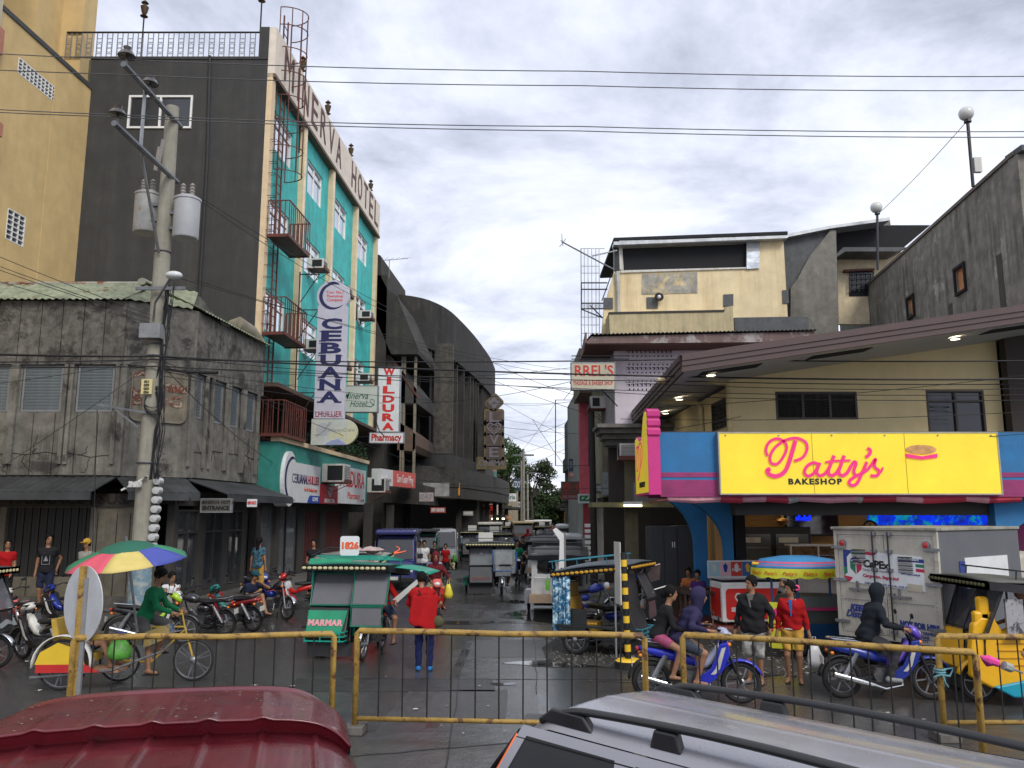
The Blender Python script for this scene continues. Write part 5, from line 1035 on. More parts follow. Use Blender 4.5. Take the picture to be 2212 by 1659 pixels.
for pts,wd in(
  ([(1657,985),(1654,972),(1662,955),(1680,947),(1697,956),(1699,972),(1688,992),(1676,1003),(1664,1000),(1663,985),(1675,966),(1697,951),(1722,946),(1742,955),(1744,972),(1733,989),(1715,996)],5.0),
  ([(1720,951),(1713,972),(1703,1000),(1692,1020),(1675,1029),(1660,1026),(1655,1017),(1662,1013)],7.5),
  ([(1769,1004),(1756,1000),(1742,1008),(1736,1021),(1743,1029),(1757,1022),(1769,1004)],5.5),([(1771,1000),(1763,1019),(1768,1028),(1780,1024),(1790,1012)],5.5),
  ([(1803,984),(1794,1004),(1788,1020),(1794,1028),(1806,1022),(1814,1010)],6),([(1825,984),(1817,1004),(1811,1020),(1817,1028),(1829,1022),(1838,1008)],6),([(1783,999),(1805,996),(1838,995)],4),
  ([(1838,1008),(1846,998),(1850,1002),(1844,1018),(1848,1027),(1861,1022),(1871,1004)],5.5),([(1874,998),(1863,1020),(1849,1045),(1836,1049),(1833,1040),(1846,1030),(1870,1018),(1884,1004)],5.5),
  ([(1884,1004),(1893,992),(1890,1008),(1899,1018),(1894,1028),(1880,1028)],5.5),([(1894,1026),(1903,1020),(1908,1010)],3.5),([(1877,968),(1883,973),(1880,982),(1872,988)],6)):
    stroke(g,S_(pts,wd*1.2),F,z=.012+.0015*random.random(),n=8)
o=g.build('script_lettering',pinkm,t);o.modifiers.new('t','SOLIDIFY').thickness=.01
text('BAKESHOP',F@P2((1759-1858.5)*pm,(1001-1041.5)*pm),.165,lit('ink_black',(.008,.008,.008)),t,width=117*pm,bold=.007,space=1.25)
for k in(-1,1):MB(F).box(k*w_/6-.004,k*w_/6+.004,-h_/2,h_/2,.0,.004).build('panel_seam',flat('seam_yellow',(.45,.32,.02),.5),t)
for k in range(6):MB(F).box(-w_/2+.12+k*(w_-.26)/5,-w_/2+.15+k*(w_-.26)/5,h_/2-.06,h_/2-.03,.0,.012).build('fixing',M_['steel'],t)
lo=MB(F@P2((1995-1858.5)*pm,(1001-971)*pm));lo.prism([(.33*cos(radians(a)),.10*sin(radians(a)))for a in range(0,360,15)],.006,.016,'xy');lo.build('printed_loaf',flat('loaf_print',(.65,.33,.12),.5,var=.3,scale=9),t)
MB(F@P2((1995-1858.5)*pm,(1001-986)*pm)).prism([(-.34,.06),(-.33,-.03),(0,-.07),(.33,-.03),(.34,.06),(0,.0)],.006,.020,'xy').build('printed_tray',pinkm,t)
sx_=X(1400,17.7,4);z0,z1=Z(1068,17.6),Z(878,17.6)
t=thing('side_sign','tall yellow sign with scalloped pink edge facing down the side street','sign',(sx_,17.7,z0),0)
pr=[(0,0),(1.85,-.0),(1.85,z1-z0-.55),(1.6,z1-z0-.5),(1.3,z1-z0-.62),(.8,z1-z0-.62),(.62,z1-z0-.3),(.5,z1-z0-.12),(.3,z1-z0),(.12,z1-z0-.02),(0,z1-z0-.1)]
MB().prism(pr,0,.26,'yz').build('board',mat('magenta_edge',(.60,.03,.22),.45,var=.06),t);MB().prism([(y*.94+.05,z*.94+.05)for y,z in pr],-.012,-.001,'yz').build('yellow_face',flat('lit_yellow_panel',(.8,.6,.05)),t)
for k in range(3):MB().cbox((.13,-.01,z1-z0-.14-.2*k),(.3,.06,.16)).build('scallop',MATS['magenta_edge'],t,bevel=.05)
Fs=face((-.02,.9,.75),(0,-1,0));g=MB();stroke(g,[((x-1720)*.011,(985-y)*.011,.05)for x,y in((1657,985),(1662,955),(1697,956),(1688,992),(1664,1000),(1675,966),(1722,946),(1744,972),(1715,996))],Fs);stroke(g,[(.0,.3,.07),(-.15,-.2,.07),(-.5,-.4,.06)],Fs);g.build('script_lettering',pinkm,t)
text('BAKESHOP',Fs@P2(.1,-.52),.16,MATS['ink_black'],t,bold=.004)
t=thing('furled_awning','rolled pink and red awning hanging under the long yellow sign','awning',(7,18.2,Z(1078,18)));o_=t.location;cols=[mat('awning_pink',(.62,.28,.34),.7,var=.2),mat('awning_red',(.42,.03,.06),.7,var=.2),mat('awning_grey',(.35,.34,.33),.7,var=.2)]
xs=[1440,1500,1555,1600,1650,1700,1720,1790,1850,1858,1930,1990,2080,2130,2200]
for i,(a,b)in enumerate(zip(xs,xs[1:])):MB().tube([Vector((X(a,18,3.1),18.0,Z(1076+3*(i%2),18)))-o_,Vector((X(b,18,3.1)+.02,18.0,Z(1076+3*((i+1)%2),18)))-o_],[.07+.015*(i%3),.09],9).build('awning_roll',cols[(0,0,1,0,1,2,0,0,2,1,0,1,0,1)[i]],t)
MB().tube([W(1480,1080,18)-o_+Vector((-.8,-.1,-.05)),W(1465,1075,18)-o_],.03,6).build('arm',M_['rust_red'],t)
def bracket(x_out,x_col,xc1,y,z0,z1,name='arch_column',th=.3):
    g=MB();n=10;P=[(x_out,z1),(x_out,z1-.18)]
    for i in range(n+1):a=pi/2*i/n;P.append((x_out+(x_col-x_out)*sin(a),z1-.18-(z1-.18-1.85)*(1-cos(a))))
    P+=[(x_col,z0),(xc1,z0),(xc1,z1)]
    for(a,b),(c,d_)in zip(P[1:n+3],P[2:n+3]):g.add([(a,y,b),(c,y,d_),(c,y,z1),(a,y,z1),(a,y+th,b),(c,y+th,d_),(c,y+th,z1),(a,y+th,z1)],[(0,1,2,3),(7,6,5,4),(0,4,5,1)])
    g.box(x_col,xc1,y,y+th,z0,z1);return g.build(name,bb_,bk,world=True)
bracket(X(1392,22.3,2.5),X(1503,22.3,1.5),X(1530,22.3,1.5),22.3,.06,zb0+.3);bracket(X(1432,21.2,2.5),X(1568,21.2,1.5),X(1586,21.2,1.5),21.2,.06,zb0+.2)
bracket(X(2212,18.3,2.5)+1.5,X(2178,18.3,1.5),X(2160,18.3,1.5),18.3,.02,zb0-.06);MB().box(X(2160,19.5,1.5),15,19.6,19.8,.06,3.1).build('end_panel',mg,bk,world=True)
MB().box(X(1586,18.6,2.7),X(2160,18.6,2.7),18.5,18.9,Z(1113,18.6),zb0-.07).build('shutter_box',mat('dark_beam',(.035,.032,.03),.7),bk,world=True)
MB().box(X(1587,21.3,2),X(1609,21.3,2),21.2,21.6,.06,3.2).build('pier',dk,bk,world=True);MB().box(X(1531,23.2,2),X(1590,23.2,2),23.2,23.4,.06,3.2).build('poster_wall',mat('orange_interior',(.60,.34,.13),.8,var=.08),bk,world=True)
MB().box(X(1531,23.1,1.5),X(1588,23.1,1.5),23.13,23.19,1.15,1.3).build('dado_band',mg,bk,world=True);MB().box(X(1531,23.1,1.5),X(1588,23.1,1.5),23.13,23.19,.8,1.08).build('dado_band',mg,bk,world=True)
pst=MB().box(X(1537,23.1,2),X(1568,23.1,2),23.1,23.16,Z(1196,23.1),Z(1134,23.1)).build('poster',mat('food_poster',(.22,.28,.34),.5,patch=(.55,.27,.10),pscale=3.2,pth=.48,var=.3),bk,world=True)
it=thing('shop_interior','warm orange bakery interior seen under the sign behind the freezer and truck','interior',(9,24,.06));xi0,xi1=X(1590,21,2),16
MB().box(xi0,xi1,25.5,25.7,.06,3.3).build('back_wall',MATS['orange_interior'],it,world=True);MB().box(xi0-.2,xi1,18.9,25.7,3.2,3.3).build('ceiling',mat('shop_ceiling',(.45,.40,.32),.8),it,world=True);MB().box(xi0-.2,xi0,22.3,25.5,.06,3.2).build('side_wall',MATS['orange_interior'],it,world=True)
cl=flat('lit_ceiling_panel',(1,.80,.50),.5,var=0,bump=0,emit=4.0)
for k,x in enumerate((6.6,9.4,12.2)):MB().box(x,x+1.1,22.6,23.0,3.13,3.19).build('ceiling_light',cl,it,world=True)
MB().box(X(1875,25.4,3),X(2140,25.4,3),25.40,25.48,2.35,3.18).build('mural',flat('glowing_blue_mural',(.0,.02,.55),.5,var=.5,scale=4,patch=(.0,.18,.22),pscale=2.5,pth=.52,emit=.9),it,world=True)  # mural colour also glows by itself, though it is no lamp
tvt=thing('television','black television showing blue bars on the orange bakery wall','television',W(1756,1158,25.1));MB().box(-.8,.8,0,.1,0,1.0).build('casing',M_['black'],tvt,bevel=.01);MB().box(-.75,.75,-.012,-.002,.06,.94).build('screen',M_['glass_dark'],tvt)
g=MB();
for a,h in((-.5,.12),(-.42,.2),(-.34,.1),(-.26,.28),(-.18,.12),(-.1,.18)):g.box(a,a+.07,-.02,-.014,.45,.45+h)
g.build('blue_graph',flat('screen_blue',(0,.02,.9),.5,emit=1.2,var=0),tvt,kind='stuff')
fr_=thing('drinks_fridge','black two door glass fridge standing in the orange bakery interior','fridge',(X(1675,24.6,1),24.6,.06));MB().box(-1.1,1.1,0,.6,0,2.25).build('cabinet',M_['black'],fr_,bevel=.02)
for a,b in((-1.0,-.1),(.05,1.0)):
    dd_=MB().box(a,b,-.03,-.01,.25,2.05).build('door',flat('fridge_glass',(.10,.11,.11),.1),fr_)
    for k in range(4):MB().box(a+.05,b-.05,-.05,-.035,.5+.38*k,.53+.38*k).build('shelf',M_['steel'],fr_)
    MB().box(a+.08,b-.3,-.05,-.035,1.8,1.95).build('notice',M_['dirty_white'],fr_)
dc=thing('display_case','white framed glass bread case between fridge and truck','display case',(X(1770,23,1),23,.06));MB().box(-.75,.75,0,.5,0,1.0).build('base',M_['dirty_white'],dc);g=MB()
for x in(-.75,0,.72):g.box(x,x+.04,0,.04,1.0,1.75)
g.box(-.75,.76,0,.5,1.75,1.8);g.build('frame',M_['white'],dc)
MB().box(-.7,.7,.3,.34,1.0,1.74).build('back_panel',mat('bread_tray',(.35,.18,.07),.7,var=.6,scale=8),dc)
for k in range(2):MB().box(-.72,.72,.02,.3,1.25+.25*k,1.27+.25*k).build('shelf',M_['steel'],dc)
sc=thing('price_sign','small red sign above shelves beside the bread case','sign',W(1822,1250,22.5));MB().box(-.45,.45,0,.06,0,.2).build('board',redl,sc);text('Pizza Pan',face((0,-.01,.1),(1,0,0)),.14,wsign,sc)
ck=thing('wall_clock','round black rimmed clock on the bakery wall above truck','clock',W(1880,1140,25.2));MB().torus((0,0,0),.2,.03,'y',24).build('rim',M_['black'],ck);MB().lathe([(.19,0),(.19,.02)],20,ax='y').build('dial',mat('clock_dial',(.5,.3,.15),.6),ck);MB().box(-.012,.012,-.03,-.01,0,.14).box(0,.1,-.03,-.01,-.01,.012).build('hands',M_['black'],ck)
fn=thing('ceiling_fan','bronze ceiling fan under the bakery ceiling above the fridge','fan',W(1690,1125,23));g=MB();g.lathe([(.03,.2),(.05,.08),(.16,.05),(.18,0),(.1,-.1),(0,-.13)],14);g.build('motor',mat('brass',(.45,.27,.10),.35,metal=.7),fn,smooth=True)
for k in range(4):a=.2+k*pi/2;MB().cbox((.55*cos(a),.55*sin(a),.02),(.7,.13,.012),rot=Matrix.Rotation(a,4,'Z')).build('blade',M_['rust_red'],fn)
cbn=thing('steel_cabinet','tall dark steel double door cabinet at the bakery side arch','cabinet',(X(1455,23.6,1),23.6,.06),0);MB().box(-.62,.12,0,.9,0,2.28).box(.125,.66,0,.9,0,2.3).build('body',mat('cabinet_grey',(.045,.047,.052),.55,var=.12),cbn,bevel=.01)
for x in(-.59,-.22):MB().box(x,x+.34,-.02,-.004,.06,2.22).build('door',MATS['cabinet_grey'],cbn,bevel=.006)
MB().box(-.02,.0,-.035,-.02,1.7,1.85).box(.04,.06,-.035,-.02,1.7,1.85).build('handle',M_['white'],cbn,kind='stuff')
def table(x,y,lab,z=.06):
    t=thing('wooden_table',lab,'table',(x,y,z),0,'wooden tables outside the bakery');m=mat('dark_table_wood',(.05,.028,.018),.5,var=.3)
    MB().box(-.6,.6,-.3,.3,.70,.75).build('top',m,t)
    for a in(-.5,.5):
        for b in(-.22,.22):MB().box(a-.03,a+.03,b-.03,b+.03,0,.70).build('leg',m,t)
table(X(1500,21.9,.7),21.9,'brown table farther from the road by the dark cabinet');table(X(1520,20.9,.7),20.9,'brown table nearer the red and white ice cream freezer')
def V3(*a):return np.array(a,float)
def ik(a,c,l1,l2,pole):
    a,c,pole=V3(*a),V3(*c),V3(*pole);d=c-a;L_=np.linalg.norm(d);m=(l1+l2)*.995
    if L_>m:c=a+d/L_*m;d=c-a;L_=m
    t=(l1*l1-l2*l2+L_*L_)/(2*L_);hh=sqrt(max(l1*l1-t*t,0));u=d/L_;p=pole-u*(pole@u);p/=(np.linalg.norm(p)+1e-9);return a+u*t+p*hh,c
SK=M_['skin'];HA=M_['hair']
def person(label,loc,rz=0.,h=1.66,hip=None,lean=3,hands=None,feet=None,top=None,sleeve=.55,bottom=None,leg=.95,shoes=None,hair='short',hyaw=0,hpitch=0,res=.024,fat=1.,hem=.10,knee=None,elbow=None,group=None,loose=1.,det=0,roll=0,acc=None,skin=None,hmat=None):
    s=h/1.7;skin=skin or SK
    t=thing('person',label,'person',loc,rz,group)
    hp=V3(*(hip or(0,0,.93)))if not hip else V3(*hip)/s
    ln=radians(lean);up=V3(sin(ln),sin(radians(roll)),cos(ln));up/=np.linalg.norm(up);Y=V3(0,1,0)
    ch=hp+up*.35;nk=hp+up*.53;hu=V3(sin(ln*.5),0,cos(ln*.5));hd=nk+hu*.17
    sh=[hp+up*.452+Y*q*.155 for q in(1,-1)];hj=[hp+Y*q*.09+V3(0,0,-.02)for q in(1,-1)]
    hands=[V3(*q)/s for q in(hands or[(s*.03,s*.25,s*.76),(s*.03,-s*.25,s*.76)])];feet=[V3(*q)/s for q in(feet or[(s*.02,s*.1,s*.075),(-.02*s,-s*.1,s*.075)])]
    el=[];wr=[];kn=[];an=[]
    for i,q in enumerate((1,-1)):
        e,w_=ik(sh[i],hands[i],.285,.25,(elbow[i]if elbow else(-.8,q*.5,-.4)));el.append(e);wr.append(w_)
        k,a=ik(hj[i],feet[i],.43,.42,(knee[i]if knee else(1,q*.12,.1)));kn.append(k);an.append(a)
    Ry=Matrix.Rotation(radians(hyaw),3,'Z')@Matrix.Rotation(radians(hpitch)+ln*.4,3,'Y');R=np.array(Ry)
    def torso(P,g):
        d=cap_(P,hj[0]*.8+hj[1]*.2,hj[1]*.8+hj[0]*.2,.098*fat+g);
        for q in(1,-1):d=smin(d,cap_(P,hp+Y*q*.045,ch+Y*q*.055,.088*fat+g,.1*fat+g),.05)
        d=smin(d,cap_(P,ch-Y*.07+up*.03,ch+Y*.07+up*.03,.1*fat+g),.05);return smin(d,cap_(P,sh[0]*.95+sh[1]*.05,sh[1]*.95+sh[0]*.05,.052+g),.07)
    def body(P):
        d=torso(P,-.006)
        d=smin(d,cap_(P,hp+up*.45,hd-hu*.06,.055,.048),.04)
        for i in(0,1):
            d=smin(d,cap_(P,sh[i],el[i],.046*fat,.038),.03);d=smin(d,cap_(P,el[i],wr[i],.038,.025),.015)
            fd=(wr[i]-el[i])/np.linalg.norm(wr[i]-el[i]);d=smin(d,cap_(P,wr[i],wr[i]+fd*.07,.024,.032),.02)
            if res>.02:d=smin(d,cap_(P,wr[i]+fd*.07,wr[i]+fd*.13,.03,.018),.01)
            d=smin(d,cap_(P,hj[i],kn[i],.08*fat,.055),.04);d=smin(d,cap_(P,kn[i],an[i],.054,.036),.02)
            d=smin(d,cap_(P,an[i]+V3(-.03,0,-.03),an[i]+V3(.14,(1,-1)[i]*.03,-.045),.036,.028),.02)
        Q=(P-hd)@R;hf=ell_(Q,(0,0,.03),(.098,.078,.105));hf=smin(hf,ell_(Q,(.03,0,-.055),(.062,.055,.065)),.03);hf=smin(hf,cap_(Q,(.095,0,.015),(.112,0,-.02),.008,.014),.012)
        for q in(1,-1):hf=smin(hf,ell_(Q,(-.005,q*.078,0),(.02,.012,.033)),.008)
        return smin(d,hf,.02)
    allp=np.array([hp,nk,hd]+sh+hj+el+wr+kn+an);lo=allp.min(0)-.2;hi=allp.max(0)+.22;lo[2]=max(lo[2],-.06)
    S_m=Matrix.Diagonal((s,s,s,1))
    def emit(fn,name,m,h_=res,lo_=lo,hi_=hi,fing=False):
        v,f=nets(fn,lo_,hi_,h_);mb=MB(S_m);mb.add(v,f)
        if fing:
            for i,q in enumerate((1,-1)):
                fd=(wr[i]-el[i])/np.linalg.norm(wr[i]-el[i]);sd_=np.cross(fd,V3(0,q,.2));sd_/=np.linalg.norm(sd_);dn=np.cross(sd_,fd)*q
                for k in range(4):
                    b=wr[i]+fd*.075+sd_*(.024-.016*k);l=(.07,.078,.072,.056)[k];mb.tube([b,b+fd*l*.5+dn*.008,b+fd*l*.85+dn*.03,b+fd*l*.8+dn*.05],[.009,.0085,.008,.006],6)
                b=wr[i]+fd*.02+sd_*.026;mb.tube([b,b+sd_*.025+fd*.03+dn*.01,b+sd_*.028+fd*.062+dn*.02],[.011,.01,.007],6)
        return mb.build(name,m,t,smooth='all')
    emit(body,'body',skin,fing=res<=.02)
    rs_=np.random.RandomState(len(label));ph=rs_.rand(6)*6
    def fold(P,a):return 1.5*a*(np.sin(P[...,2]*38+P[...,1]*16+ph[0])*np.sin(P[...,0]*21+ph[1]+P[...,2]*9)+.7*np.sin(P[...,1]*33+P[...,2]*27+ph[2]))
    if top is not None:
        def shirt(P):
            d=torso(P,.016*loose)
            if hem:d=smin(d,cap_(P,hp-up*(hem-.08)+Y*.055,hp-up*(hem-.08)-Y*.055,.105*fat+.014*loose),.06)
            for i in(0,1):
                d=smin(d,cap_(P,sh[i],sh[i]+(el[i]-sh[i])*min(sleeve,1),.058*fat+.004*loose,.055),.03)
                if sleeve>1:d=smin(d,cap_(P,el[i],el[i]+(wr[i]-el[i])*(sleeve-1),.05,.037),.02)
            d=np.maximum(d,-((P-(hp-up*hem))@up));
            for i in(0,1):
                if sleeve<=1:e=(el[i]-sh[i])/np.linalg.norm(el[i]-sh[i]);d=np.where(cap_(P,sh[i],el[i],.085)<0,np.maximum(d,(P-(sh[i]+(el[i]-sh[i])*sleeve))@e),d)
            return np.maximum(d+fold(P,.0035*loose),-(np.linalg.norm(P-(nk+up*.035),axis=-1)-.068))
        emit(shirt,'shirt',top)
    if bottom is not None:
        def pants(P):
            d=cap_(P,hj[0]*.85+hj[1]*.15,hj[1]*.85+hj[0]*.15,.112*fat)
            for i in(0,1):
                f=min(leg,1);d=smin(d,cap_(P,hj[i],hj[i]+(kn[i]-hj[i])*f,.098*fat,.078 if leg<1.2 else.07),.04)
                if leg>1:d=smin(d,cap_(P,kn[i],kn[i]+(an[i]-kn[i])*(leg-1),.07,.056),.03)
                if leg<=1:e=(kn[i]-hj[i])/np.linalg.norm(kn[i]-hj[i]);d=np.where(cap_(P,hj[i],kn[i],.14)<0,np.maximum(d,(P-(hj[i]+(kn[i]-hj[i])*leg))@e),d)
            return np.maximum(d+fold(P,.004),(P-(hp+up*.07))@up)
        emit(pants,'trousers' if leg>1.2 else 'shorts',bottom)
    for i in(0,1):
        sm=shoes or M_['black'];y_=(1,-1)[i];a=an[i]
        if shoes:emit(lambda P:smin(cap_(P,a+V3(-.035,0,-.035),a+V3(.15,y_*.03,-.045),.046,.036),cap_(P,a,a+V3(0,0,-.02),.045),.02),'shoe',shoes,min(res,.02),a-.12,a+V3(.24,.14,.1))
        else:MB(S_m).cbox(tuple(a+V3(.055,y_*.015,-.079)),(.25,.085,.018)).build('sandal',sm,t)
    hm=hmat or HA
    def hairf(P):
        Q=(P-hd)@R;d=ell_(Q,(-.008,0,.038),(.112,.092,.118));cut=ell_(Q,(.115,0,-.035),(.10,.085,.105));d=np.maximum(d,-cut);low=-.045 if hair!='long' else-.09
        d=np.maximum(d,low-Q[...,2])
        if hair=='long':d=smin(d,cap_(Q,(-.07,0,0),(-.09,0,-.24),.06,.05),.04)
        if hair=='tail':d=smin(d,ell_(Q,(-.12,0,.0),(.05,.045,.07)),.02)
        return d+.004*np.sin(Q[...,1]*90)*np.sin(Q[...,0]*70)
    if hair=='hood':
        def hood(P):
            Q=(P-hd)@R;d=ell_(Q,(-.015,0,.025),(.13,.108,.145));d=smin(d,cap_(P,nk,hd-hu*.1,.085),.05);return np.maximum(d,-ell_(Q,(.13,0,-.01),(.085,.068,.095)))
        emit(hood,'hood',top,lo_=hd-.26,hi_=hd+.22)
    else:emit(hairf,'hair',hm,min(res,.02),hd-.36,hd+.2)
    HM=Matrix.Diagonal((s,s,s,1))@Matrix.Translation(hd)@Ry.to_4x4()
    if hair=='cap':g=MB(HM);g.ball((0,0,.06),(.118,.098,.1));g.cbox((.13,0,.055),(.12,.14,.012));g.build('cap',acc,t,smooth=True)
    if det:
        for q in(1,-1):
            MB(HM).ball((.088,q*.031,.012),(.010,.015,.007),8,6).build('eye',flat('eye_dark',(.01,.008,.007),.2),t);MB(HM).cbox((.093,q*.031,.034),(.012,.036,.006)).build('eyebrow',HA,t)
        MB(HM).ball((.092,0,-.058),(.008,.023,.007),8,6).build('mouth',mat('lips',(.20,.07,.05),.5),t)
    return t,dict(hd=hd*s,wr=[w_*s for w_ in wr],ch=ch*s,hp=hp*s,up=up,sh=[q*s for q in sh],el=[q*s for q in el])
def wheel(parent,x,y,R,tw=.045,spokes='mag',rimm=None,name='wheel'):
    t=MB().torus((x,y,R),R-tw,tw,'y',28,8,.85).build(name,M_['rubber'],parent,smooth='all');rm=rimm or M_['steel']
    g=MB();g.torus((x,y,R),R-tw*1.9,.014,'y',28,6);g.lathe([(.02,-.07),(.055,-.05),(.055,.05),(.02,.07)],10,(x,y,R),'y')
    if spokes=='mag':
        for k in range(6):a=pi*k/3;g.tube([(x+.04*cos(a),y,R+.04*sin(a)),(x+(R-tw*2)*cos(a+.12),y,R+(R-tw*2)*sin(a+.12))],.014,4)
    else:
        for k in range(24):a=2*pi*k/24;g.tube([(x+.045*cos(a),y+.03*(-1)**k,R+.045*sin(a)),(x+(R-tw*2)*cos(a+.25*(-1)**(k//2)),y,R+(R-tw*2)*sin(a+.25*(-1)**(k//2)))],.0035,3)
    g.build('rim',rm,t,smooth=True);return t
def motorbike(label,loc,rz,col=None,style='under',lean=0.,accent=None,plate=True,group='motorcycles standing at the roadside',light=False,mir=True,t=None,rimm=None):
    col=col or M_['black'];ac=accent or col
    if t is None:t=thing('motorcycle',label,'motorcycle',loc,rz,group);t.rotation_euler=(lean,0,rz)
    R=.29;st=M_['steel'];bl=M_['black'];dkk=M_['dark_steel']
    wheel(t,-.62,0,R,rimm=rimm,spokes='mag' if style=='under' else 'wire');wheel(t,.64,0,R,.04,rimm=rimm,spokes='mag' if style=='under' else 'wire')
    hx,hz=.36,.93
    for q in(1,-1):
        MB().tube([(.64,q*.075,R),(.50,q*.075,.62)],.024,8).tube([(.50,q*.075,.62),(hx,q*.075,hz)],.017,8).build('fork',st if style=='naked' else dkk,t,smooth=True)
        MB().tube([(hx-.02,0,hz+.05),(hx-.04,q*.12,hz+.09),(hx-.1,q*.24,hz+.12),(hx-.14,q*.27,hz+.11)],.012,6).tube([(hx-.13,q*.26,hz+.112),(hx-.2,q*.36,hz+.10)],.019,8).build('handlebar',bl,t,smooth=True)
        MB().tube([(-.62,q*.11,R+.02),(-.42,q*.12,.66)],[.03,.035],8).tube([(-.60,q*.11,R+.06),(-.46,q*.12,.6)],.042,10).build('shock_absorber',st,t)
        MB().tube([(-.62,q*.09,R),(-.12,q*.08,.33)],.022,4).build('swing_arm',dkk,t)
        MB().tube([(-.03,q*.05,.27),(-.03,q*.22,.27)],.014,6).tube([(-.35,q*.09,.36),(-.36,q*.19,.34)],.012,6).build('foot_peg',bl,t)
        if mir:MB().tube([(hx-.06,q*.2,hz+.12),(hx-.04,q*.28,hz+.26)],.006,5).ball((hx-.04,q*.31,hz+.28),(.012,.065,.04),10,6).build('mirror',bl,t,smooth=True)
        MB().ball((.47,q*.15,.83),(.035,.03,.03),8,6).build('indicator',M_['amber'],t,smooth='all');MB().ball((-.78,q*.13,.66),(.03,.028,.025),8,6).build('indicator',M_['amber'],t,smooth='all')
    g=MB();g.cbox((-.02,0,.36),(.3,.24,.2));g.lathe([(.085,-.13),(.085,.13)],12,(-.12,0,.36),'y');g.tube([(.05,0,.42),(.2,0,.56)]if style=='naked' else[(.05,0,.38),(.26,0,.42)],.07,10)
    for k in range(6):a,b=(.06+.025*k,.42+.026*k)if style=='naked' else(.1+.03*k,.385+.008*k);g.cbox((a,0,b),(.012 if style=='under' else.15,.17,.15 if style=='under' else.008))
    g.build('engine',mat('engine_alloy',(.13,.13,.135),.45,metal=.7,var=.4,scale=14,bump=.3),t)
    MB().tube([(.18,-.09,.38),(.2,-.11,.22),(-.05,-.13,.17),(-.2,-.14,.22)],.02,8).tube([(-.2,-.14,.22),(-.4,-.15,.27),(-.78,-.16,.37)],[.03,.048,.045],10).build('exhaust',M_['chrome'],t,smooth=True)
    MB().tube([(-.55,.07,.38),(-.1,.07,.42),(-.08,.07,.3),(-.6,.07,.21),(-.66,.07,.3)],.018,4,closed=True).build('chain_cover',bl,t)
    MB().tube([(.12,.1,.18),(-.02,.2,.02)],.012,5).build('stand',bl,t)
    def hull(secs,name,m,n=12,pw=2.5):
        rings=[]
        for x,z,hh,ww in secs:
            r=[]
            for k in range(n):a=2*pi*k/n;c,s_=cos(a),sin(a);r.append((x,ww*abs(c)**(2/pw)*(1 if c>0 else-1),z+hh*abs(s_)**(2/pw)*(1 if s_>0 else-1)))
            rings.append(r)
        g=MB();g.loft(rings);return g.build(name,m,t,smooth='all')
    hull([(-.72,.80,.03,.05),(-.66,.80,.045,.11),(-.4,.775,.05,.14),(-.1,.74,.045,.12),(.08,.74,.03,.06)]if style=='under' else[(-.70,.80,.03,.06),(-.6,.80,.05,.12),(-.25,.76,.05,.13),(-.0,.77,.04,.08)],'seat',mat('bike_seat',(.014,.014,.015),.6,bump=.2))
    def fender(cx,a0,a1,rr,ww,m,name):
        g=MB();n=10;P=[]
        for i in range(n+1):
            a=radians(a0+(a1-a0)*i/n);P.append([(cx+rr*cos(a)*q,y,R+rr*sin(a)*q)for y,q in((-ww,.93),(-ww*.8,.99),(0,1.02),(ww*.8,.99),(ww,.93))])
        vs=[p for r in P for p in r];g.add(vs,[(i*5+j,i*5+j+1,i*5+j+6,i*5+j+5)for i in range(n)for j in range(4)]);g.build(name,m,t,smooth='all',solid=.006)
    fender(.64,20,150,.32,.06,col if style=='under' else M_['chrome'],'front_fender');fender(-.62,60,175,.34,.07,bl,'rear_fender')
    if style=='under':
        hull([(-.80,.74,.03,.03),(-.7,.73,.06,.10),(-.45,.68,.08,.125),(-.2,.62,.08,.11),(.0,.56,.06,.08)],'tail_cowl',col)
        hull([(.02,.52,.05,.06),(.16,.55,.07,.085),(.28,.66,.10,.09),(.34,.76,.09,.08)],'centre_cowl',ac)
        for q in(1,-1):
            g=MB();pr=[(.45,.86),(.34,.84),(.28,.66),(.20,.50),(.06,.40),(.02,.32),(.14,.27),(.28,.36),(.38,.50),(.47,.68)];A=[(x,q*(.11+.06*(.5+z)),z)for x,z in pr];B=[(x+.03,q*(.085),z)for x,z in pr];n=len(pr)
            g.add(A+B,[tuple(range(n)),tuple(range(n,2*n))[::-1]]+[(i,(i+1)%n,n+(i+1)%n,n+i)for i in range(n)]);g.build('leg_shield',col,t,recalc=True,bevel=.012);MB().add([(x,q*(.113+.06*(.5+z)),z)for x,z in((.42,.80),(.36,.78),(.27,.50),(.20,.42),(.26,.42),(.33,.50))],[tuple(range(6))]).build('decal',M_['white']if q>0 else M_['dirty_white'],t,solid=.003)
        hull([(.30,.98,.03,.06),(.38,.99,.07,.12),(.46,.95,.09,.13),(.52,.90,.06,.09),(.54,.88,.02,.04)],'head_cowl',ac)
        g=MB();g.ball((.505,0,.93),(.04,.085,.05),12,8)
    else:
        hull([(-.02,.78,.03,.05),(.05,.80,.09,.12),(.2,.84,.12,.145),(.32,.85,.09,.12),(.38,.84,.03,.06)],'fuel_tank',col,pw=2.2);hull([(-.28,.60,.07,.10),(-.05,.62,.09,.12),(.0,.62,.04,.1)],'side_cover',ac);hull([(-.82,.80,.02,.04),(-.74,.79,.04,.08),(-.66,.78,.04,.1)],'tail_cowl',col)
        MB().tube([(.36,0,.86),(.3,0,.62),(.16,0,.3),(-.3,0,.3),(-.36,0,.7),(.3,0,.78)],.02,6).build('frame',bl,t)
        g=MB();g.lathe([(.05,-.05),(.09,0),(.1,.07),(.02,.085)],16,(.46,0,.88),'x')
    g.build('headlight',flat('lit_headlamp',(1,.9,.6),.2,emit=14,var=0)if light else flat('lamp_glass',(.62,.64,.66),.08,spec=1,coat=.5),t,smooth=True)
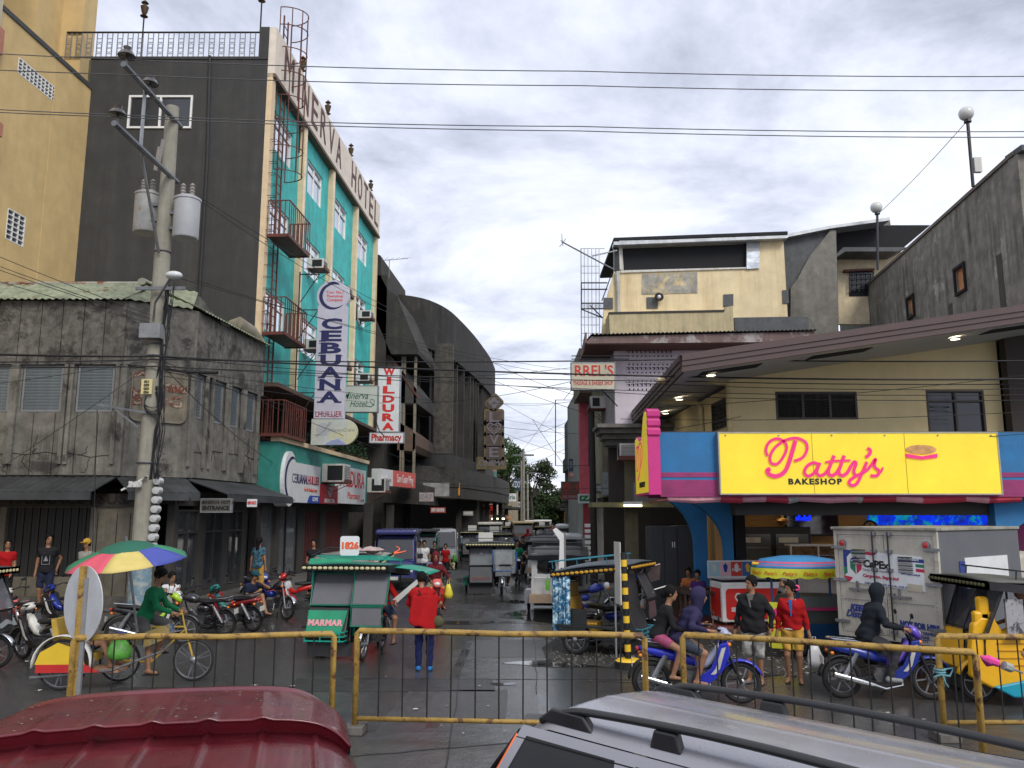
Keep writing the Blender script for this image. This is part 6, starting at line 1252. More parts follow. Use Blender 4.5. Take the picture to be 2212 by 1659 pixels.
    MB().lathe([(.045,0),(.05,.03)],10,(.36,.06,1.0)).lathe([(.045,0),(.05,.03)],10,(.36,-.06,1.0)).build('gauge',bl,t,kind='stuff')
    MB().ball((-.82,0,.74),(.03,.07,.035),10,6).build('tail_lamp',M_['red_lens'],t,smooth='all')
    MB().tube([(-.35,.12,.82),(-.75,.13,.86),(-.82,0,.87),(-.75,-.13,.86),(-.35,-.12,.82)],.011,6).build('grab_rail',M_['chrome'],t,smooth=True)
    if plate:pp=MB().cbox((-.9,0,.55),(.006,.18,.11)).build('plate',M_['dirty_white'],t)
    return t
def rider(label,loc,rz,seat=0,**k):
    q=dict(hip=(-.22-.3*seat,0,.90+.03*seat),lean=14,hands=[(.17,.34,1.04),(.17,-.34,1.04)]if not seat else[(-.1,.12,.98),(-.1,-.12,.98)],feet=[(.0,.2,.34),(.0,-.2,.34)]if not seat else[(-.33,.19,.40),(-.33,-.19,.40)],knee=[(1,.45,.5),(1,-.45,.5)],hem=.08)
    q.update(k);return person(label,loc,rz,**q)
def sidecar_trike(label,loc,rz,body,roofm,trim,vinyl=None,glass=None,bikecol=None,style='naked',front_text=None,rear_text=None,curtain=None,seatm=None,number=None,bumper=None,front_shield=True,shf=None,wide=0,light=False,rear_window=True,closed_rear=True,low=False):
    t=thing('tricycle',label,'tricycle',loc,rz,'motor tricycles with covered sidecars');bl=M_['dark_steel'];glass=glass or M_['tint']
    motorbike('',None,0,bikecol or M_['black'],style,t=t,light=light,mir=False)
    wheel(t,-.5,-1.22,.28,rimm=M_['steel'])
    y0,y1=-1.12,-.30
    MB().box(-.85,.5,y0,y1,.27,.33).build('floor',body,t,bevel=.01)
    g=MB()
    for y in(y0+.03,y1-.02):g.tube([(-.85,y,.3),(.55,y,.3),(.62,y,.45)],.02,6)
    for x in(-.6,.1):g.tube([(x,y1,.3),(x,-.1,.34)],.018,6)
    for x,y,zt_ in((-.83,y0+.02,1.62),(-.83,y1,1.62),(.22,y0+.02,1.64),(.22,y1,1.64),(.3,.3,1.64),(-.83,.3,1.6)):g.tube([(x if x<0 or y>0 else.52,y,.33 if y<0 else 1.2),(x,y,zt_)],.016,5)
    g.build('frame_tubes',bl,t)
    fx0,fx1=.72,.47
    nose=MB();nose.loft([[(fx0-.1,y0,.33),(fx0-.1,y1,.33),(.3,y1,.33),(.3,y0,.33)],[(fx0,y0+.03,.42),(fx0,y1-.03,.42),(.35,y1,.42),(.35,y0,.42)],[(fx1+.04,y0+.02,.93),(fx1+.04,y1-.02,.93),(fx1-.05,y1,.93),(fx1-.05,y0,.93)]]);nose.build('nose_panel',body,t,bevel=.015)
    Fn=face((fx0-.09+.015,(y0+y1)/2,.66),(0,1,0),(-.42,0,1));
    if vinyl:
        MB(Fn).prism([(-.36,-.22),(.30,-.22),(.38,.24),(-.38,.24)],-.02,.02,'xy').build('vinyl_panel',vinyl,t)
    if front_text:text(front_text,Fn@Matrix.Translation((-.02,.0,.026)),.15,flat('pink_letter',(.75,.3,.35),.6),t,bold=.008,space=1.1)
    def shield(ya,yb,x0,z0,x1,z1,name='windshield'):
        g=MB();r=.022
        g.tube([(x0,ya,z0),(x1,ya,z1),(x1,yb,z1),(x0,yb,z0)],r,5,closed=True);w_=g.build(name,shf or M_['black'],t);MB().add([(x0,ya+.02,z0+.02),(x0,yb-.02,z0+.02),(x1,yb-.02,z1-.02),(x1,ya+.02,z1-.02)],[(0,1,2,3)]).build('pane',glass,w_,solid=.006)
    shield(y0+.02,y1-.0,fx1,.97,.26,1.55)
    if front_shield:shield(-.24,.36+wide,.66,1.0,.36,1.66);shield(-.24,.3+wide,.68,.62,.66,.97,'apron')
    sm=seatm or mat('sidecar_seat',(.03,.03,.03),.6)
    MB().box(-.75,-.25,y0+.05,y1-.03,.34,.56).build('bench',sm,t,bevel=.02);MB().box(-.80,-.70,y0+.05,y1-.03,.56,1.05).build('backrest',sm,t,bevel=.02)
    if closed_rear:
        wall(MB(Matrix(((0,1,0,-.84),(1,0,0,0),(0,0,1,0),(0,0,0,1)))),y0,y1,.33,1.6,.03,[(y0+.16,y1-.16,1.05,1.42)]if rear_window else[]).build('rear_panel',body,t)
        if rear_window:MB().torus((-.86,0,0),.2,.014,'x',20,5).build('window_rim',M_['black'],t).matrix_basis=Matrix.Translation((0,(y0+y1)/2,1.235))@Matrix.Diagonal((1,1.3,.95,1))
        MB().tube([(-.87,y0+.1,.95),(-.95,y0+.1,.95),(-.95,y1-.1,.95),(-.87,y1-.1,.95)],.012,5).build('rear_rail',M_['chrome'],t)
    MB().box(-.86,-.3,y0-.015,y0,.33,.85).build('side_panel',body,t);MB().box(-.88,.3,y0-.2,y0-.01,.52,.56).prism([(-.78,.3),(-.74,.52),(-.26,.52),(-.2,.3),(-.26,.3),(-.32,.46),(-.68,.46),(-.72,.3)],y0-.19,y0-.02,'xz').build('mudguard',body,t,recalc=True)
    if number:F=face((-.875,(y0+y1)/2,.68),(0,-1,0));MB(F).box(-.26,.26,-.12,.12,0,.012).build('number_board',wsign,t);text(number,F@Matrix.Translation((0,0,.014)),.24,lit('orange_number',(.75,.10,.02)),t,bold=.008,width=.46)
    if rear_text:text(rear_text,face((-.875,(y0+y1)/2,.5),(0,-1,0)),.12,M_['black'],t,width=.5)
    RFZ=lambda x:1.63+.11*x
    def roof(i,j):x=-1.0+1.62*i;y=y0-.1+(.45-y0+.1)*j;return(x,y,RFZ(x)+.07*sin(pi*i)**.7+.05*sin(pi*j))
    MB().sheet(roof,10,8).build('roof',roofm,t,smooth='all',solid=.03)
    g=MB()
    for x in(.635,-1.01):g.box(x-.01,x+.01,y0-.1,.45,RFZ(x)-.09,RFZ(x)+.03)
    for y in(y0-.11,.45):g.prism([(-1.0,RFZ(-1)-.09),(.62,RFZ(.62)-.09),(.62,RFZ(.62)+.03),(-1.0,RFZ(-1)+.03)],y,y+.015,'xz');g.build('roof_edge',bl,t)
    g=MB()
    for k in range(16):g.ball((.655,y0-.06+(.45-y0)*k/15*.98,RFZ(.64)-.03),(.01,.045,.028),8,5)
    for k in range(16):g.ball((-.95+1.5*k/15,y0-.12,RFZ(-.95+.1*k)-.035),(.045,.01,.028),8,5)
    g.build('valance_studs',trim,t,kind='stuff')
    g=MB(Matrix.Translation((0,0,.04))@Matrix.Rotation(-.11,4,'Y'));g.tube([(-.9,y0,1.8),(.35,y0,1.8),(.35,.3,1.8),(-.9,.3,1.8)],.012,5,closed=True)
    for k in range(5):g.tube([(-.8+.27*k,y0,1.8),(-.8+.27*k,.3,1.8)],.009,4)
    for x in(-.85,.3):
        for y in(y0+.05,.25):g.tube([(x,y,1.66),(x,y,1.8)],.01,4)
    g.build('roof_rack',bumper or bl,t)
    if bumper:
        g=MB()
        for z in(.36,.44,.52):g.tube([(.6,y0+.05,z),(.8,y0+.05,z),(.8,y1-.02,z),(.6,y1-.02,z)],.014,5)
        for y in(y0+.05,y0+.35,y1-.1):g.tube([(.8,y,.34),(.8,y,.54)],.012,4)
        g.build('bumper',bumper,t)
    MB().box(.5,.515,y0,y1+.05,.05,.30).build('mud_flap',mat('rubber_flap',(.04,.04,.042),.6),t)
    if curtain:
        g=MB();g.sheet(lambda i,j:(-.62-.36*i+.02*sin(i*22),y0-.08+.03*sin(i*31),1.50-1.2*j+.03*j*sin(i*5)),24,4);g.build('curtain',curtain,t,smooth='all',solid=.006)
    return t
def at(u,v,z=0.):p=G(u,v,z);return(p.x,p.y,z)
gv=mat('green_vinyl',(.01,.26,.13),.4,var=.2,bump=.3,bscale=9);groof=mat('green_roof',(.01,.12,.085),.45,var=.2);gbar=flat('green_bar',(.01,.33,.24),.4)
p=at(792,1428);t=sidecar_trike('green tricycle with green vinyl nose and tinted windscreens facing the barriers',(p[0],p[1]+.64,0),radians(-97),mat('trike_black',(.02,.022,.022),.4),groof,mat('cream_studs',(.6,.55,.3),.5),vinyl=gv,front_text='MARMAR',bumper=gbar,glass=flat('smoke_glass_pale',(.15,.15,.165),.08,alpha=.88),shf=flat('green_trim',(.01,.16,.10),.45),wide=.06)
F=face((.5,-.72,1.70),(0,1,0),(-.5,0,1));MB(F).box(-.42,.42,-.10,.14,0,.02).build('visor',gv,t);MB().box(.3,.34,-1.14,-1.1,.4,1.6).box(.3,.34,-.30,-.26,.4,1.6).build('door_post',gbar,t,kind='stuff');MB().box(-.8,.28,-1.145,-1.125,.34,.95).build('green_side',gv,t)
MB().sheet(lambda i,j:(.2-.9*i,.4+.75*j,1.66-.12*j*j),6,4).build('side_awning',mat('teal_awning',(.02,.30,.21),.45,var=.2),t,smooth='all',solid=.02);MB().slab([(.1,.95,1.5),(.1,1.12,1.55),(.1,.5,1.0),(.1,.4,1.05)],.02).build('awning_strut',M_['dirty_white'],t)
nb_=thing('number_plate','white number plate 1826 with orange digits standing on the green tricycle roof','number plate',(W(755,1190,p[1]+.9).x,p[1]+.9,1.86));MB().prism(rrect(-.19,.19,0,.38,.05),0,.02,'xz').build('board',wsign,nb_);text('1826',face((0,-.004,.19),(1,0,0)),.18,lit('orange_number',(.75,.10,.02)),nb_,bold=.008)
rider('rider in red long sleeved shirt driving the green tricycle',(p[0]+.1,p[1]+.64,0),radians(-97),top=cloth('red',(.36,.012,.014)),sleeve=1.85,bottom=cloth('denim',(.03,.045,.08)),leg=.9,hands=[(.15,.36,1.0),(.15,-.3,1.0)],feet=[(.0,.3,.3),(0,-.2,.3)],knee=[(1,.8,.5),(1,-.45,.5)],res=.02)
p=at(1083,1286);t=T_ON=sidecar_trike('dark tricycle with clear plastic rain screen coming down the street',(p[0],p[1]+.64,0),radians(-88),mat('trike_navy',(.02,.024,.03),.45),mat('trike_roof_dark',(.05,.07,.07),.5),mat('cream_studs',(.6,.55,.3),.5),bumper=None,glass=flat('clear_screen',(.25,.27,.29),.12,alpha=.5),number=None)
MB().sheet(lambda i,j:(.64+.05*sin(i*9),-.3+.75*i,.75+.75*j+.05*sin(i*6)*(1-j)),10,6).build('rain_sheet',flat('rain_plastic',(.55,.6,.62),.2,alpha=.35),t,smooth='all');MB().tube([(.66,-.32,1.5),(.68,-.28,.8),(.66,.45,.8),(.6,.5,1.45)],.02,5).build('blue_edge',flat('blue_tape',(.03,.12,.4),.5),t)
text('OZAMIS CITY',face((.69,-.7,.55),(0,1,0),(-.3,0,1)),.14,lit('dull_crimson',(.25,.03,.03)),t,width=.62);MB().cbox((-.1,-.55,1.9),(.03,.5,.32)).build('roof_board',M_['dirty_white'],t)
MB().cbox((.1,-1.25,.45),(.12,.16,.3)).build('green_lamp_box',M_['green'],t)
rider('driver behind the plastic rain screen of the oncoming dark tricycle',(p[0],p[1]+.64,0),radians(-88),top=cloth('navy',(.02,.025,.05)),sleeve=.6,bottom=cloth('brown',(.07,.035,.025)),leg=1.9,res=.028)
p=at(1160,1322);tw_=mat('trike_white',(.62,.62,.60),.35,var=.1,streak=.3);t=sidecar_trike('white and rust tricycle seen from behind parked at the right of the street',(p[0]-.25+1.0,p[1]+.8,0),radians(86),tw_,mat('trike_roof_rack',(.06,.06,.06),.5),mat('cream_studs',(.6,.55,.3),.5),rear_window=True,seatm=mat('worn_board',(.42,.30,.20),.7,streak=.4))
t.location=(1.72,24.2,0);t.scale=(1,-1,1);T_WH=t;MB().cbox((-1.0,-.8,.40),(.3,.75,.22)).build('luggage_board',mat('worn_board',(.42,.30,.20),.7,streak=.4),t);MB().cbox((-.95,-1.22,.45),(.2,.16,.35)).build('lamp_box',M_['grey'],t)
tb=thing('bottle','green plastic bottle hanging behind the white tricycle','bottle',(t.location[0]-.75,t.location[1]-1.1,.62));MB().lathe([(0,0),(.05,.01),(.055,.22),(.02,.32),(.02,.36)],10).build('bottle',flat('green_bottle',(.15,.55,.05),.2,emit=0),tb,smooth=True)
a,b=G(1288,1392),G(1397,1406);c=(a+b)/2;az=radians(-26)
cam_cloth=mat('cloth_blue_camouflage',(.015,.14,.28),.8,var=.5,scale=9,patch=(.55,.74,.82),pscale=11,pth=.48)
yseat=mat('yellow_vinyl',(.50,.30,.035),.5,var=.15,bump=.2)
t=sidecar_trike('black tricycle with mustard seat and blue camouflage curtain parked side-on at the corner',(c.x,c.y,0),az,mat('trike_black',(.02,.022,.022),.4),mat('trike_roof_blue',(.08,.10,.12),.5),mat('gold_studs',(.62,.33,.02),.5),curtain=cam_cloth,seatm=yseat,bumper=flat('teal_bar',(.03,.20,.26),.5),bikecol=M_['blue'],closed_rear=False,glass=flat('smoke_glass',(.08,.08,.09),.08,alpha=.82))
g=MB()
for k in range(7):g.ball((-.55+.07*k,-1.1,.58),(.03,.012,.02),8,5)
g.build('seat_studs',MATS['gold_studs'],t,kind='stuff');MB().box(-.83,-.78,-1.08,-.32,.9,1.3).build('rear_board',yseat,t);MB().tube([(.1,-.3,.95),(.55,.35,1.12),(.8,.9,1.2)],.012,6).build('white_handle',M_['white'],t)
MB().sheet(lambda i,j:(.42+.18*j,-1.1+.8*i,1.5-1.1*j),4,4).build('side_screen',mat('black_screen',(.03,.03,.032),.35),t,solid=.01);MB().slab([(.6,.3,1.62),(.7,.55,1.66),(.5,1.15,1.3),(.2,.8,1.2)],.02).build('loose_tarp',mat('pale_tarp',(.45,.34,.33),.7,var=.3),t)
rt=flat('trike_red',(.50,.025,.015),.35,coat=.2);p=at(700,1365);t=sidecar_trike('red tricycle with number 1826 on its back half hidden by the green tricycle',(p[0]+.25,p[1]+1.0,0),radians(84),rt,mat('grimy_roof',(.30,.29,.26),.7,streak=.4),mat('cream_studs',(.6,.55,.3),.5),number='1826',bikecol=rt)
t.location=(X(735,21,.5),20.6,0)
MB().sheet(lambda i,j:(-.8+.6*i,-1.2+.9*j,1.83+.1*sin(i*7)*sin(j*6)),8,8).build('folded_tarp',mat('pale_tarp',(.45,.34,.33),.7,var=.3),t,smooth='all',solid=.01)
yb_=mat('trike_yellow',(.80,.42,.01),.35,var=.06);t=sidecar_trike('bright yellow and teal tricycle passing at the right edge behind the barrier',(5.0,11.9,0),radians(180),yb_,mat('trike_roof_grey',(.10,.10,.09),.5),mat('grey_studs',(.12,.12,.05),.5),bikecol=yb_,style='under',seatm=yb_);t.location=(7.35,12.4,0)
for k in range(5):MB().box(-.85,.5,.28,.30,.55+.1*k,.565+.1*k).build('ridge',flat('orange_line',(.45,.2,.01),.5),t)
MB().prism([(-.9,.14),(.35,.14),(.62,.28),(.2,.36),(-.3,.48),(-.9,.60)],.30,.36,'xz').build('teal_skirt',flat('teal_skirt_paint',(.01,.30,.42),.4),t,bevel=.02);g=MB()
g.prism([(.6,.25),(.88,.40),(.86,.8),(.80,1.12),(.68,1.22),(.5,1.2),(.38,1.02),(.2,1.12),(-.1,1.08),(-.5,.98),(-.85,.85),(-.85,.3)],.16,.29,'xz');g.build('side_shell',yb_,t,bevel=.03);MB().cbox((.62,.22,.8),(.3,.12,1.0)).cbox((.62,.22,1.25),(.16,.12,.5)).build('front_pillar',yb_,t,bevel=.04)
MB().cbox((.25,.36,1.2),(.25,.04,.55)).build('posters',mat('poster_bits',(.35,.35,.37),.6,patch=(.05,.05,.06),pscale=6,pth=.5),t)
rider('driver in dark shirt inside the yellow and teal tricycle',(7.35,12.4,0),pi,top=cloth('black',(.02,.02,.022)),bottom=cloth('brown',(.07,.035,.025)),leg=1.0,res=.028)
p=at(-10,1445);t=sidecar_trike('tricycle wrapped in clear rain plastic entering at the left edge',(p[0]-.64,p[1],0),0,mat('trike_black',(.02,.022,.022),.4),mat('trike_roof_dark',(.05,.07,.07),.5),mat('cream_studs',(.6,.55,.3),.5));MB().sheet(lambda i,j:(.72-.5*j,-.35+.75*i,.72+.8*j+.03*sin(i*12)),8,6).build('rain_sheet',MATS['rain_plastic'],t,smooth='all')
red_=M_['red'];blue_=M_['blue'];blk=flat('bike_black',(.015,.015,.018),.25,coat=.4);wht=flat('bike_white',(.62,.60,.55),.3,coat=.3);lime=flat('bike_lime',(.35,.55,.02),.3,coat=.3)
def mb_at(u,v,deg,lab,col,style='under',acc=None,lean=-.12,**k):p=at(u,v);return motorbike(lab,(p[0],p[1],0),radians(deg),col,style,lean,acc,**k)
mb_at(95,1430,152,'white and black underbone motorcycle with its plate towards us at the left',blk,acc=wht);mb_at(35,1378,140,'red and white underbone motorcycle behind the white and black one',red_,acc=wht)
mb_at(325,1395,12,'black motorcycle with lime green stripe parked behind the pedicab',blk,acc=lime);mb_at(430,1372,170,'plain black motorcycle beside the lime striped one',blk,'naked')
mb_at(498,1362,160,'dark red and teal underbone with small plate parked nose to the kerb',flat('dark_red_bike',(.2,.01,.012),.3,coat=.3),acc=flat('teal_bike',(.01,.15,.13),.3));mb_at(585,1336,-38,'black motorcycle with round chrome headlight and blue screen',blk,'naked',acc=blue_)
mb_at(640,1318,205,'bright red underbone under a leafy sprig beside the tricycle',red_);mb_at(545,1318,-50,'blue fronted scooter behind the chrome headlight motorcycle',blue_)
mb_at(140,1362,165,'motorcycle under a blue seat cover by the pavement',blk,acc=blue_)
for u,v,dg,lab,c_ in((1262,1222,100,'blue motorcycle in the row on the right pavement edge',blue_),(1285,1228,95,'black motorcycle in the row on the right pavement edge',blk),(1240,1213,92,'farthest motorcycle of the row on the right side',blk),(1310,1238,110,'red motorcycle at the near end of the right row',red_)):mb_at(u,v,dg,lab,c_)
mb_at(1370,1305,-70,'dark blue motorcycle standing behind the striped marker post',blue_,'naked',acc=blk);mb_at(1275,1345,15,'blue motorcycle tank showing behind the black tricycle',blue_,'naked')
p1=at(1514,1528);bz=radians(-6);t=motorbike('deep blue underbone motorcycle carrying two riders past the barrier',(p1[0],p1[1]+.3,0),bz,flat('royal_bike',(.02,.03,.45),.28,coat=.3),accent=flat('silver_bike',(.35,.37,.5),.3),group='motorcycles being ridden');q=(p1[0],p1[1]+.3,0)
rider('rider in dark purple hoodie with hood up on the deep blue motorcycle',q,bz,top=cloth('purple_hood',(.035,.03,.075)),sleeve=1.9,bottom=cloth('grey_blue',(.06,.075,.10)),leg=.95,hair='hood',res=.018,det=1,lean=33,h=1.6,loose=1.9,fat=1.12,hpitch=-12);rider('passenger with tied hair in black jacket behind the purple hooded rider',q,bz,1,top=cloth('black',(.02,.02,.022)),sleeve=1.85,bottom=cloth('pink_stripe',(.35,.08,.16)),leg=.6,hair='tail',res=.018,h=1.5,lean=22,hpitch=-8)
p2=at(1936,1520);t=motorbike('blue and violet underbone motorcycle with single hooded rider by the truck',(p2[0],p2[1]+.3,0),radians(-4),blue_,accent=flat('violet_bike',(.14,.08,.5),.28,coat=.3),group='motorcycles being ridden');q=(p2[0],p2[1]+.3,0)
rider('rider in black hooded jacket on the blue and violet motorcycle',q,radians(-4),top=cloth('slate',(.018,.022,.028)),sleeve=1.95,bottom=cloth('charcoal',(.05,.05,.055)),leg=1.9,hair='hood',res=.018,lean=20,h=1.56,shoes=M_['grey'],loose=1.9,fat=1.12)
p=at(935,1345);mz=radians(-80);motorbike('red underbone motorcycle ridden by a woman in maroon hood',(p[0],p[1]+.6,0),mz,red_,accent=flat('pale_red',(.6,.12,.1),.3),group='motorcycles being ridden');q=(p[0],p[1]+.6,0)
rider('woman in maroon hooded jacket riding the red motorcycle',q,mz,top=cloth('maroon',(.13,.02,.025)),sleeve=1.9,bottom=cloth('khaki',(.25,.21,.14)),leg=.95,hair='hood',res=.02,det=1);rider('passenger behind the maroon hooded woman with a yellow bag',q,mz,1,top=cloth('pale_blue',(.25,.33,.45)),bottom=cloth('denim',(.03,.045,.08)),res=.03,leg=1.8)
def bag(loc,m,lab,s_=1.,h=.36):
    t=thing('carrier_bag',lab,'bag',loc);MB().loft([[(.10*s_*cos(2*pi*k/10)*(1+.1*sin(3*k)),.06*s_*sin(2*pi*k/10),0)for k in range(10)],[(.13*s_*cos(2*pi*k/10)*(1+.12*cos(3*k)),.08*s_*sin(2*pi*k/10)*(1+.2*cos(2*k)),h*.3)for k in range(10)],[(.09*s_*cos(2*pi*k/10)*(1+.15*sin(4*k)),.04*s_*sin(2*pi*k/10),h*.72)for k in range(10)],[(.05*s_*cos(2*pi*k/10),.015*s_*sin(2*pi*k/10),h)for k in range(10)]]).build('bag',m,t,smooth='all');MB().tube([(-.04*s_,0,h*.95),(-.02*s_,0,h+.11),(.02*s_,0,h+.11),(.04*s_,0,h*.95)],.008,5).build('handle',m,t);return t
bag((q[0]+.35,q[1]-.2,.55),flat('yellow_bag',(.7,.6,.05),.4),'yellow plastic bag hanging from the passenger on the red motorcycle',.85)
T_=lambda*a,**k:person(*a,**k)
C=cloth;navy_c=C('navy',(.02,.025,.05));blk_c=C('black',(.02,.02,.022));red_c=C('red',(.36,.012,.014));den=C('denim',(.03,.045,.08));whc=C('white',(.65,.65,.66));grn_c=C('green',(.015,.16,.07))
p=at(915,1450)
t,j=T_('man seen from behind leaning left with red hoodie draped over his back',(p[0],p[1]+.05,0),radians(95),h=1.62,hip=(0,0,.90),lean=22,hands=[(.3,.1,.95),(.28,-.12,.93)],elbow=[(.2,.8,-.5),(.2,-.8,-.5)],top=red_c,sleeve=.95,bottom=C('track_blue',(.015,.02,.075)),leg=1.97,shoes=C('blue_shoe',(.03,.16,.42)),res=.018,loose=2.2,hem=.16,fat=1.08,roll=8,hyaw=30)
MB().sheet(lambda i,k:(-.12-.06*sin(pi*i)-.10*k,-.24+.46*i+.06*k,1.28-.46*k-.14*k*(1-i)+.02*sin(i*14)),12,8).build('draped_hoodie',red_c,t,smooth='all',solid=.03,sub=1)
bt=thing('sling_bag','olive sling bag hanging at the hip of the man in red hoodie','bag',(p[0]+.24,p[1]-.1,.76));MB().ball((0,0,.08),(.11,.07,.10),12,8).build('pouch',C('olive',(.09,.09,.05)),bt,smooth='all');MB().tube([(-.12,0,.18),(-.3,.05,.5),(-.35,.1,.6)],.014,4).build('strap',blk_c,bt)
p=at(1641,1482);camo=mat('cloth_grey_camo',(.20,.20,.19),.85,var=.2,scale=8,patch=(.38,.38,.36),pscale=9,pth=.5)
t,j=T_('man in black jacket looking left beside the ice cream freezer',(p[0],p[1]+.2,0),radians(-118),h=1.62,lean=2,hyaw=-35,hands=[(.03,.27,.86),(.02,-.29,.80)],elbow=[(-.3,1,0),(-.6,-.5,-.3)],top=blk_c,sleeve=1.9,bottom=camo,leg=1.05,res=.015,det=1,fat=1.26,loose=1.7)
MB().prism([(-.05,1.40),(.05,1.40),(.02,1.20),(-.01,1.19)],.10,.165,'yz').build('grey_tee',C('grey_tee',(.16,.15,.14)),t,bevel=.004)
p=at(1722,1478)
t,j=T_('woman in red jacket and mustard shorts with a pink hair band and bag',(p[0],p[1]+.1,0),radians(-112),h=1.53,hyaw=-40,hands=[(.03,.27,.72),(.05,-.25,.70)],top=red_c,sleeve=1.9,bottom=C('mustard',(.55,.31,.06)),leg=.82,hair='tail',res=.015,det=1,loose=1.5,hem=.0,fat=1.1)
MB().prism([(-.028,1.30),(.028,1.30),(.012,1.06),(-.004,1.04)],.11,.150,'yz').build('blue_tee',C('bright_blue',(.02,.14,.42)),t);MB().tube([(.05,.075,1.30),(.10,.05,1.27),(.118,.02,1.22)],.010,6).tube([(.05,-.075,1.30),(.10,-.05,1.27),(.118,-.02,1.22)],.010,6).build('collar',whc,t,kind='stuff');hd_=j['hd'];MB().torus((hd_[0]-.02,hd_[1]+.1,hd_[2]+.02),.035,.016,'x',12,6).build('hair_band',flat('pink_band',(.85,.08,.25),.5),t,smooth='all')
MB().torus((0,0,0),.125,.012,'z',20,6).build('waist_trim',whc,t).matrix_basis=Matrix.Translation((0,0,.845))@Matrix.Diagonal((.95,1.35,1,1))
bag((p[0]+.30,p[1]-.02,.26),flat('white_bag',(.7,.7,.7),.35),'white plastic bag with red print in the hand of the woman in red',1.0,.36)
p=(X(100,20.4,1.3),20.4,.42);t,j=T_('man in black printed T-shirt and navy shorts standing on the left pavement',p,radians(-75),h=1.72,hyaw=35,hands=[(-.1,.2,.95),(.0,-.25,.78)],top=blk_c,bottom=navy_c,leg=.95,res=.02,det=1)
g=MB(face((.135,0,1.2),(0,1,0)));g.box(-.09,.09,.13,.14,0,.006);g.box(-.09,.09,-.14,-.13,0,.006);g.box(-.09,-.08,-.13,.13,0,.006);g.box(.08,.09,-.13,.13,0,.006);g.prism([(-.05,-.06),(.05,-.06),(0,.07)],0,.006,'xy');g.build('chest_print',M_['grey'],t,kind='stuff')
T_('boy in red T-shirt at the far left edge of the pavement',(X(12,20.4,1.3),20.4,.42),radians(-60),h=1.6,top=red_c,bottom=blk_c,leg=1.2,res=.022,hands=[(.15,.12,.85),(0,-.25,.75)],det=1)
T_('man in yellow cap and grey shirt with a blue backpack behind the round sign',(X(185,20.5,1.3),20.5,.42),radians(-100),h=1.6,top=C('grey',(.28,.27,.25)),bottom=den,leg=1.1,hair='cap',acc=C('yellow_cap',(.5,.3,.05)),res=.024)
p=(X(362,20.05,.6),20.15,0);T_('young man in white sleeveless shirt sitting on the pavement edge',p,radians(-62),h=1.66,hip=(0,0,.56),lean=22,hands=[(.42,.08,.68),(.44,-.04,.66)],feet=[(.42,.16,.22),(.5,-.14,.22)],top=whc,sleeve=.12,bottom=den,leg=.95,res=.02,hyaw=25,det=1)
p=(X(532,20.6,.8),20.7,0);T_('man in dark shirt and cap sitting with hand at his chin on the pavement',p,radians(-35),h=1.66,hip=(0,0,.56),lean=24,hands=[(.38,.1,1.02),(.36,-.05,.8)],feet=[(.55,.14,.35),(.5,-.16,.24)],top=navy_c,bottom=C('khaki',(.25,.21,.14)),leg=.9,hair='cap',acc=C('teal_cap',(.02,.07,.09)),res=.022)
T_('woman in striped blue top and mustard trousers at the glass doors',(X(557,23.4,1.3),23.4,.42),radians(80),h=1.58,top=mat('cloth_stripe',(.04,.12,.17),.8,patch=(.01,.02,.04),pscale=14,pth=.5),bottom=C('mustard',(.55,.31,.06)),leg=1.95,hair='long',res=.024)
T_('person half hidden behind the red tricycle roof',(X(673,24,1.2),24.2,.42),radians(-90),h=1.5,top=blk_c,bottom=blk_c,leg=1.9,res=.03)
for u,v,h,lab,tp,bt_,dg,hr in((915,1262,1.62,'man in white printed T-shirt walking behind the red motorcycle',whc,den,-80,'short'),(938,1256,1.55,'girl in black T-shirt between the white shirted man and the child',blk_c,den,-90,'tail'),(962,1252,1.42,'child in red and white shirt with a green bag',red_c,blk_c,-95,'short')):
    p=at(u,v);T_(lab,(p[0],p[1],0),radians(dg),h=h,top=tp,bottom=bt_,leg=1.9,hair=hr,res=.024,feet=[(.16,.1,.08),(-.16,-.1,.1)])
p=at(972,1240);bag((p[0]+.22,p[1]-.3,.55),flat('lime_bag',(.08,.3,.03),.4),'lime green plastic bag carried by the child in red and white',.8)
rd=random.Random(11);cols=[C('maroon',(.13,.02,.025)),whc,grn_c,den,red_c,C('pale_blue',(.25,.33,.45)),blk_c,C('mustard',(.55,.31,.06))]
for i,(u,v,dg,lab,ci)in enumerate(((999,1205,60,'man carrying a white bag crossing before the parked van',5),(1007,1203,70,'dark dressed pedestrian beside the man with white bag',6),(992,1188,-80,'pedestrian in white at the rear corner of the silver van',1),(968,1178,90,'pedestrian in pale blue far along the left side',5),(985,1182,40,'pedestrian in maroon far along the left side',0),(1290,1205,-90,'man in green top and red shorts on the right pavement',2),(1334,1225,180,'person in red sitting area of the right passage',4),(1350,1222,190,'man in green shirt in the right passage',2),(1342,1215,10,'boy in striped pale shirt in the right passage',5),(1386,1232,170,'man in green shirt seated beside the steel cabinet',2),(1373,1222,200,'person in orange behind the seated man in green',7))):
    p=at(u,v,.2 if u>1200 else 0);T_(lab,(p[0],p[1],p[2]),radians(dg),h=rd.uniform(1.5,1.7),top=cols[ci],bottom=red_c if i==5 else blk_c,leg=1.0 if i==5 else 1.9,res=.034,feet=[(.14,.1,.08),(-.12,-.1,.1)])
for u,y,lab,c_,hr in((1492,22.3,'child in orange top seated at the brown table',C('orange',(.5,.16,.05)),'short'),(1512,21.4,'woman in purple top with green hair clip seated at the near table',C('purple',(.08,.03,.14)),'tail')):
    person(lab,(X(u,y,1),y+.1,.06),radians(-120),h=1.5,hip=(0,0,.5),lean=12,hands=[(.35,.1,.74),(.35,-.1,.74)],feet=[(.4,.12,.07),(.4,-.12,.07)],top=c_,bottom=den,leg=.9,hair=hr,res=.026)
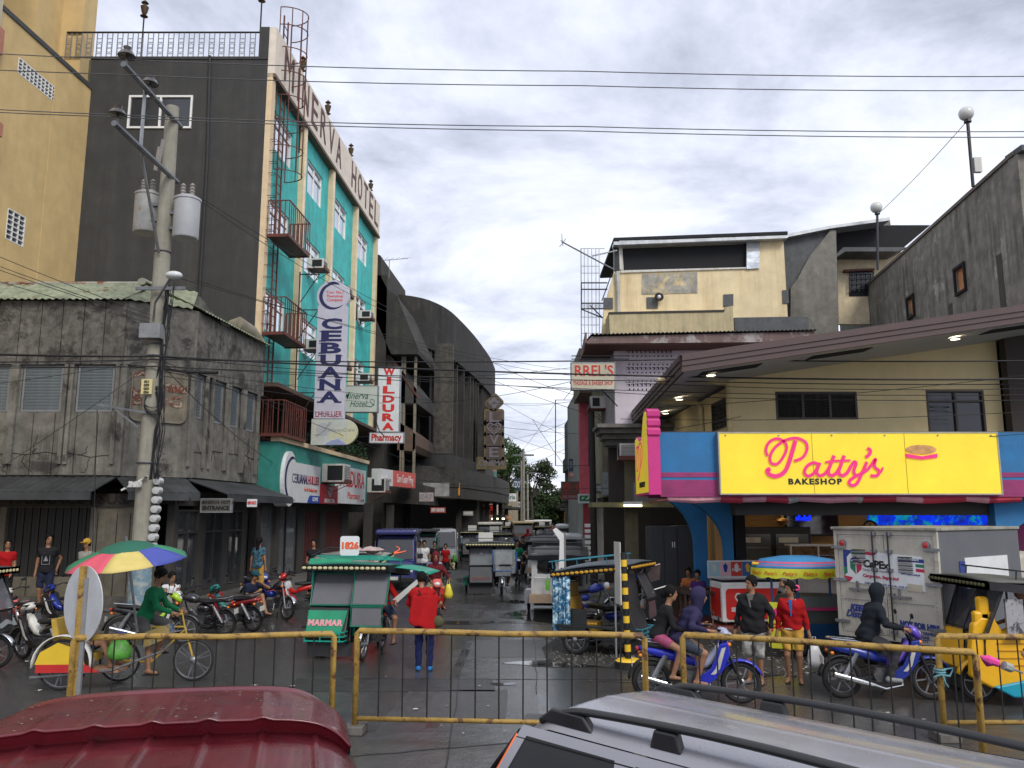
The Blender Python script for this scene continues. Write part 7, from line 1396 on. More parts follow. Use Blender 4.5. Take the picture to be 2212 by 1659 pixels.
person('vendor in grey shirt bending over the food cart',(X(1697,19.3,1),19.4,.06),radians(-60),h=1.6,lean=20,hands=[(.3,.1,1.0),(.3,-.1,1.0)],top=C('grey',(.28,.27,.25)),bottom=blk_c,leg=1.9,res=.026)
FAR_P=[o for o in S.objects if o.type=='EMPTY' and o.get('category')=='person' and 'far along' in o.get('label','')]
for k,(u,v,lab)in enumerate(((1005,1172,'three-wheeler in the far queue just past the cinema marquee'),(1090,1222,'three-wheeler right behind the oncoming one with rain plastic'),(1040,1212,'three-wheeler partly hidden at the left behind the rain plastic one'),(1112,1182,'three-wheeler ahead of the tan roofed jeepney'),(1185,1180,'distant three-wheeler on the right lane'))):
    p=G(u,v);dup(T_ON,p,radians(-88),'dark covered '+lab)
for k,(u,v,lab)in enumerate(((1175,1252,'second pale three-wheeler parked beyond the nearest white one'),(1195,1232,'third pale three-wheeler in the row on the right'),(1200,1208,'pale three-wheeler far down the right row'))):
    p=G(u,v);dup(T_WH,p+Vector((.5,.6,0)),radians(87),lab).scale=(1,-1,1)
pl=['beside the blue van','by the first cinema column','under the blank white panel','under the tube lamps','near the end of the marquee','in front of the office sign','beyond the cinema on the left','at the foot of the slim poles','by the row of right hand motorcycles','under the green letter sign','below the brown emblem sign','at the red umbrellas','between the white vehicles','by the dark meter pole']
for k,(u,v)in enumerate(((905,1222),(945,1205),(960,1195),(1020,1180),(1040,1172),(1058,1166),(1078,1163),(1100,1158),(1255,1212),(1262,1190),(1250,1180),(1240,1168),(1214,1172),(1275,1196))):
    p=G(u,v,.2 if u>1230 else.0 if u<1100 else 0);dup(FAR_P[k%len(FAR_P)],p,k*1.3,'small distant pedestrian '+pl[k],.92+.02*(k%4))['group']='pedestrians far down the street'
by_=mat('barrier_yellow',(.38,.235,.05),.55,var=.2,scale=7,patch=(.12,.055,.025),pscale=5,pth=.53,bump=.5,streak=.3,sscale=9,scol=(.10,.05,.02));bar_m=mat('barrier_bar',(.014,.012,.010),.6,patch=(.35,.2,.03),pscale=3,pth=.62)
def barrier(lab,a,b,za,zb,n,low,post_a=0,post_b=0,bmin=0):
    A,B=Vector(a),Vector(b);d=B-A;Ln=d.length;t=thing('crowd_barrier',lab,'barrier',A,atan2(d.y,d.x),'yellow pipe crowd barriers');r=.037;R_=.12
    MB().tube([(0,0,.0),(0,0,za-R_*.3),(R_*.25,0,za),(Ln*.3,random.uniform(-.03,.03),za*.7+zb*.3+random.uniform(-.015,.008)),(Ln*.55,random.uniform(-.03,.03),(za+zb)/2-random.uniform(0,.02)),(Ln*.8,random.uniform(-.02,.02),za*.2+zb*.8+random.uniform(-.01,.01)),(Ln-R_*.25,0,zb),(Ln,0,zb-R_*.3),(Ln,0,0)],r,10).build('frame_pipe',by_,t,smooth='all')
    MB().tube([(0,0,low),(Ln,0,low)],r*.8,8).build('lower_pipe',by_,t,smooth='all')
    me=MB().tube([(0,0,0),(0,0,1)],.0095,6).build('bar',bar_m,t);Ts=[]
    for i in range(1,n+1):zt_=za+(zb-za)*i/(n+1);Ts.append(Matrix.Translation((Ln*i/(n+1)+random.uniform(-.01,.01),0,low))@Matrix.Rotation(random.uniform(-.012,.012),4,'Y')@Matrix.Diagonal((1,1,zt_-low,1)))
    me.matrix_basis=Ts[0];copies(me,Ts[1:],t)
    for x in(0,Ln):MB().cbox((x,0,.05),(.26,.3,.1)).build('foot_block',kb,t,bevel=.01)
    return t
def gxy(u,v,z):p=G(u,v,z);return(p.x,p.y,0)
barrier('left crowd barrier behind the dark red roof, beside the round sign',gxy(160,1378,1.2),gxy(722,1369,1.2),1.2,1.2,12,.17)
barrier('middle crowd barrier spanning the mouth of the street',gxy(772,1362,1.22),gxy(1392,1373,1.2),1.22,1.2,11,.17)
barrier('right crowd barrier slanting towards the silver car roof',gxy(1474,1371,1.2),gxy(2106,1409,1.2),1.2,1.2,14,.12);p=gxy(2024,1374,1.2)
barrier('last crowd barrier at the right edge with blue rope',p,(p[0]+3.2,p[1]+.05,0),1.2,1.2,12,.2)
rp=thing('rope','pale blue rope knotted round the end post of the last barrier','rope',(p[0],p[1],.78));MB().torus((0,0,0),.055,.014,'z',14,6).torus((0,0,.03),.056,.014,'z',14,6).tube([(.05,0,.03),(.16,-.02,.05),(.1,-.03,-.04),(-.02,-.06,-.02),(-.08,-.03,-.05)],.013,5).tube([(0,-.05,0),(.02,-.07,-.1),(.06,-.06,-.16)],.01,5).build('knot',mat('blue_rope',(.12,.28,.32),.8),rp)
um=thing('folded_umbrella','pink and grey folded umbrella lying on the right barrier post','umbrella',W(2118,1418,9.0));d_=W(2205,1452,8.9)-um.location
for k,(m,o_)in enumerate(((flat('umbrella_pink',(.75,.06,.30),.5),0),(mat('umbrella_grey',(.35,.36,.34),.6,var=.3),.55),(flat('umbrella_magenta',(.35,.02,.16),.5),-.02))):MB().tube([d_*(o_)+Vector((0,-.02*k,-.02*(k==2))),d_*(o_+.2)+Vector((0,0,-.03*(k==2))),d_*(min(o_+.45,.85))],[.015 if k!=1 else.06,.06,.02 if k else.05],8,flat=.8).build('canopy',m,um)
MB().tube([d_*.8,d_*1.05],.01,6).build('shaft',M_['steel'],um)
p=G(160,1490);p=Vector((X(163,10.25,1),10.25,0));t=thing('round_sign','round pale sign seen from behind on a flaking yellow post','traffic sign',p)
MB().box(-.035,.035,.0,.05,0,2.04).build('post',by_,t);MB().box(.036,.085,.0,.04,0,1.9).build('post_web',M_['grey'],t);zc=Z(1305,10.3)
MB(Matrix.Translation((0,.07,zc))@Matrix.Rotation(radians(-36),4,'Z')).lathe([(.455,0),(.455,.012)],40,ax='y').build('disc',mat('sign_back',(.50,.51,.52),.6,var=.12,patch=(.25,.25,.26),pscale=7,pth=.68),t)
p=G(1358,1443);t=thing('marker_post','black and yellow striped marker post standing on a yellow and black tyre base','marker post',p);yl=flat('marker_yellow',(.80,.50,.03),.5)
MB().lathe([(.24,0),(.24,.11),(.2,.14),(.02,.15)],24).build('base',M_['rubber'],t,smooth=True);MB().lathe([(.235,.125),(.19,.155),(.02,.165)],24).build('base_top',yl,t)
for k in range(15):MB(Matrix.Rotation(radians(-1.5),4,'Y')).lathe([(.055,.16+.122*k),(.055,.16+.122*(k+1)-.003)],12).build('stripe',yl if k%2 else M_['black'],t)
t=thing('standing_plate','tall thin grey metal plate with white face leaning beside the striped post','plate',G(1340,1425)+Vector((-.05,.2,0)));MB(Matrix.Rotation(radians(-80),4,'Z')).box(-.02,.35,0,.02,1.0,2.15).build('plate',M_['dirty_white'],t);MB().tube([(0,0,0),(0,0,1.1)],.02,6).build('stake',M_['grey'],t)
t=thing('curved_post','white curved panel on a dark post above the white tricycle','post',W(1222,1330,20.5));z2=Z(1150,20.5)-t.location.z;MB().box(-.07,.02,0,.05,0,z2).build('post',M_['grey'],t)
MB().prism([(-.08,z2*.42),(-.34,z2*.24),(-.30,z2*.38),(-.16,z2*.55),(-.13,z2*.9),(-.3,z2*1.03),(-.22,z2*1.06),(-.03,z2*.98),(-.03,z2*.42)],-.06,-.02,'xz').build('panel',M_['white'],t)
PX,PY=-8.68,19.75;up_=thing('utility_pole','tapered concrete utility pole with two steel arms, transformers and meters','utility pole',(PX,PY,.4));Zo=lambda v,y=PY:Z(v,y)-.4
ht_=Zo(232);MB().lathe([(.255,0),(.16,ht_),(.0,ht_+.01)],20).build('shaft',mat('pole_concrete',(.30,.285,.235),.85,var=.15,streak=.35,bump=.3,sscale=3),up_,smooth=True)
MB().lathe([(.258,.0),(.248,1.15)],20).build('posters',mat('blue_posters',(.16,.26,.32),.7,patch=(.35,.38,.36),pscale=5,pth=.5,var=.3),up_)
zr=mat('galvanised',(.19,.20,.21),.5,metal=.5,var=.3)
for k,(v0,zz,yn)in enumerate(((262,12.55-.4,17.0),(378,11.05-.4,16.8))):
    MB().tube([(.13,.25,zz),(.05,yn-PY,zz)],.07,8).build('cross_arm',zr,up_)
    for y in((yn-PY+.1,yn-PY+1.3)if k==0 else(yn-PY+.1,)):MB().lathe([(.03,zz),(.03,zz+.22),(.2,zz+.24),(.14,zz+.34),(.06,zz+.36),(.09,zz+.46),(0,zz+.48)],14,(.06,y,0)).build('insulator',mat('brown_glaze',(.05,.04,.035),.25,coat=.5),up_,smooth=True)
MB().box(-.02,.02,-1.6,-1.5,10.75,12.3).build('flat_brace',mat('light_strap',(.30,.31,.33),.5),up_);MB().tube([(.0,-1.5,10.6),(.02,-.25,8.6)],.035,6).build('brace',zr,up_)
for lb,dx_,dy_,m,q in(('rusty',-.62,.35,mat('rusty_tank',(.40,.40,.39),.5,patch=(.35,.14,.04),pscale=2.4,pth=.6,streak=.3),.05),('clean',.58,-.1,mat('transformer_grey',(.42,.43,.45),.45,var=.08),-.25)):
    z0=9.25+q
    MB().lathe([(0,z0),(.29,z0+.02),(.31,z0+.06),(.31,z0+1.0),(.33,z0+1.0),(.33,z0+1.05),(.2,z0+1.12),(0,z0+1.14)],22,(dx_,dy_,0)).build('transformer',m,up_,smooth=True,label=('rust stained' if q>0 else 'clean light grey')+' transformer drum');g=MB()
    for a in(-.13,.1):g.lathe([(.05,z0+1.08)]+[(.075 if k%2 else.045,z0+1.12+.04*k)for k in range(8)]+[(.02,z0+1.46)],10,(dx_+a,dy_,0))
    g.build('bushing',mat('bushing_grey',(.3,.28,.26),.3),up_,kind='stuff');MB().cbox((dx_*.5,dy_*.5,z0+.7),(.35,.12,.08)).cbox((dx_*.5,dy_*.5,z0+.3),(.35,.12,.08)).build('bracket',zr,up_,kind='stuff')
for k,(x,z,b)in enumerate(((-.2,11.35,.5),(-.28,11.15,.6))):MB().tube([(x,-.1,z-.35),(x+.1,-.15,z+.25)],[.05,.06],8).build('fuse_cutout',mat('bushing_grey',(.3,.28,.26),.3),up_)
MB().cbox((.0,-.32,Zo(722)),(.5,.22,.36)).build('meter_box',M_['grey'],up_,bevel=.01);MB().tube([(.02,-.3,Zo(700)),(.12,-.5,Zo(665)),(.62,-.9,Zo(600,18.8))],.028,8).build('lamp_arm',zr,up_)
lz=Zo(592,18.7);MB().ball((.72,-.95,lz),(.2,.14,.1),16,10).build('lamp_head',flat('lamp_shell',(.6,.62,.63),.3),up_,smooth='all');MB().box(-.45,.75,-.35,-.3,Zo(634),Zo(627)).build('antenna_bar',zr,up_)
for k in range(8):MB().lathe([(.0,-.2),(.085,-.19),(.10,-.08),(.10,.0)],14,(.33-.005*k,-.05,Zo(1040+20*k)),'y').build('electric_meter',flat('meter_glass',(.45,.46,.45),.1,coat=.8),up_,smooth=True)
MB().box(.2,.3,-.05,0,Zo(1195),Zo(1025)).build('meter_board',M_['dark_steel'],up_);MB().box(-.16,.1,-.30,-.27,Zo(855),Zo(823)).build('number_tag',flat('tag_yellow',(.60,.52,.24),.6),up_)
for k,s_ in enumerate(('021','009','003','004')):text(s_,face((-.03,-.31,Zo(829+7.5*k)),(1,0,0)),.085,M_['black'],up_,'digits',.004,bold=.003)
MB().tube([(-1.25,-.25,Zo(876)),(-.1,-.25,Zo(893)),(.25,-.25,Zo(897))],.035,4).tube([(-.75,-.25,Zo(888)),(-.2,-.2,Zo(925))],.025,4).build('service_arm',zr,up_);MB().tube([(-.45,-.3,Zo(1060)),(.15,-.3,Zo(1030))],.03,4).cbox((-.12,-.32,Zo(1047)),(.3,.06,.14)).build('clamp_tape',mat('white_tape',(.55,.55,.53),.7,patch=(.03,.03,.03),pscale=8,pth=.5),up_,kind='stuff')
g=MB();rd=random.Random(9)
for k in range(9):
    x=.2+.03*k;g.tube([(x+rd.uniform(-.05,.05)+.05*sin(q*1.3+k),-.15-.03*k,Zo(620+q*52))for q in range(9)],.011 if k>2 else.022,5)
for k in range(10):a=rd.uniform(0,6);g.tube([(.16+.25*cos(a+q),-.25+.08*sin(a+q*.9),Zo(870)+.28*sin(a+q)*(.6+.1*k)*.9)for q in np.linspace(0,5,12)],.008,4)
g.build('cable_tangle',M_['wire'],up_,kind='stuff')
for v in(745,770,545,1000):MB().torus((0,0,Zo(v)),.2+.0001*(v-545)*1.2,.022,'z',18,5).build('clamp_band',zr,up_)
cg_=mat('bright_cable',(.09,.09,.095),.5);CB={}
def cable(lab,pts,r=.014,sag=.25,n=10,m=None,grp='overhead cables'):
    r*=.8
    P=[W(*q)for q in pts];t=thing('overhead_cable',lab,'cable',P[0],0,grp);CB.setdefault(lab,[]).append(((pts[0][1]+pts[-1][1])/2,t));out=[]
    for a,b in zip(P,P[1:]):
        L_=(b-a).length
        for i in range(n):k=i/n;p=a.lerp(b,k)-P[0];p.z-=sag*4*k*(1-k)*min(1,L_/20);out.append(p)
    out.append(P[-1]-P[0]);MB().tube(out,r,4,cap=False).build('strand',m or M_['wire'],t,smooth='all')
top_='thin high cable strung across the sky from the pole insulators';mid_='black cable crossing the street at balcony height';low_='service wire running from the pole up the street';cr_='thin wire of the tangle crossing the street farther down';lf_='thin wire leaving the pole towards the left edge';rt_='loose service wire sagging in front of the yellow bakery wall'
for a,b,c in((110,127,158),(148,160,188),(231,247,277),(238,252,290)):cable(top_,[(-300,a-14,17.2),(240 if a<230 else 236,b,17.1),(1250,(b*.4+c*.6)+8,17.4),(2500,c+4,17.6)],.014,.12,m=cg_)
for a,b,c,d,r in((762,770,814,818,.03),(782,776,776,778,.022),(790,792,824,829,.016),(765,771,858,864,.012),(795,790,848,852,.012)):cable(mid_,[(-100,a,19.3),(345,b,19.5),(1500,c,18.0 if r>.02 else 18.6),(2300,d,17.3)],r,.10)
for u0,v0,u1,v1,D1 in((430,425,1000,735,46),(430,432,905,700,40),(350,590,1240,800,45),(425,606,1240,812,45),(352,790,795,905,34),(350,800,640,830,30),(352,780,1170,1090,75),(360,800,590,1000,28),(352,795,1215,870,45),(350,812,1010,870,52)):cable(low_,[(u0,v0,19.7),(u1,v1,D1)],.012,.35)
for u0,v0,D0,u1,v1,D1 in((870,735,46,1320,910,34),(900,760,50,1245,955,50),(905,870,48,1330,800,30),(1080,905,64,1245,925,60),(1075,930,64,1240,985,55),(1085,950,70,1250,900,50),(1090,985,80,1250,930,50),(1100,1010,90,1240,960,55),(860,890,44,1290,940,40),(1070,870,60,1300,855,36),(830,815,42,1270,790,34),(1060,780,60,1380,890,28),(1150,905,50,1250,1045,44),(1100,1060,90,1290,1052,40),(900,1035,50,1420,1050,26),(1120,980,90,1200,870,60)):cable(cr_,[(u0,v0,D0),(u1,v1,D1)],.016,.3)
for u1,v1 in((-60,530),(-60,553),(-60,562),(-60,590),(-60,790),(-60,835),(-60,1050)):cable(lf_,[(345,v1*.25+555 if v1<600 else 775,19.7),(u1,v1,18)],.012,.2)
for u0,v0,u1,v1 in((1395,975,2300,930),(1420,880,2300,800),(1340,905,2250,888),(1350,826,2300,838),(1330,945,1600,900)):cable(rt_,[(u0,v0,19),(u1,v1,17.5)],.011,.2)
cable('thin stay wire between the two globe lamps',[(2092,258,21.5),(1896,463,30)],.012,.2,m=cg_);cable('black splice sleeve cable to the right of the pole',[(405,803,19.3),(470,805,19.2)],.06,0);cable('pair of wires hanging to the pavement left of the pole',[(210,885,19.2),(205,1060,19.2),(195,1290,19.4)],.012,0)
OR='highest|second highest|third highest|fourth from the top|fifth from the top|sixth from the top|seventh from the top|eighth from the top|ninth from the top|tenth from the top|sixth from the bottom|fifth from the bottom|fourth from the bottom|third lowest|second lowest|lowest'.split('|')
for lab_,L_ in CB.items():
    if len(L_)>1:
        for k,(_,o_)in enumerate(sorted(L_,key=lambda q:q[0])):o_['label']=lab_+', '+(OR[k]if k<10 and k<len(L_)-1 else OR[16-len(L_)+k])
def car(name,lab,cat,loc,rz,sec,W_,m,win_z,glass=None,wheel_r=.3,wb=2.4,grille=True,lights='front',group='vehicles in the street',rows=3,roofm=None,lit_=False):
    t=thing(name,lab,cat,loc,rz,group);gm=glass or M_['glass_dark'];rings=[]
    for x,zb,zt,k in sec:
        w_=W_/2*k;r=[]
        for y,z in((-1,0),(-1,.08),(-1,.5),(-.98,.62),(-.93,.85),(-.86,.97),(-.6,1),(.6,1),(.86,.97),(.93,.85),(.98,.62),(1,.5),(1,.08),(1,0)):r.append((x,y*w_,zb+(zt-zb)*z))
        rings.append(r)
    MB().loft(rings).build('body',m,t,smooth=True,recalc=True);return t
def boxvan(name,lab,cat,u,v,deg,L_,Wd,H_,m,roofc=None,glass=None,hood=.5,group='vans parked along the left side',rear=False,sl=.35,dec=None,roofrib=False,hz=.95):
    p=G(u,v);t=car(name,lab,cat,(p.x,p.y,0),radians(deg),[(L_/2+.02,.35,hz*.55+.2,.9),(L_/2-.02,.3,hz,.96),(L_/2-hood,.28,hz+.06,1),(L_/2-hood-sl,.28,H_-.06,.97),(L_/2-hood-sl-.15,.28,H_,.97),(-L_/2+.15,.28,H_,.97),(-L_/2,.32,H_-.12,.95)],Wd,m,0,group=group)
    gl=glass or M_['glass_dark'];g=MB();x0,x1=L_/2-hood+.015,L_/2-hood-sl+.02;w_=Wd*.42
    g.add([(x0,-w_,hz+.09),(x0,w_,hz+.09),(x1+.02,w_*.93,H_-.14),(x1+.02,-w_*.93,H_-.14)],[(0,1,2,3)]);g.build('windscreen',gl,t,solid=.02)
    for q in(1,-1):
        for a,b in((x1-.05,x1-.75),(x1-.85,x1-1.6),(x1-1.7,max(-L_/2+.2,x1-2.5))):
            if a-b>.3:MB().prism([(a+.18 if a==x1-.05 else a,hz+.1),(b,hz+.1),(b,H_-.22),(a,H_-.22)],q*(Wd/2*.97)-.015,q*(Wd/2*.97)+.012,'xz').build('side_window',gl,t)
        wheel(t,L_/2-.65,q*(Wd/2-.1),.3,.075);wheel(t,-L_/2+.65,q*(Wd/2-.1),.3,.075);MB().cbox((L_/2-hood-.05,q*(Wd/2+.12),hz+.2),(.08,.2,.18)).build('wing_mirror',M_['black'],t,bevel=.02);MB().cbox((L_/2,q*Wd*.36,hz*.72),(.05,.24,.14)).build('headlight',flat('lamp_glass',(.62,.64,.66),.08),t,bevel=.02);MB().cbox((-L_/2-.0,q*Wd*.42,.95),(.04,.12,.3)).build('tail_lamp',M_['red_lens'],t)
    MB().box(L_/2-.02,L_/2+.08,-Wd*.46,Wd*.46,.3,.48).build('bumper',M_['black'],t,bevel=.02);MB().cbox((L_/2+.09,0,.45),(.01,.34,.12)).build('plate',M_['dirty_white'],t);MB().cbox((L_/2+.005,0,hz*.72),(.03,Wd*.42,.14)).build('grille',M_['black'],t)
    MB().box(-L_/2-.01,-L_/2+.02,-w_,w_,hz+.12,H_-.25).build('rear_window',gl,t)
    return t,x1
vb=flat('van_blue',(.03,.035,.16),.3,coat=.5,var=.1);vt=flat('van_teal',(.012,.10,.09),.3,coat=.5,var=.1);vs=flat('van_silver',(.36,.37,.38),.3,metal=.3,coat=.4)
t,x1=boxvan('blue_van','dark blue multicab with raised roof and orange stickers on its windscreen','van',860,1268,-88,3.5,1.55,1.95,vb,hood=.35,hz=1.0);MB().box(-1.5,x1+.25,-.74,.74,1.95,2.12).build('roof_box',vb,t,bevel=.06)
for k in range(7):MB().box(-1.45,x1+.2,-.66+.2*k,-.6+.2*k,2.12,2.15).build('roof_rib',vb,t)
gq=MB();stroke(gq,[(-.25,-.1,.04),(.05,.08,.03),(-.08,.2,.02)],face((x1+.24,.1,1.36),(0,1,0),(-.45,0,1)));stroke(gq,[(-.2,-.08,.07),(.15,-.02,.03),(.28,.02,.04)],face((x1+.25,.1,1.36),(0,1,0),(-.45,0,1)));gq.build('sticker',flat('neon_sticker',(.9,.12,.03),.5,emit=.3),t)  # sticker colour given a slight glow of its own
t,x1=boxvan('teal_van','teal multicab with a dark rack on its roof behind the blue van','van',912,1242,-87,3.6,1.5,1.9,vt,hood=.3,hz=1.0);MB().box(-1.6,x1+.3,-.72,.72,1.93,2.02).build('roof_rack',M_['dark_steel'],t,bevel=.02)
boxvan('silver_van','silver passenger van parked behind the teal multicab','van',955,1222,-86,4.4,1.7,1.95,vs,hood=.7,sl=.6)
def jeepney(lab,u,v,deg,m,top,L_=4.6,H_=2.15,lit_=False):
    p=G(u,v);t=thing('jeepney',lab,'jeepney',(p.x,p.y,0),radians(deg),'jeepneys far down the street');w_=.85
    MB().box(-L_/2,L_/2-1.0,-w_,w_,.5,1.15).prism([(L_/2-1.0,.45),(L_/2,.45),(L_/2,1.0),(L_/2-.9,1.12),(L_/2-1.0,1.12)],-w_*.8,w_*.8,'xz').build('body',m,t,bevel=.04);MB().box(-L_/2,L_/2-.8,-w_-.05,w_+.05,H_-.18,H_).build('roof',top,t,bevel=.06)
    g=MB()
    for q in(1,-1):
        for k in range(5):x=-L_/2+.05+k*(L_-1.25)/4;g.tube([(x,q*w_,1.1),(x,q*w_,H_-.15)],.03,4)
    g.build('pillars',m,t,kind='stuff');MB().add([(L_/2-1.0,-w_*.9,1.15),(L_/2-1.0,w_*.9,1.15),(L_/2-1.2,w_*.9,H_-.2),(L_/2-1.2,-w_*.9,H_-.2)],[(0,1,2,3)]).build('windscreen',M_['glass_dark'],t,solid=.03)
    for q in(1,-1):wheel(t,L_/2-.7,q*.75,.34,.08);wheel(t,-L_/2+.9,q*.75,.34,.08);MB().lathe([(.11,0),(.11,.04)],12,(L_/2,q*.6,.85),'x').build('headlight',M_['chrome'],t)
    MB().box(L_/2+.01,L_/2+.12,-w_,w_,.4,.55).build('bumper',M_['chrome'],t);MB().box(L_/2,L_/2+.02,-.4,.4,.6,.98).build('grille',M_['steel'],t);return t
cr2=flat('jeep_cream',(.45,.42,.33),.4,coat=.3);jeepney('white topped jeepney half hidden by the oncoming dark tricycle',1058,1192,-88,cr2,M_['dirty_white']);jeepney('jeepney with yellow lights and tan roof in mid street',1128,1182,-88,mat('jeep_brown',(.12,.07,.04),.5),mat('tan_top',(.42,.35,.2),.6));jeepney('grey jeepney far ahead at the end of the queue',1152,1170,90,M_['steel'],M_['dirty_white']);jeepney('white jeepney farthest down the right of the street',1172,1166,90,M_['dirty_white'],M_['white'])
boxvan('white_suv','white utility vehicle parked at the right behind the tricycles','van',1228,1232,88,4.3,1.7,1.8,flat('car_white',(.6,.6,.6),.3,coat=.5),hood=1.0,sl=.6,group='vans parked on the right side');boxvan('white_van','white high roofed van on the right beyond the utility vehicle','van',1226,1203,88,4.6,1.8,2.1,flat('car_white',(.6,.6,.6),.3),hood=.5,group='vans parked on the right side')
for u,v,dg,lab,lt_ in((1093,1190,-88,'motorcycle with its headlight shining down the street',True),(1140,1196,90,'motorcycle with pale hooded rider going away from us',False),(1118,1262,-85,'motorcycle emerging behind the oncoming dark tricycle',False),(1130,1240,-85,'second motorcycle beyond the oncoming tricycle',False)):
    p=G(u,v);motorbike(lab,p,radians(dg),blk,light=lt_,group='motorcycles being ridden',plate=False);rider('rider of the '+lab.replace('motorcycle ','',1)[:58],p,radians(dg),top=cols[(u*3)%8],bottom=blk_c,leg=1.9,hair='hood' if u==1140 else 'short',res=.034)
tt=thing('tube_light','distant lit shop tube under the white office sign','lamp',W(1062,1122,78));MB().box(0,1.2,0,.1,0,.12).build('tube',tube_l,tt)
def tree(lab,u,v0,D,R,hz,zt_,n,seed=1,grp='trees at the far end of the street',lc=(.035,.06,.02)):
    p=Vector((X(u,D,6),D,0));t=thing('street_tree',lab,'tree',p,0,grp);rd=random.Random(seed);tk=MB();tk.tube([(0,0,0),(.1,0,zt_*.3),(-.1,.1,zt_*.55)],[.3,.22,.14],8)
    m=mat('leaf_%d'%int(lc[1]*1000),lc,.6,var=.6,scale=2.2,spec=.2);g=MB();cs=[]
    for i in range(16):a=rd.uniform(0,6.28);k=rd.uniform(.15,1);q=Vector((R*k*cos(a),R*k*.9*sin(a),hz+(zt_-hz)*rd.uniform(.0,.9)));cs.append(q);tk.tube([(0,0,zt_*.45),q*.6+Vector((0,0,zt_*.2)),q],[.1,.06,.02],5)
    for q in cs:leafy(g,q,(R*.42,R*.42,R*.34),n//16,ln=.55*R/4,wd=.32*R/4,rd=rd)
    tk.build('trunk',mat('bark',(.06,.05,.04),.9),t);g.build('crown',m,t,kind='stuff')
tree('dark full tree rising right behind the cinema letter sign',1092,0,90,2.1,5.0,Z(942,90),5000,1,lc=(.045,.09,.025));tree('tall open tree in the middle of the street end',1148,0,118,2.7,6.0,Z(984,118),4200,2,lc=(.045,.065,.025));tree('low broad tree at the street end right of the tall one',1208,0,128,3.0,3.5,Z(1066,128),4200,3);tree('low tree at the street end under the tall one',1125,0,135,3.5,2.5,Z(1058,135),4200,4);tree('dark tree closing the street in the centre',1170,0,148,6,2,Z(1075,148),6000,5)
g=MB();rd=random.Random(3)
for i in range(40):leafy(g,(rd.uniform(-80,110),rd.uniform(165,185),rd.uniform(1,4)),(6,4,3),130,ln=1.5,wd=.9,rd=rd)
g.build('far_foliage',mat('leaf_far',(.04,.06,.03),.7,var=.5,scale=.5),None,kind='stuff')
for k,(u,D)in enumerate(((1127,85),(1140,100),(1131,70))):
    t=thing('far_pole',('middle one of the three slim poles far down the street','farthest of the three slim poles far down the street','nearest of the three slim poles far down the street')[k],'utility pole',(X(u,D,1),D,0),0,'slim poles far down the street');MB().lathe([(.16,0),(.1,8.2)],8).build('shaft',MATS['pole_concrete'],t);MB().box(-.9,.9,-.05,.05,7.6,7.75).build('cross_arm',zr,t)
t=thing('dark_pole','dark pole with white meter stack on the right side of the street','utility pole',(X(1283,30,1),30,.2));MB().lathe([(.14,0),(.10,Z(900,30))],10).build('shaft',mat('dark_pole_wood',(.035,.03,.028),.8),t)
for k in range(7):MB().cbox((-.22,-.1,Z(1135+12*k,30)-.2),(.2,.12,.12)).build('electric_meter',M_['white'],t)
a,b=W(1810,1300,14.85),W(2035,1300,13.45);d=Vector((b.x-a.x,b.y-a.y,0));Wt=d.length;d.normalize();az=atan2(d.y,d.x);t=thing('delivery_truck','dirty white box truck with printed rear doors seen from behind at the bakery','truck',(a.x,a.y,0),az);TR=t;z0,z1,Lt=.6,2.40,3.2
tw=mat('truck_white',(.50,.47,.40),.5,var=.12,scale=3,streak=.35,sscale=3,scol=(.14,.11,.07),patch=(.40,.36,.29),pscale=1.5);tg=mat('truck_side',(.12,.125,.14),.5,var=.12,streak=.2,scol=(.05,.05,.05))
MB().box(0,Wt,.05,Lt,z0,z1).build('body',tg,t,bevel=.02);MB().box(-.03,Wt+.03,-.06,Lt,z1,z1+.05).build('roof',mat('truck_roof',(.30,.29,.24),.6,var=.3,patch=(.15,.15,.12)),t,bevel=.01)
for x0,x1 in((0,.06),(Wt-.06,Wt)):MB().box(x0,x1,-.015,.05,z0,z1-.002).build('corner_post',tw,t)
MB().box(.062,Wt-.062,-.01,.049,z1-.08,z1-.002).build('header',tw,t);MB().box(.062,Wt-.062,-.01,.049,z0,z0+.07).build('sill',tw,t);mid=Wt*.50
for x0,x1 in((.065,mid-.005),(mid+.005,Wt-.065)):
    dr=MB().box(x0,x1,.0,.045,z0+.075,z1-.085).build('door',tw,t,bevel=.006);MB().box(x0+.05,x1-.05,-.006,-.0005,z0+.62,z0+.63).build('seam',M_['grey'],dr)
    rv=MB().cbox((0,0,0),(.012,.008,.012)).build('rivet',M_['steel'],dr);Ts=[Matrix.Translation((x0+.03+(x1-x0-.06)*i/13,-.003,z))for i in range(14)for z in(z0+.11,z1-.12,z0+.60)]+[Matrix.Translation((x,-.003,z0+.15+i*.13))for i in range(11)for x in(x0+.03,x1-.03)];rv.matrix_basis=Ts[0];copies(rv,Ts[1:],dr)
for x in(mid-.17,mid+.1):
    rd_=MB().tube([(x,-.05,z0+.02),(x,-.05,z1-.03)],.014,8).build('locking_rod',M_['dark_steel'],t)
    for z in(z0+.15,z0+.75,z0+1.15,z0+1.45,z1-.06):MB().cbox((x,-.03,z),(.10,.05,.05)).build('rod_guide',M_['steel'],rd_)
for z in(z0+.25,z0+.95,z0+1.5):
    for x in(-.03,Wt-.2):MB().cbox((x+.115,-.025,z),(.26,.03,.05)).build('hinge',M_['steel'],t)
for x,z in((.42,z0+.8),(mid+.25,z0+.72)):MB().cbox((x,-.035,z),(.34,.03,.035)).cbox((x-.02,-.04,z+.05),(.03,.03,.18)).build('latch',M_['steel'],t,kind='stuff')
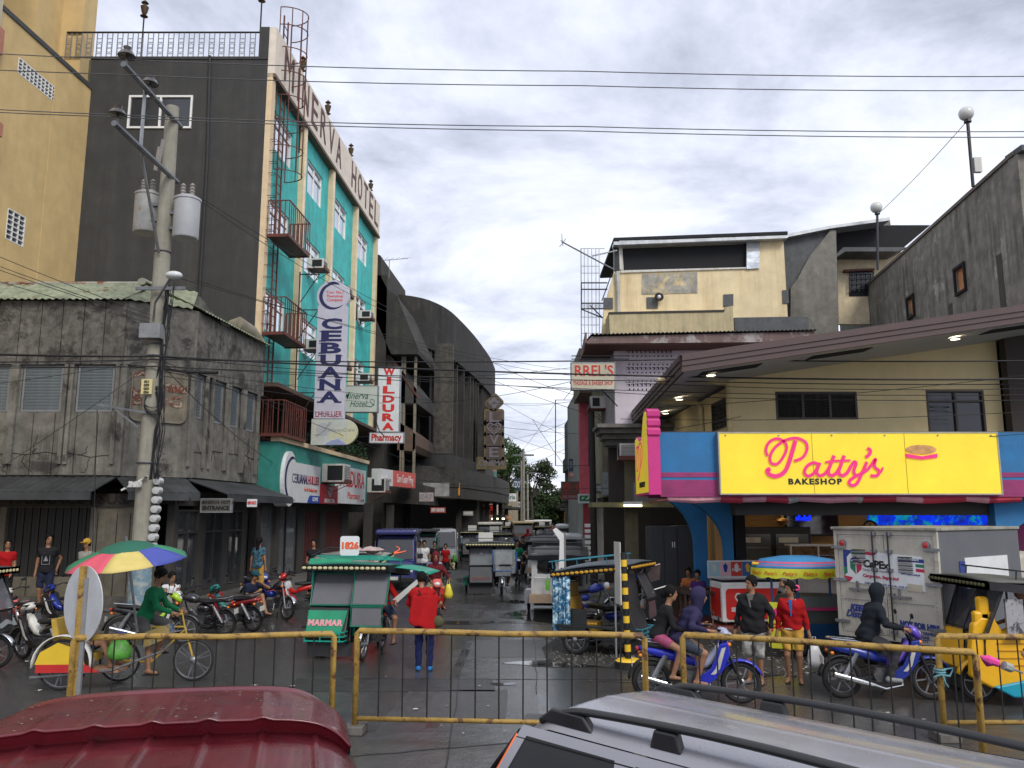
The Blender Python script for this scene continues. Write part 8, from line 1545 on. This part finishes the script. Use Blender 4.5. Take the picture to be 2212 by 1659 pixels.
for x in(.16,Wt-.18):MB().lathe([(.065,-.03),(.07,0)],16,(x,-.005,z1-.23),'y').build('lamp_ring',M_['steel'],t);MB().lathe([(.0,-.045),(.045,-.04),(.05,-.031)],16,(x,-.005,z1-.23),'y').build('tail_lamp',M_['red_lens'],t,smooth=True)
F=face((0,-.004,0),(1,0,0));E_=lambda u,v:((u-1810)/225*Wt,z1-(v-1137)/243*(z1-z0))
def px(*q):return[E_(*p)for p in q]
MB(F).prism(px((1832,1183),(2002,1193),(2005,1268),(1832,1256)),0,.004,'xy').build('printed_panel',wsign,t);bl2=lit('print_blue',(.02,.04,.22));gr2=lit('print_green',(.01,.18,.11));rd2=lit('print_red',(.48,.02,.07))
for pts,m,z in((((1830,1183),(1852,1184),(1838,1200),(1838,1222),(1830,1222)),bl2,.0045),(((1852,1184),(1882,1186),(1880,1193),(1846,1192)),gr2,.0045),(((1882,1186),(1908,1187),(1899,1195),(1880,1193)),rd2,.0045),(((1830,1222),(1838,1222),(1838,1236),(1830,1242)),gr2,.0045),(((1830,1242),(1850,1246),(1842,1256),(1830,1256)),rd2,.0045),
  (((1845,1204),(1858,1198),(1871,1206),(1858,1213)),bl2,.0055),(((1845,1206),(1857,1215),(1857,1238),(1845,1225)),gr2,.0055),(((1859,1215),(1871,1207),(1871,1226),(1859,1238)),rd2,.0055),(((1952,1196),(2005,1199),(2005,1207),(1952,1204)),bl2,.0055),(((1988,1209),(2005,1210),(2005,1217),(1988,1216)),gr2,.0055),(((1988,1219),(2005,1220),(2005,1227),(1988,1226)),rd2,.0055),(((1968,1252),(1999,1254),(1999,1270),(1968,1268)),mat('tape_tan',(.5,.46,.36),.7),.0058)):
    MB(F).prism(px(*pts)[::-1],.002,z,'xy').build('printed_shape',m,t)
def TT(s_,u,v,sz,m,wd=None,bold=.004,**k):x,z=E_(u,v);text(s_,F@Matrix.Translation((x,z,.008))@Matrix.Rotation(radians(-3),4,'Z'),sz,m,t,width=(wd/225*Wt)if wd else None,bold=bold,depth=.003,**k)
ik_=M_['black'];TT('CaPEx',1904,1215,.17,ik_,58,.008);TT('Cargo Padala Express',1902,1228,.055,gr,58,.001);TT('Cargo mo, Sagot ko!',1912,1242,.07,rd2,78,.003);TT('www.capex.com.ph',1976,1232,.045,bl2,40,.001);TT('CAB No. 00778  DTI Accr No. 2125-12',1922,1259,.045,bl2,92,.001);TT('AIR / SEA / FREIGHT',1974,1200,.045,wsign,44,.001)
TT('KEEP',1858,1315,.14,bl2,38,.008,shear=.2);TT('Distance',1862,1330,.16,bl2,66,.005,shear=.3);TT('NOT FOR HIRE',1987,1342,.13,bl2,80,.008);TT("HOW'S MY DRIVING?",1990,1356,.07,bl2,66,.002);TT('LTFRB HOTLINE',1982,1364,.065,bl2,46,.002);TT('09214487777',1980,1372,.06,bl2,46,.002)
for u0,v0 in((1866,1200),(1967,1213)):
    x,z=E_(u0,v0)
    for k in range(8):MB(F).box(x-.12,x+.12,z+.12-.034*k,z+.137-.034*k,.006,.02).build('vent_strip',M_['grey']if k%2 else mat('vent_shadow',(.06,.045,.03),.8),t)  # alternate dark strips stand for the shade between the slats
MB().box(.1,Wt-.1,.1,Lt+1.6,.42,.58).build('chassis',M_['dark_steel'],t);MB().box(.05,Wt-.05,Lt+.1,Lt+1.5,.5,1.95).build('cab',tw,t,bevel=.08);MB().box(0,Wt,-.12,-.04,.42,.54).build('rear_bumper',M_['dark_steel'],t)
for x in(.14,Wt-.14):wheel(t,0,0,.34,.09).matrix_basis=Matrix.Translation((x,.8,0))@Matrix.Rotation(pi/2,4,'Z');wheel(t,0,0,.34,.09).matrix_basis=Matrix.Translation((x,Lt+.8,0))@Matrix.Rotation(pi/2,4,'Z')
MB().box(Wt+.001,Wt+.012,.9,2.6,z0+.85,z1-.45).build('side_print',wsign,t);MB().box(Wt+.001,Wt+.014,.7,.9,z0+.7,z1-.5).build('side_stripe',bl2,t)
t=thing('icecream_freezer','red and white chest freezer with double heart logo and price board on top','freezer',(X(1560,20.2,.5),20.2,.06),radians(8));fr=flat('freezer_red',(.60,.02,.015),.35,coat=.3)
MB().box(0,1.55,0,.75,.08,1.0).build('cabinet',wsign,t,bevel=.03);MB(face((.78,-.004,.52),(1,0,0))).prism(rrect(-.68,.68,-.38,.34,.09),0,.008,'xy').build('red_front',fr,t);MB().box(-.008,-.001,.08,.68,.18,.86).build('red_side',fr,t);MB().box(.03,1.52,.03,.72,1.0,1.06).build('lid',M_['glass_dark'],t,bevel=.01)
Ff=face((.5,-.013,.62),(1,0,0));heart(Ff,.2,t,wsign);text('SELECTA',Ff@P2(0,-.25),.13,wsign,t,width=.55,bold=.006);bdm=MB().box(-.05,1.45,.70,.74,1.06,1.48).build('price_board',wsign,t)
for k,c in enumerate(((.35,.55,.62),(.70,.45,.5),(.6,.04,.02),(.03,.12,.35),(.02,.25,.10))):MB().box(-.03+.29*k,.25+.29*k,.69,.699,1.1,1.45).build('advert',flat('advert_%d'%k,c,.5),t);MB(face((.11+.29*k,.688,1.3),(1,0,0))).prism([(-.03,-.1),(.03,-.1),(.06,.05),(0,.12),(-.06,.05)],0,.004,'xy').build('cone_print',(M_['dirty_white'],M_['blue'],wsign,yel,grn_c)[k],t)
text('NEW',face((.69,.685,1.25),(1,0,0)),.1,wsign,t,bold=.003);g=MB()
for x in(.12,1.43):
    for y in(.1,.65):g.ball((x,y,.04),.04,8,6)
g.build('castor',M_['black'],t,kind='stuff')
p=Vector((X(1752,16.6,1),16.6,0));t=thing('food_cart','boat shaped food cart with blue and pink canopy and yellow printed skirt','cart',p);cg=mat('cart_grey',(.07,.08,.07),.5,var=.2);ckb=lit('cart_blue',(.01,.07,.18));n=24
def oval(rx,ry,z,c=(0,0)):return[(c[0]+rx*cos(2*pi*k/n),c[1]+ry*sin(2*pi*k/n),z)for k in range(n)]
for(r0,z0_,r1,z1_,m,nm)in((.60,.22,.72,.62,ckb,'lower_hull'),(.725,.622,.76,.86,cg,'side_band'),(.79,.862,.79,.92,lit('cart_pink',(.42,.03,.12)),'pink_band'),(.76,.922,.66,1.12,cg,'counter')):MB().loft([oval(r0,r0*.62,z0_),oval(r1,r1*.62,z1_)]).build(nm,m,t,smooth=True)
zc=Z(1225,16.6);cc=(-.25,0);MB().loft([oval(.86,.6,zc-.02,cc),oval(.86,.6,zc+.03,cc),oval(.70,.48,zc+.16,cc),oval(.30,.2,zc+.22,cc)]).build('canopy',mat('canopy_blue',(.03,.22,.48),.5,var=.12,scale=4),t,smooth='all')
for o_,c_ in((.045,'stripe_pink'),(.105,'stripe_red')):MB().loft([oval(.885-o_,.62-o_*.7,zc+o_-.02,cc),oval(.875-o_,.61-o_*.7,zc+o_+.02,cc)],cap=False).build('canopy_stripe',flat('stripe_pink',(.70,.10,.20),.5),t)
g=MB();m_=72;vs=[]
for k in range(m_):a=2*pi*k/m_;sc_=.16+.03*abs(sin(a*9));vs+=[(cc[0]+.88*cos(a),.62*sin(a),zc),(cc[0]+.90*cos(a),.64*sin(a),zc-sc_)]
g.add(vs,[(2*k,2*((k+1)%m_),2*((k+1)%m_)+1,2*k+1)for k in range(m_)]);g.build('skirt',flat('skirt_yellow',(.62,.62,.03),.5,var=.1),t,solid=.006)
for k in range(7):a=radians(200+24*k);text("Patty's",face((cc[0]+.915*cos(a),.655*sin(a),zc-.09),(-sin(a),cos(a),0)),.1,redl,t,'skirt_lettering',.004,shear=.3)
for x,y in((-.85,-.3),(-.4,-.42),(.25,-.35),(-.3,.4)):MB().tube([(x,y,.9),(x,y,zc+.02)],.022,8).build('canopy_post',ckb,t)
MB().tube([(-1.15,-.1,zc+.08),(-.5,-.1,zc+.02)],.03,6).build('yellow_bar',yel,t);pnl=MB(face((-.74,-.52,.6),(.9,-.42,0))).prism(rrect(-.26,.26,-.42,.42,.05),0,.03,'xy').build('front_panel',flat('cart_yellow',(.72,.70,.04),.45),t);Fp=face((-.74,-.555,.6),(.9,-.42,0));text("Patty's",Fp@P2(.02,-.02)@Matrix.Rotation(.15,4,'Z'),.2,redl,t,shear=.3,bold=.004);MB(Fp@P2(-.1,.2)).prism([(.1*cos(a*.5),.12*sin(a*.5))for a in range(13)],0,.004,'xy').build('print_red',pinkm,t)
for x in(-.35,.4):wheel(t,x,-.3,.17,.035)
q=Vector((G(300,1487).x,G(300,1487).y+.25,0));t=thing('pedicab','yellow and red pedal tricycle cab with white mudguard crossing at the left','pedicab',q,radians(3));wheel(t,-.55,.3,.33,.022,'wire');wheel(t,.62,.3,.33,.022,'wire');wheel(t,-1.15,-.35,.38,.026,'wire');br=mat('bike_frame_yellow',(.55,.36,.05),.5)
MB().tube([(-.55,.3,.33),(-.15,.3,.85),(.45,.3,.85),(.62,.3,.33)],.018,6).tube([(-.55,.3,.33),(-.05,.3,.3),(.45,.3,.8)],.018,6).tube([(-.05,.3,.3),(-.18,.3,.95)],.018,6).tube([(.45,.3,.85),(.4,.3,1.05),(.3,.1,1.08)],.014,6).tube([(.4,.3,1.05),(.3,.5,1.08)],.014,6).build('bicycle_frame',br,t);MB().ball((-.2,.3,.97),(.14,.09,.04),12,6).build('saddle',M_['black'],t,smooth='all')
g=MB();n_=14;vs=[]
for k in range(n_+1):a=radians(-5+190*k/n_);vs+=[(-1.15+.44*cos(a),y,.38+.44*sin(a))for y in(-.43,-.27)]
g.add(vs,[(2*k,2*k+1,2*k+3,2*k+2)for k in range(n_)]);g.build('mudguard',M_['white'],t,smooth='all',solid=.012)
MB().prism([(-1.52,.40),(-.78,.40),(-.84,.60),(-1.2,.72),(-1.45,.58)],-.46,-.44,'xz').build('yellow_panel',flat('panel_yellow',(.75,.5,.03),.4),t);MB().prism([(-1.5,.28),(-.55,.28),(-.78,.40),(-1.5,.40)],-.462,-.44,'xz').build('red_panel',lit('panel_red',(.5,.02,.02)),t)
MB().box(-1.25,-.75,-.3,.15,.38,.52).build('seat',br,t,bevel=.03);MB().prism([(-1.3,.5),(-1.2,.5),(-1.32,1.05),(-1.4,1.05)],-.3,.15,'xz').build('backrest',br,t);MB().tube([(-1.6,-.4,.2),(-.4,-.4,.3),(.3,-.2,.55),(.3,.2,.6)],.02,6).tube([(-1.3,-.4,.25),(-1.3,.25,.3)],.018,5).build('cab_frame',M_['steel'],t);MB().box(-.8,-.3,-.38,.12,.26,.30).build('footboard',mat('foot_board',(.35,.2,.12),.7),t);MB().prism([(-.1,.55),(.35,.75),(.35,.95),(-.1,.8)],.05,.1,'xz').build('advert_panel',mat('advert_old',(.35,.26,.08),.6,patch=(.02,.08,.2),pscale=6,pth=.5),t)
person('pedicab driver in green long sleeved shirt pedalling',q,radians(3),h=1.64,hip=(-.2,.3,1.02),lean=20,hands=[(.28,.48,1.10),(.28,.12,1.10)],feet=[(.0,.4,.5),(-.05,.2,.18)],top=grn_c,sleeve=1.95,bottom=C('grey_short',(.1,.1,.1)),leg=1.0,res=.018,hyaw=0,det=1,hpitch=15)
person('passenger in pale top and dark shorts sitting in the pedicab',q,radians(3),h=1.55,hip=(-1.0,-.08,.58),lean=-4,hands=[(-.68,.05,.72),(-.68,-.2,.72)],feet=[(-.45,.02,.36),(-.48,-.2,.36)],top=whc,sleeve=.5,bottom=navy_c,leg=.75,hair='tail',res=.02,det=1)
t=thing('green_sack','bright green round bundle at the passenger feet in the pedicab','bundle',q+Vector((-.35,-.25,.42)));MB().loft([[((.05,.17,.19,.13,.05)[q]*cos(2*pi*k/12)*(1+.12*sin(3*k+q)),(.05,.15,.16,.10,.04)[q]*sin(2*pi*k/12)*(1+.15*cos(2*k+q)),(0,.04,.15,.27,.33)[q])for k in range(12)]for q in range(5)]).build('sack',mat('sack_green',(.10,.34,.05),.5,var=.4,scale=8),t,smooth='all');MB().tube([(0,0,.3),(.03,0,.42)],[.05,.09],8).build('sack_neck',M_['blue'],t)
uc=W(275,1203,13.0);t=thing('rainbow_umbrella','large rainbow panelled umbrella with green top over the pedicab','umbrella',uc);cl_=[(.45,.03,.03),(.02,.22,.10),(.66,.09,.14),(.62,.50,.15),(.06,.08,.36),(.03,.25,.12),(.5,.03,.06),(.75,.5,.1)];T8=Matrix.Rotation(radians(-4),4,'Y')@Matrix.Rotation(radians(8),4,'X');n=8
for k in range(n):
    a0=radians(180+45*(k-1)+2);g=MB(T8)
    def sf(i,j):a=a0+radians(45)*j;r=.25+.75*i;e=r*(1-.06*sin(pi*j)*i);return(e*cos(a)*.90,e*sin(a)*.90,.15-.22*(i**1.6)-.02*sin(pi*j)*i+.006*sin(i*17+k*2)*sin(j*9))
    g.sheet(sf,6,5);g.build('panel',flat('umbrella_panel_%d'%k,cl_[k],.6,var=.1),t,smooth='all',solid=.004)
g=MB(T8);g.lathe([(.42,.12),(.34,.18),(.15,.23),(0,.25)],8);g.build('vent_cap',flat('umbrella_green_top',(.015,.12,.075),.6),t,smooth=True);MB(T8).tube([(0,0,.32),(.05,0,-.6),(.06,.05,-1.15)],.018,8).build('pole',M_['steel'],t);g=MB(T8)
for k in range(8):a=radians(180+45*(k-1)+2);g.tube([(.08,0,-.12),(.5*cos(a),.5*sin(a),.04),(.88*cos(a),.88*sin(a),-.09)],.006,4)
g.build('rib',M_['steel'],t,kind='stuff')
RZ=1.63;A=Vector((-2.93,4.98,0));az=radians(14.0);Wv=1.90;VL=.95;t=thing('red_van','dark red van roof with raised front visor and long ribs close below us','van',(A.x,A.y,0),az);rm=mat('van_maroon',(.125,.011,.018),.28,var=.25,scale=2.5,coat=.35,bump=.06,bscale=5,patch=(.10,.018,.024),pscale=3,pth=.55)
Lv=3.4;print('van w',Wv,az)
def rz(s_,k=1.):return-.14*abs(2*s_-1)**9-.03*(2*s_-1)**2
def rib(x):return sum(.014*max(0,1-abs(x-c)/.022)for c in ribs)
ribs=[.16+(Wv-.32)*i/6 for i in range(7)]
def roofs(i,j):x=-.04+(Wv+.08)*i;e=min(1,j*14);return(x,-(VL-.02)-(Lv-1.2)*j,RZ-.07+rz(i)+rib(x))
MB().sheet(roofs,150,10).build('roof',rm,t,smooth='all',solid=.01)
def vis(i,j):
    ins=.2*max(0,1-j*2)**2;x=-.02+ins+(Wv+.04-2*ins)*i;y=.0-VL*j-.06*(2*i-1)**4*(1-j);z=RZ+rz(i)-.16*(1-min(1,j*5))**2.0+.018*sin(min(1,j*2.2)*pi)*0;c=sum(max(0,1-abs(x-c)/.05)for c in ribs[1:-1]);wv=.0
    if.12<j<.2:z+=.02*sin((j-.12)/.08*pi)
    z+=.008*max(0,1-abs(((x/Wv*4.6)%1)-.5)/.09)*(.28<j<.95)
    if.05<j<.10:z-=.010
    return(x,y,z+.015*c*j**2.2)
MB().sheet(vis,120,50).build('visor',rm,t,smooth='all',solid=.012);MB().sheet(lambda i,j:(*vis(i,1)[:2],vis(i,1)[2]-.06*j)if j<.5 else(vis(i,1)[0],vis(i,1)[1]+.05,vis(i,1)[2]-.10),120,2).build('visor_lip',rm,t)
for x in(-.01,Wv+.01):
    MB().prism([(0,.5),(-Lv,.5),(-Lv,RZ-.30),(-.12,RZ-.30),(-.0,1.25)],x-.02,x+.02,'yz').build('side_panel',rm,t)
for x in(-.04,Wv+.03):
    for a,b in((-.25,-1.0),(-1.1,-2.0),(-2.1,-3.1)):MB().prism([(a,.95),(b,.95),(b,1.36),(a,1.36)],x,x+.012,'yz').build('side_window',M_['glass_dark'],t)
MB().box(0,Wv,-.05,.0,.5,1.2).box(0,Wv,-Lv,-Lv+.04,.5,1.35).build('end_panels',rm,t,kind='stuff');MB().add([(.05,-.0,1.22),(Wv-.05,-.0,1.22),(Wv-.08,-.12,RZ-.22),(.08,-.12,RZ-.22)],[(0,1,2,3)]).build('windscreen',M_['glass_dark'],t,solid=.01)
for x in(.1,Wv-.1):
    for y in(-.6,-2.7):wheel(t,0,0,.29,.08).matrix_basis=Matrix.Translation((x,y,0))@Matrix.Rotation(pi/2,4,'Z')
g=MB();rd=random.Random(8)
for k in range(60):
    i,j=rd.uniform(.1,.9),rd.uniform(.05,.95);x,y,z=vis(i,j);z+=.007;r=rd.uniform(.002,.007);g.add([(x+r*rd.uniform(.6,2)*cos(q),y+r*sin(q),z)for q in(0,1.2,2.5,3.8,5)],[(0,1,2,3,4)])
g.build('dried_specks',mat('dried_white',(.45,.42,.40),.8),t,kind='stuff')
zr_=1.55;A,B,C2=G(1172,1524,zr_),G(1735,1659,zr_),G(1465,1484,zr_);f=(B-A).normalized();sdv=Vector((-f.y,f.x,0));wr_=(C2-A).dot(sdv);az=atan2(f.y,f.x);print('suv',wr_,degrees(az)if 'degrees' in globals()else az,A,B)
t=thing('silver_suv','silver estate car roof beaded with rain and black roof rails close below us','car',(A.x,A.y,0),az);sv=mat('silver_paint',(.34,.34,.37),.34,var=.08,metal=.5,coat=.35,bump=0);bp=flat('rail_black',(.022,.022,.024),.45)
Ls=3.6;hw=wr_/2;RT=zr_-.055
def shell(i,j):
    x=-.10+(Ls+.1)*i;k=2*j-1;W0=hw+.055+.01*sin(pi*i);y=hw+W0*k*(1 if abs(k)<.8 else 1);z=RT+.055*(1-k*k)-.05*max(0,abs(k)-.86)/.14-.10*max(0,1-i*16)**2
    for c in(-.30,.0,.30):z+=.004*max(0,1-abs(y-hw-c*1.15)/.035)*(1 if.04<i<.7 else 0)
    return(x,y,z)
MB().sheet(shell,70,80).build('roof',sv,t,smooth='all')
yn=-.055;yo_=-.29
gs_=flat('suv_glass',(.010,.011,.013),.06,spec=.35)
def sp(x,k,o=0.):return(x-(.20*k if x<.1 else 0),yn+(yo_-yn)*k-o,RT-.06-(.50)*k)
def panel(nm,m,x0,x1,k0,k1,o=0.,x0b=None,x1b=None):x0b=x0 if x0b is None else x0b;x1b=x1 if x1b is None else x1b;return MB().add([sp(x0,k0,o),sp(x1,k0,o),sp(x1b,k1,o),sp(x0b,k1,o)],[(0,1,2,3)]).build(nm,m,t,solid=.012)
panel('side_frame',sv,-.10,Ls,0,.10);panel('rear_pillar',sv,-.10,-.03,.10,1.0);panel('mid_pillar',sv,.62,.76,.10,1.0,x0b=.72,x1b=.84);panel('lower_body',sv,-.30,Ls,1.0,1.7,0);panel('mid_pillar',sv,1.72,1.80,.16,1,.002);panel('rear_quarter_glass',gs_,-.03,.62,.10,1.0,-.006,x1b=.72);panel('rear_door_glass',gs_,.78,1.72,.18,1.0,-.006,x0b=.86);panel('front_door_glass',gs_,1.80,2.9,.18,1.0,-.006)
g=MB();g.tube([sp(.74,.3,.01),sp(.80,.19,.01),sp(1.75,.17,.012),sp(2.8,.17,.012)],.012,5);g.build('rain_deflector',bp,t);MB().tube([sp(-.1,.13,.004),sp(1.5,.10,.006),sp(3,.10,.006)],.005,4).build('door_gap',bp,t)
MB().box(-.14,Ls,2*hw+.10,2*hw+.14,.6,RT-.10).build('far_side',sv,t);MB().add([(-.16,yn+.02,RT-.1),(-.16,2*hw-yn-.02,RT-.1),(-.42,2*hw+.30,.95),(-.42,yo_+.04,.95)],[(0,1,2,3)]).build('tailgate_glass',gs_,t,solid=.015);MB().box(-.5,-.38,yo_,2*hw+.35,.4,.95).build('rear_bumper',sv,t,bevel=.04)
tlp=flat('tail_orange',(.75,.12,.02),.2,coat=.6,emit=.15);MB().tube([(-.13,yn-.01,RT-.12),(-.20,yn-.09,RT-.32),(-.30,yo_+.0,RT-.62)],[.022,.035,.045],8).build('tail_lamp',tlp,t,smooth='all');MB().tube([(-.155,yn+.025,RT-.14),(-.23,yn-.05,RT-.34),(-.33,yo_+.05,RT-.62)],[.01,.016,.02],6).build('lamp_strip',M_['red_lens'],t,smooth='all')
for y,nm in((0.,'near'),(2*hw,'far')):
    n=40;P=[];rr_=[]
    for i in range(n+1):k=i/n;P.append((.0+2.55*k,y,zr_-.085+.085*min(1,min(k*9,(1-k)*9))**.6+.045*sin(pi*k)))
    MB().tube(P,[.028]*(n+1),8,flat=.75).build('roof_rail',bp,t,smooth='all')
    MB().prism([(-.02,RT-.02),(.42,RT-.03),(.34,zr_-.0),(.1,zr_+.005)],y-.03,y+.03,'xz').build('rail_end',bp,t,bevel=.012);MB().prism([(.80,RT-.02),(1.0,RT-.02),(.97,zr_+.02),(.83,zr_+.02)],y-.026,y+.026,'xz').build('rail_foot',bp,t,bevel=.012);MB().prism([(2.35,RT),(2.56,RT),(2.5,zr_-.04),(2.35,zr_)],y-.026,y+.026,'xz').build('rail_foot',bp,t)
    MB().tube([(.02,y-.045*(1 if y else-1),RT-.012),(2.9,y-.045*(1 if y else-1),RT+.03)],.006,5).build('chrome_strip',M_['chrome'],t)
for x in(.45,2.9):
    for y in(yo_+.1,2*hw-yo_-.1):wheel(t,x,y,.33,.1)
g=MB();rd=random.Random(4)
for k in range(2200):
    i,j=rd.uniform(.01,.8),rd.uniform(.03,.97);x,y,z=shell(i,j);r=rd.uniform(.0015,.0038);g.add([(x-r,y,z),(x,y-r,z),(x+r*1.3,y,z),(x,y+r,z),(x,y,z+r*.8)],[(0,1,4),(1,2,4),(2,3,4),(3,0,4)])
g.build('raindrops',flat('water_drop',(.34,.34,.37),.08,spec=1,metal=.5),t,smooth='all',kind='stuff')
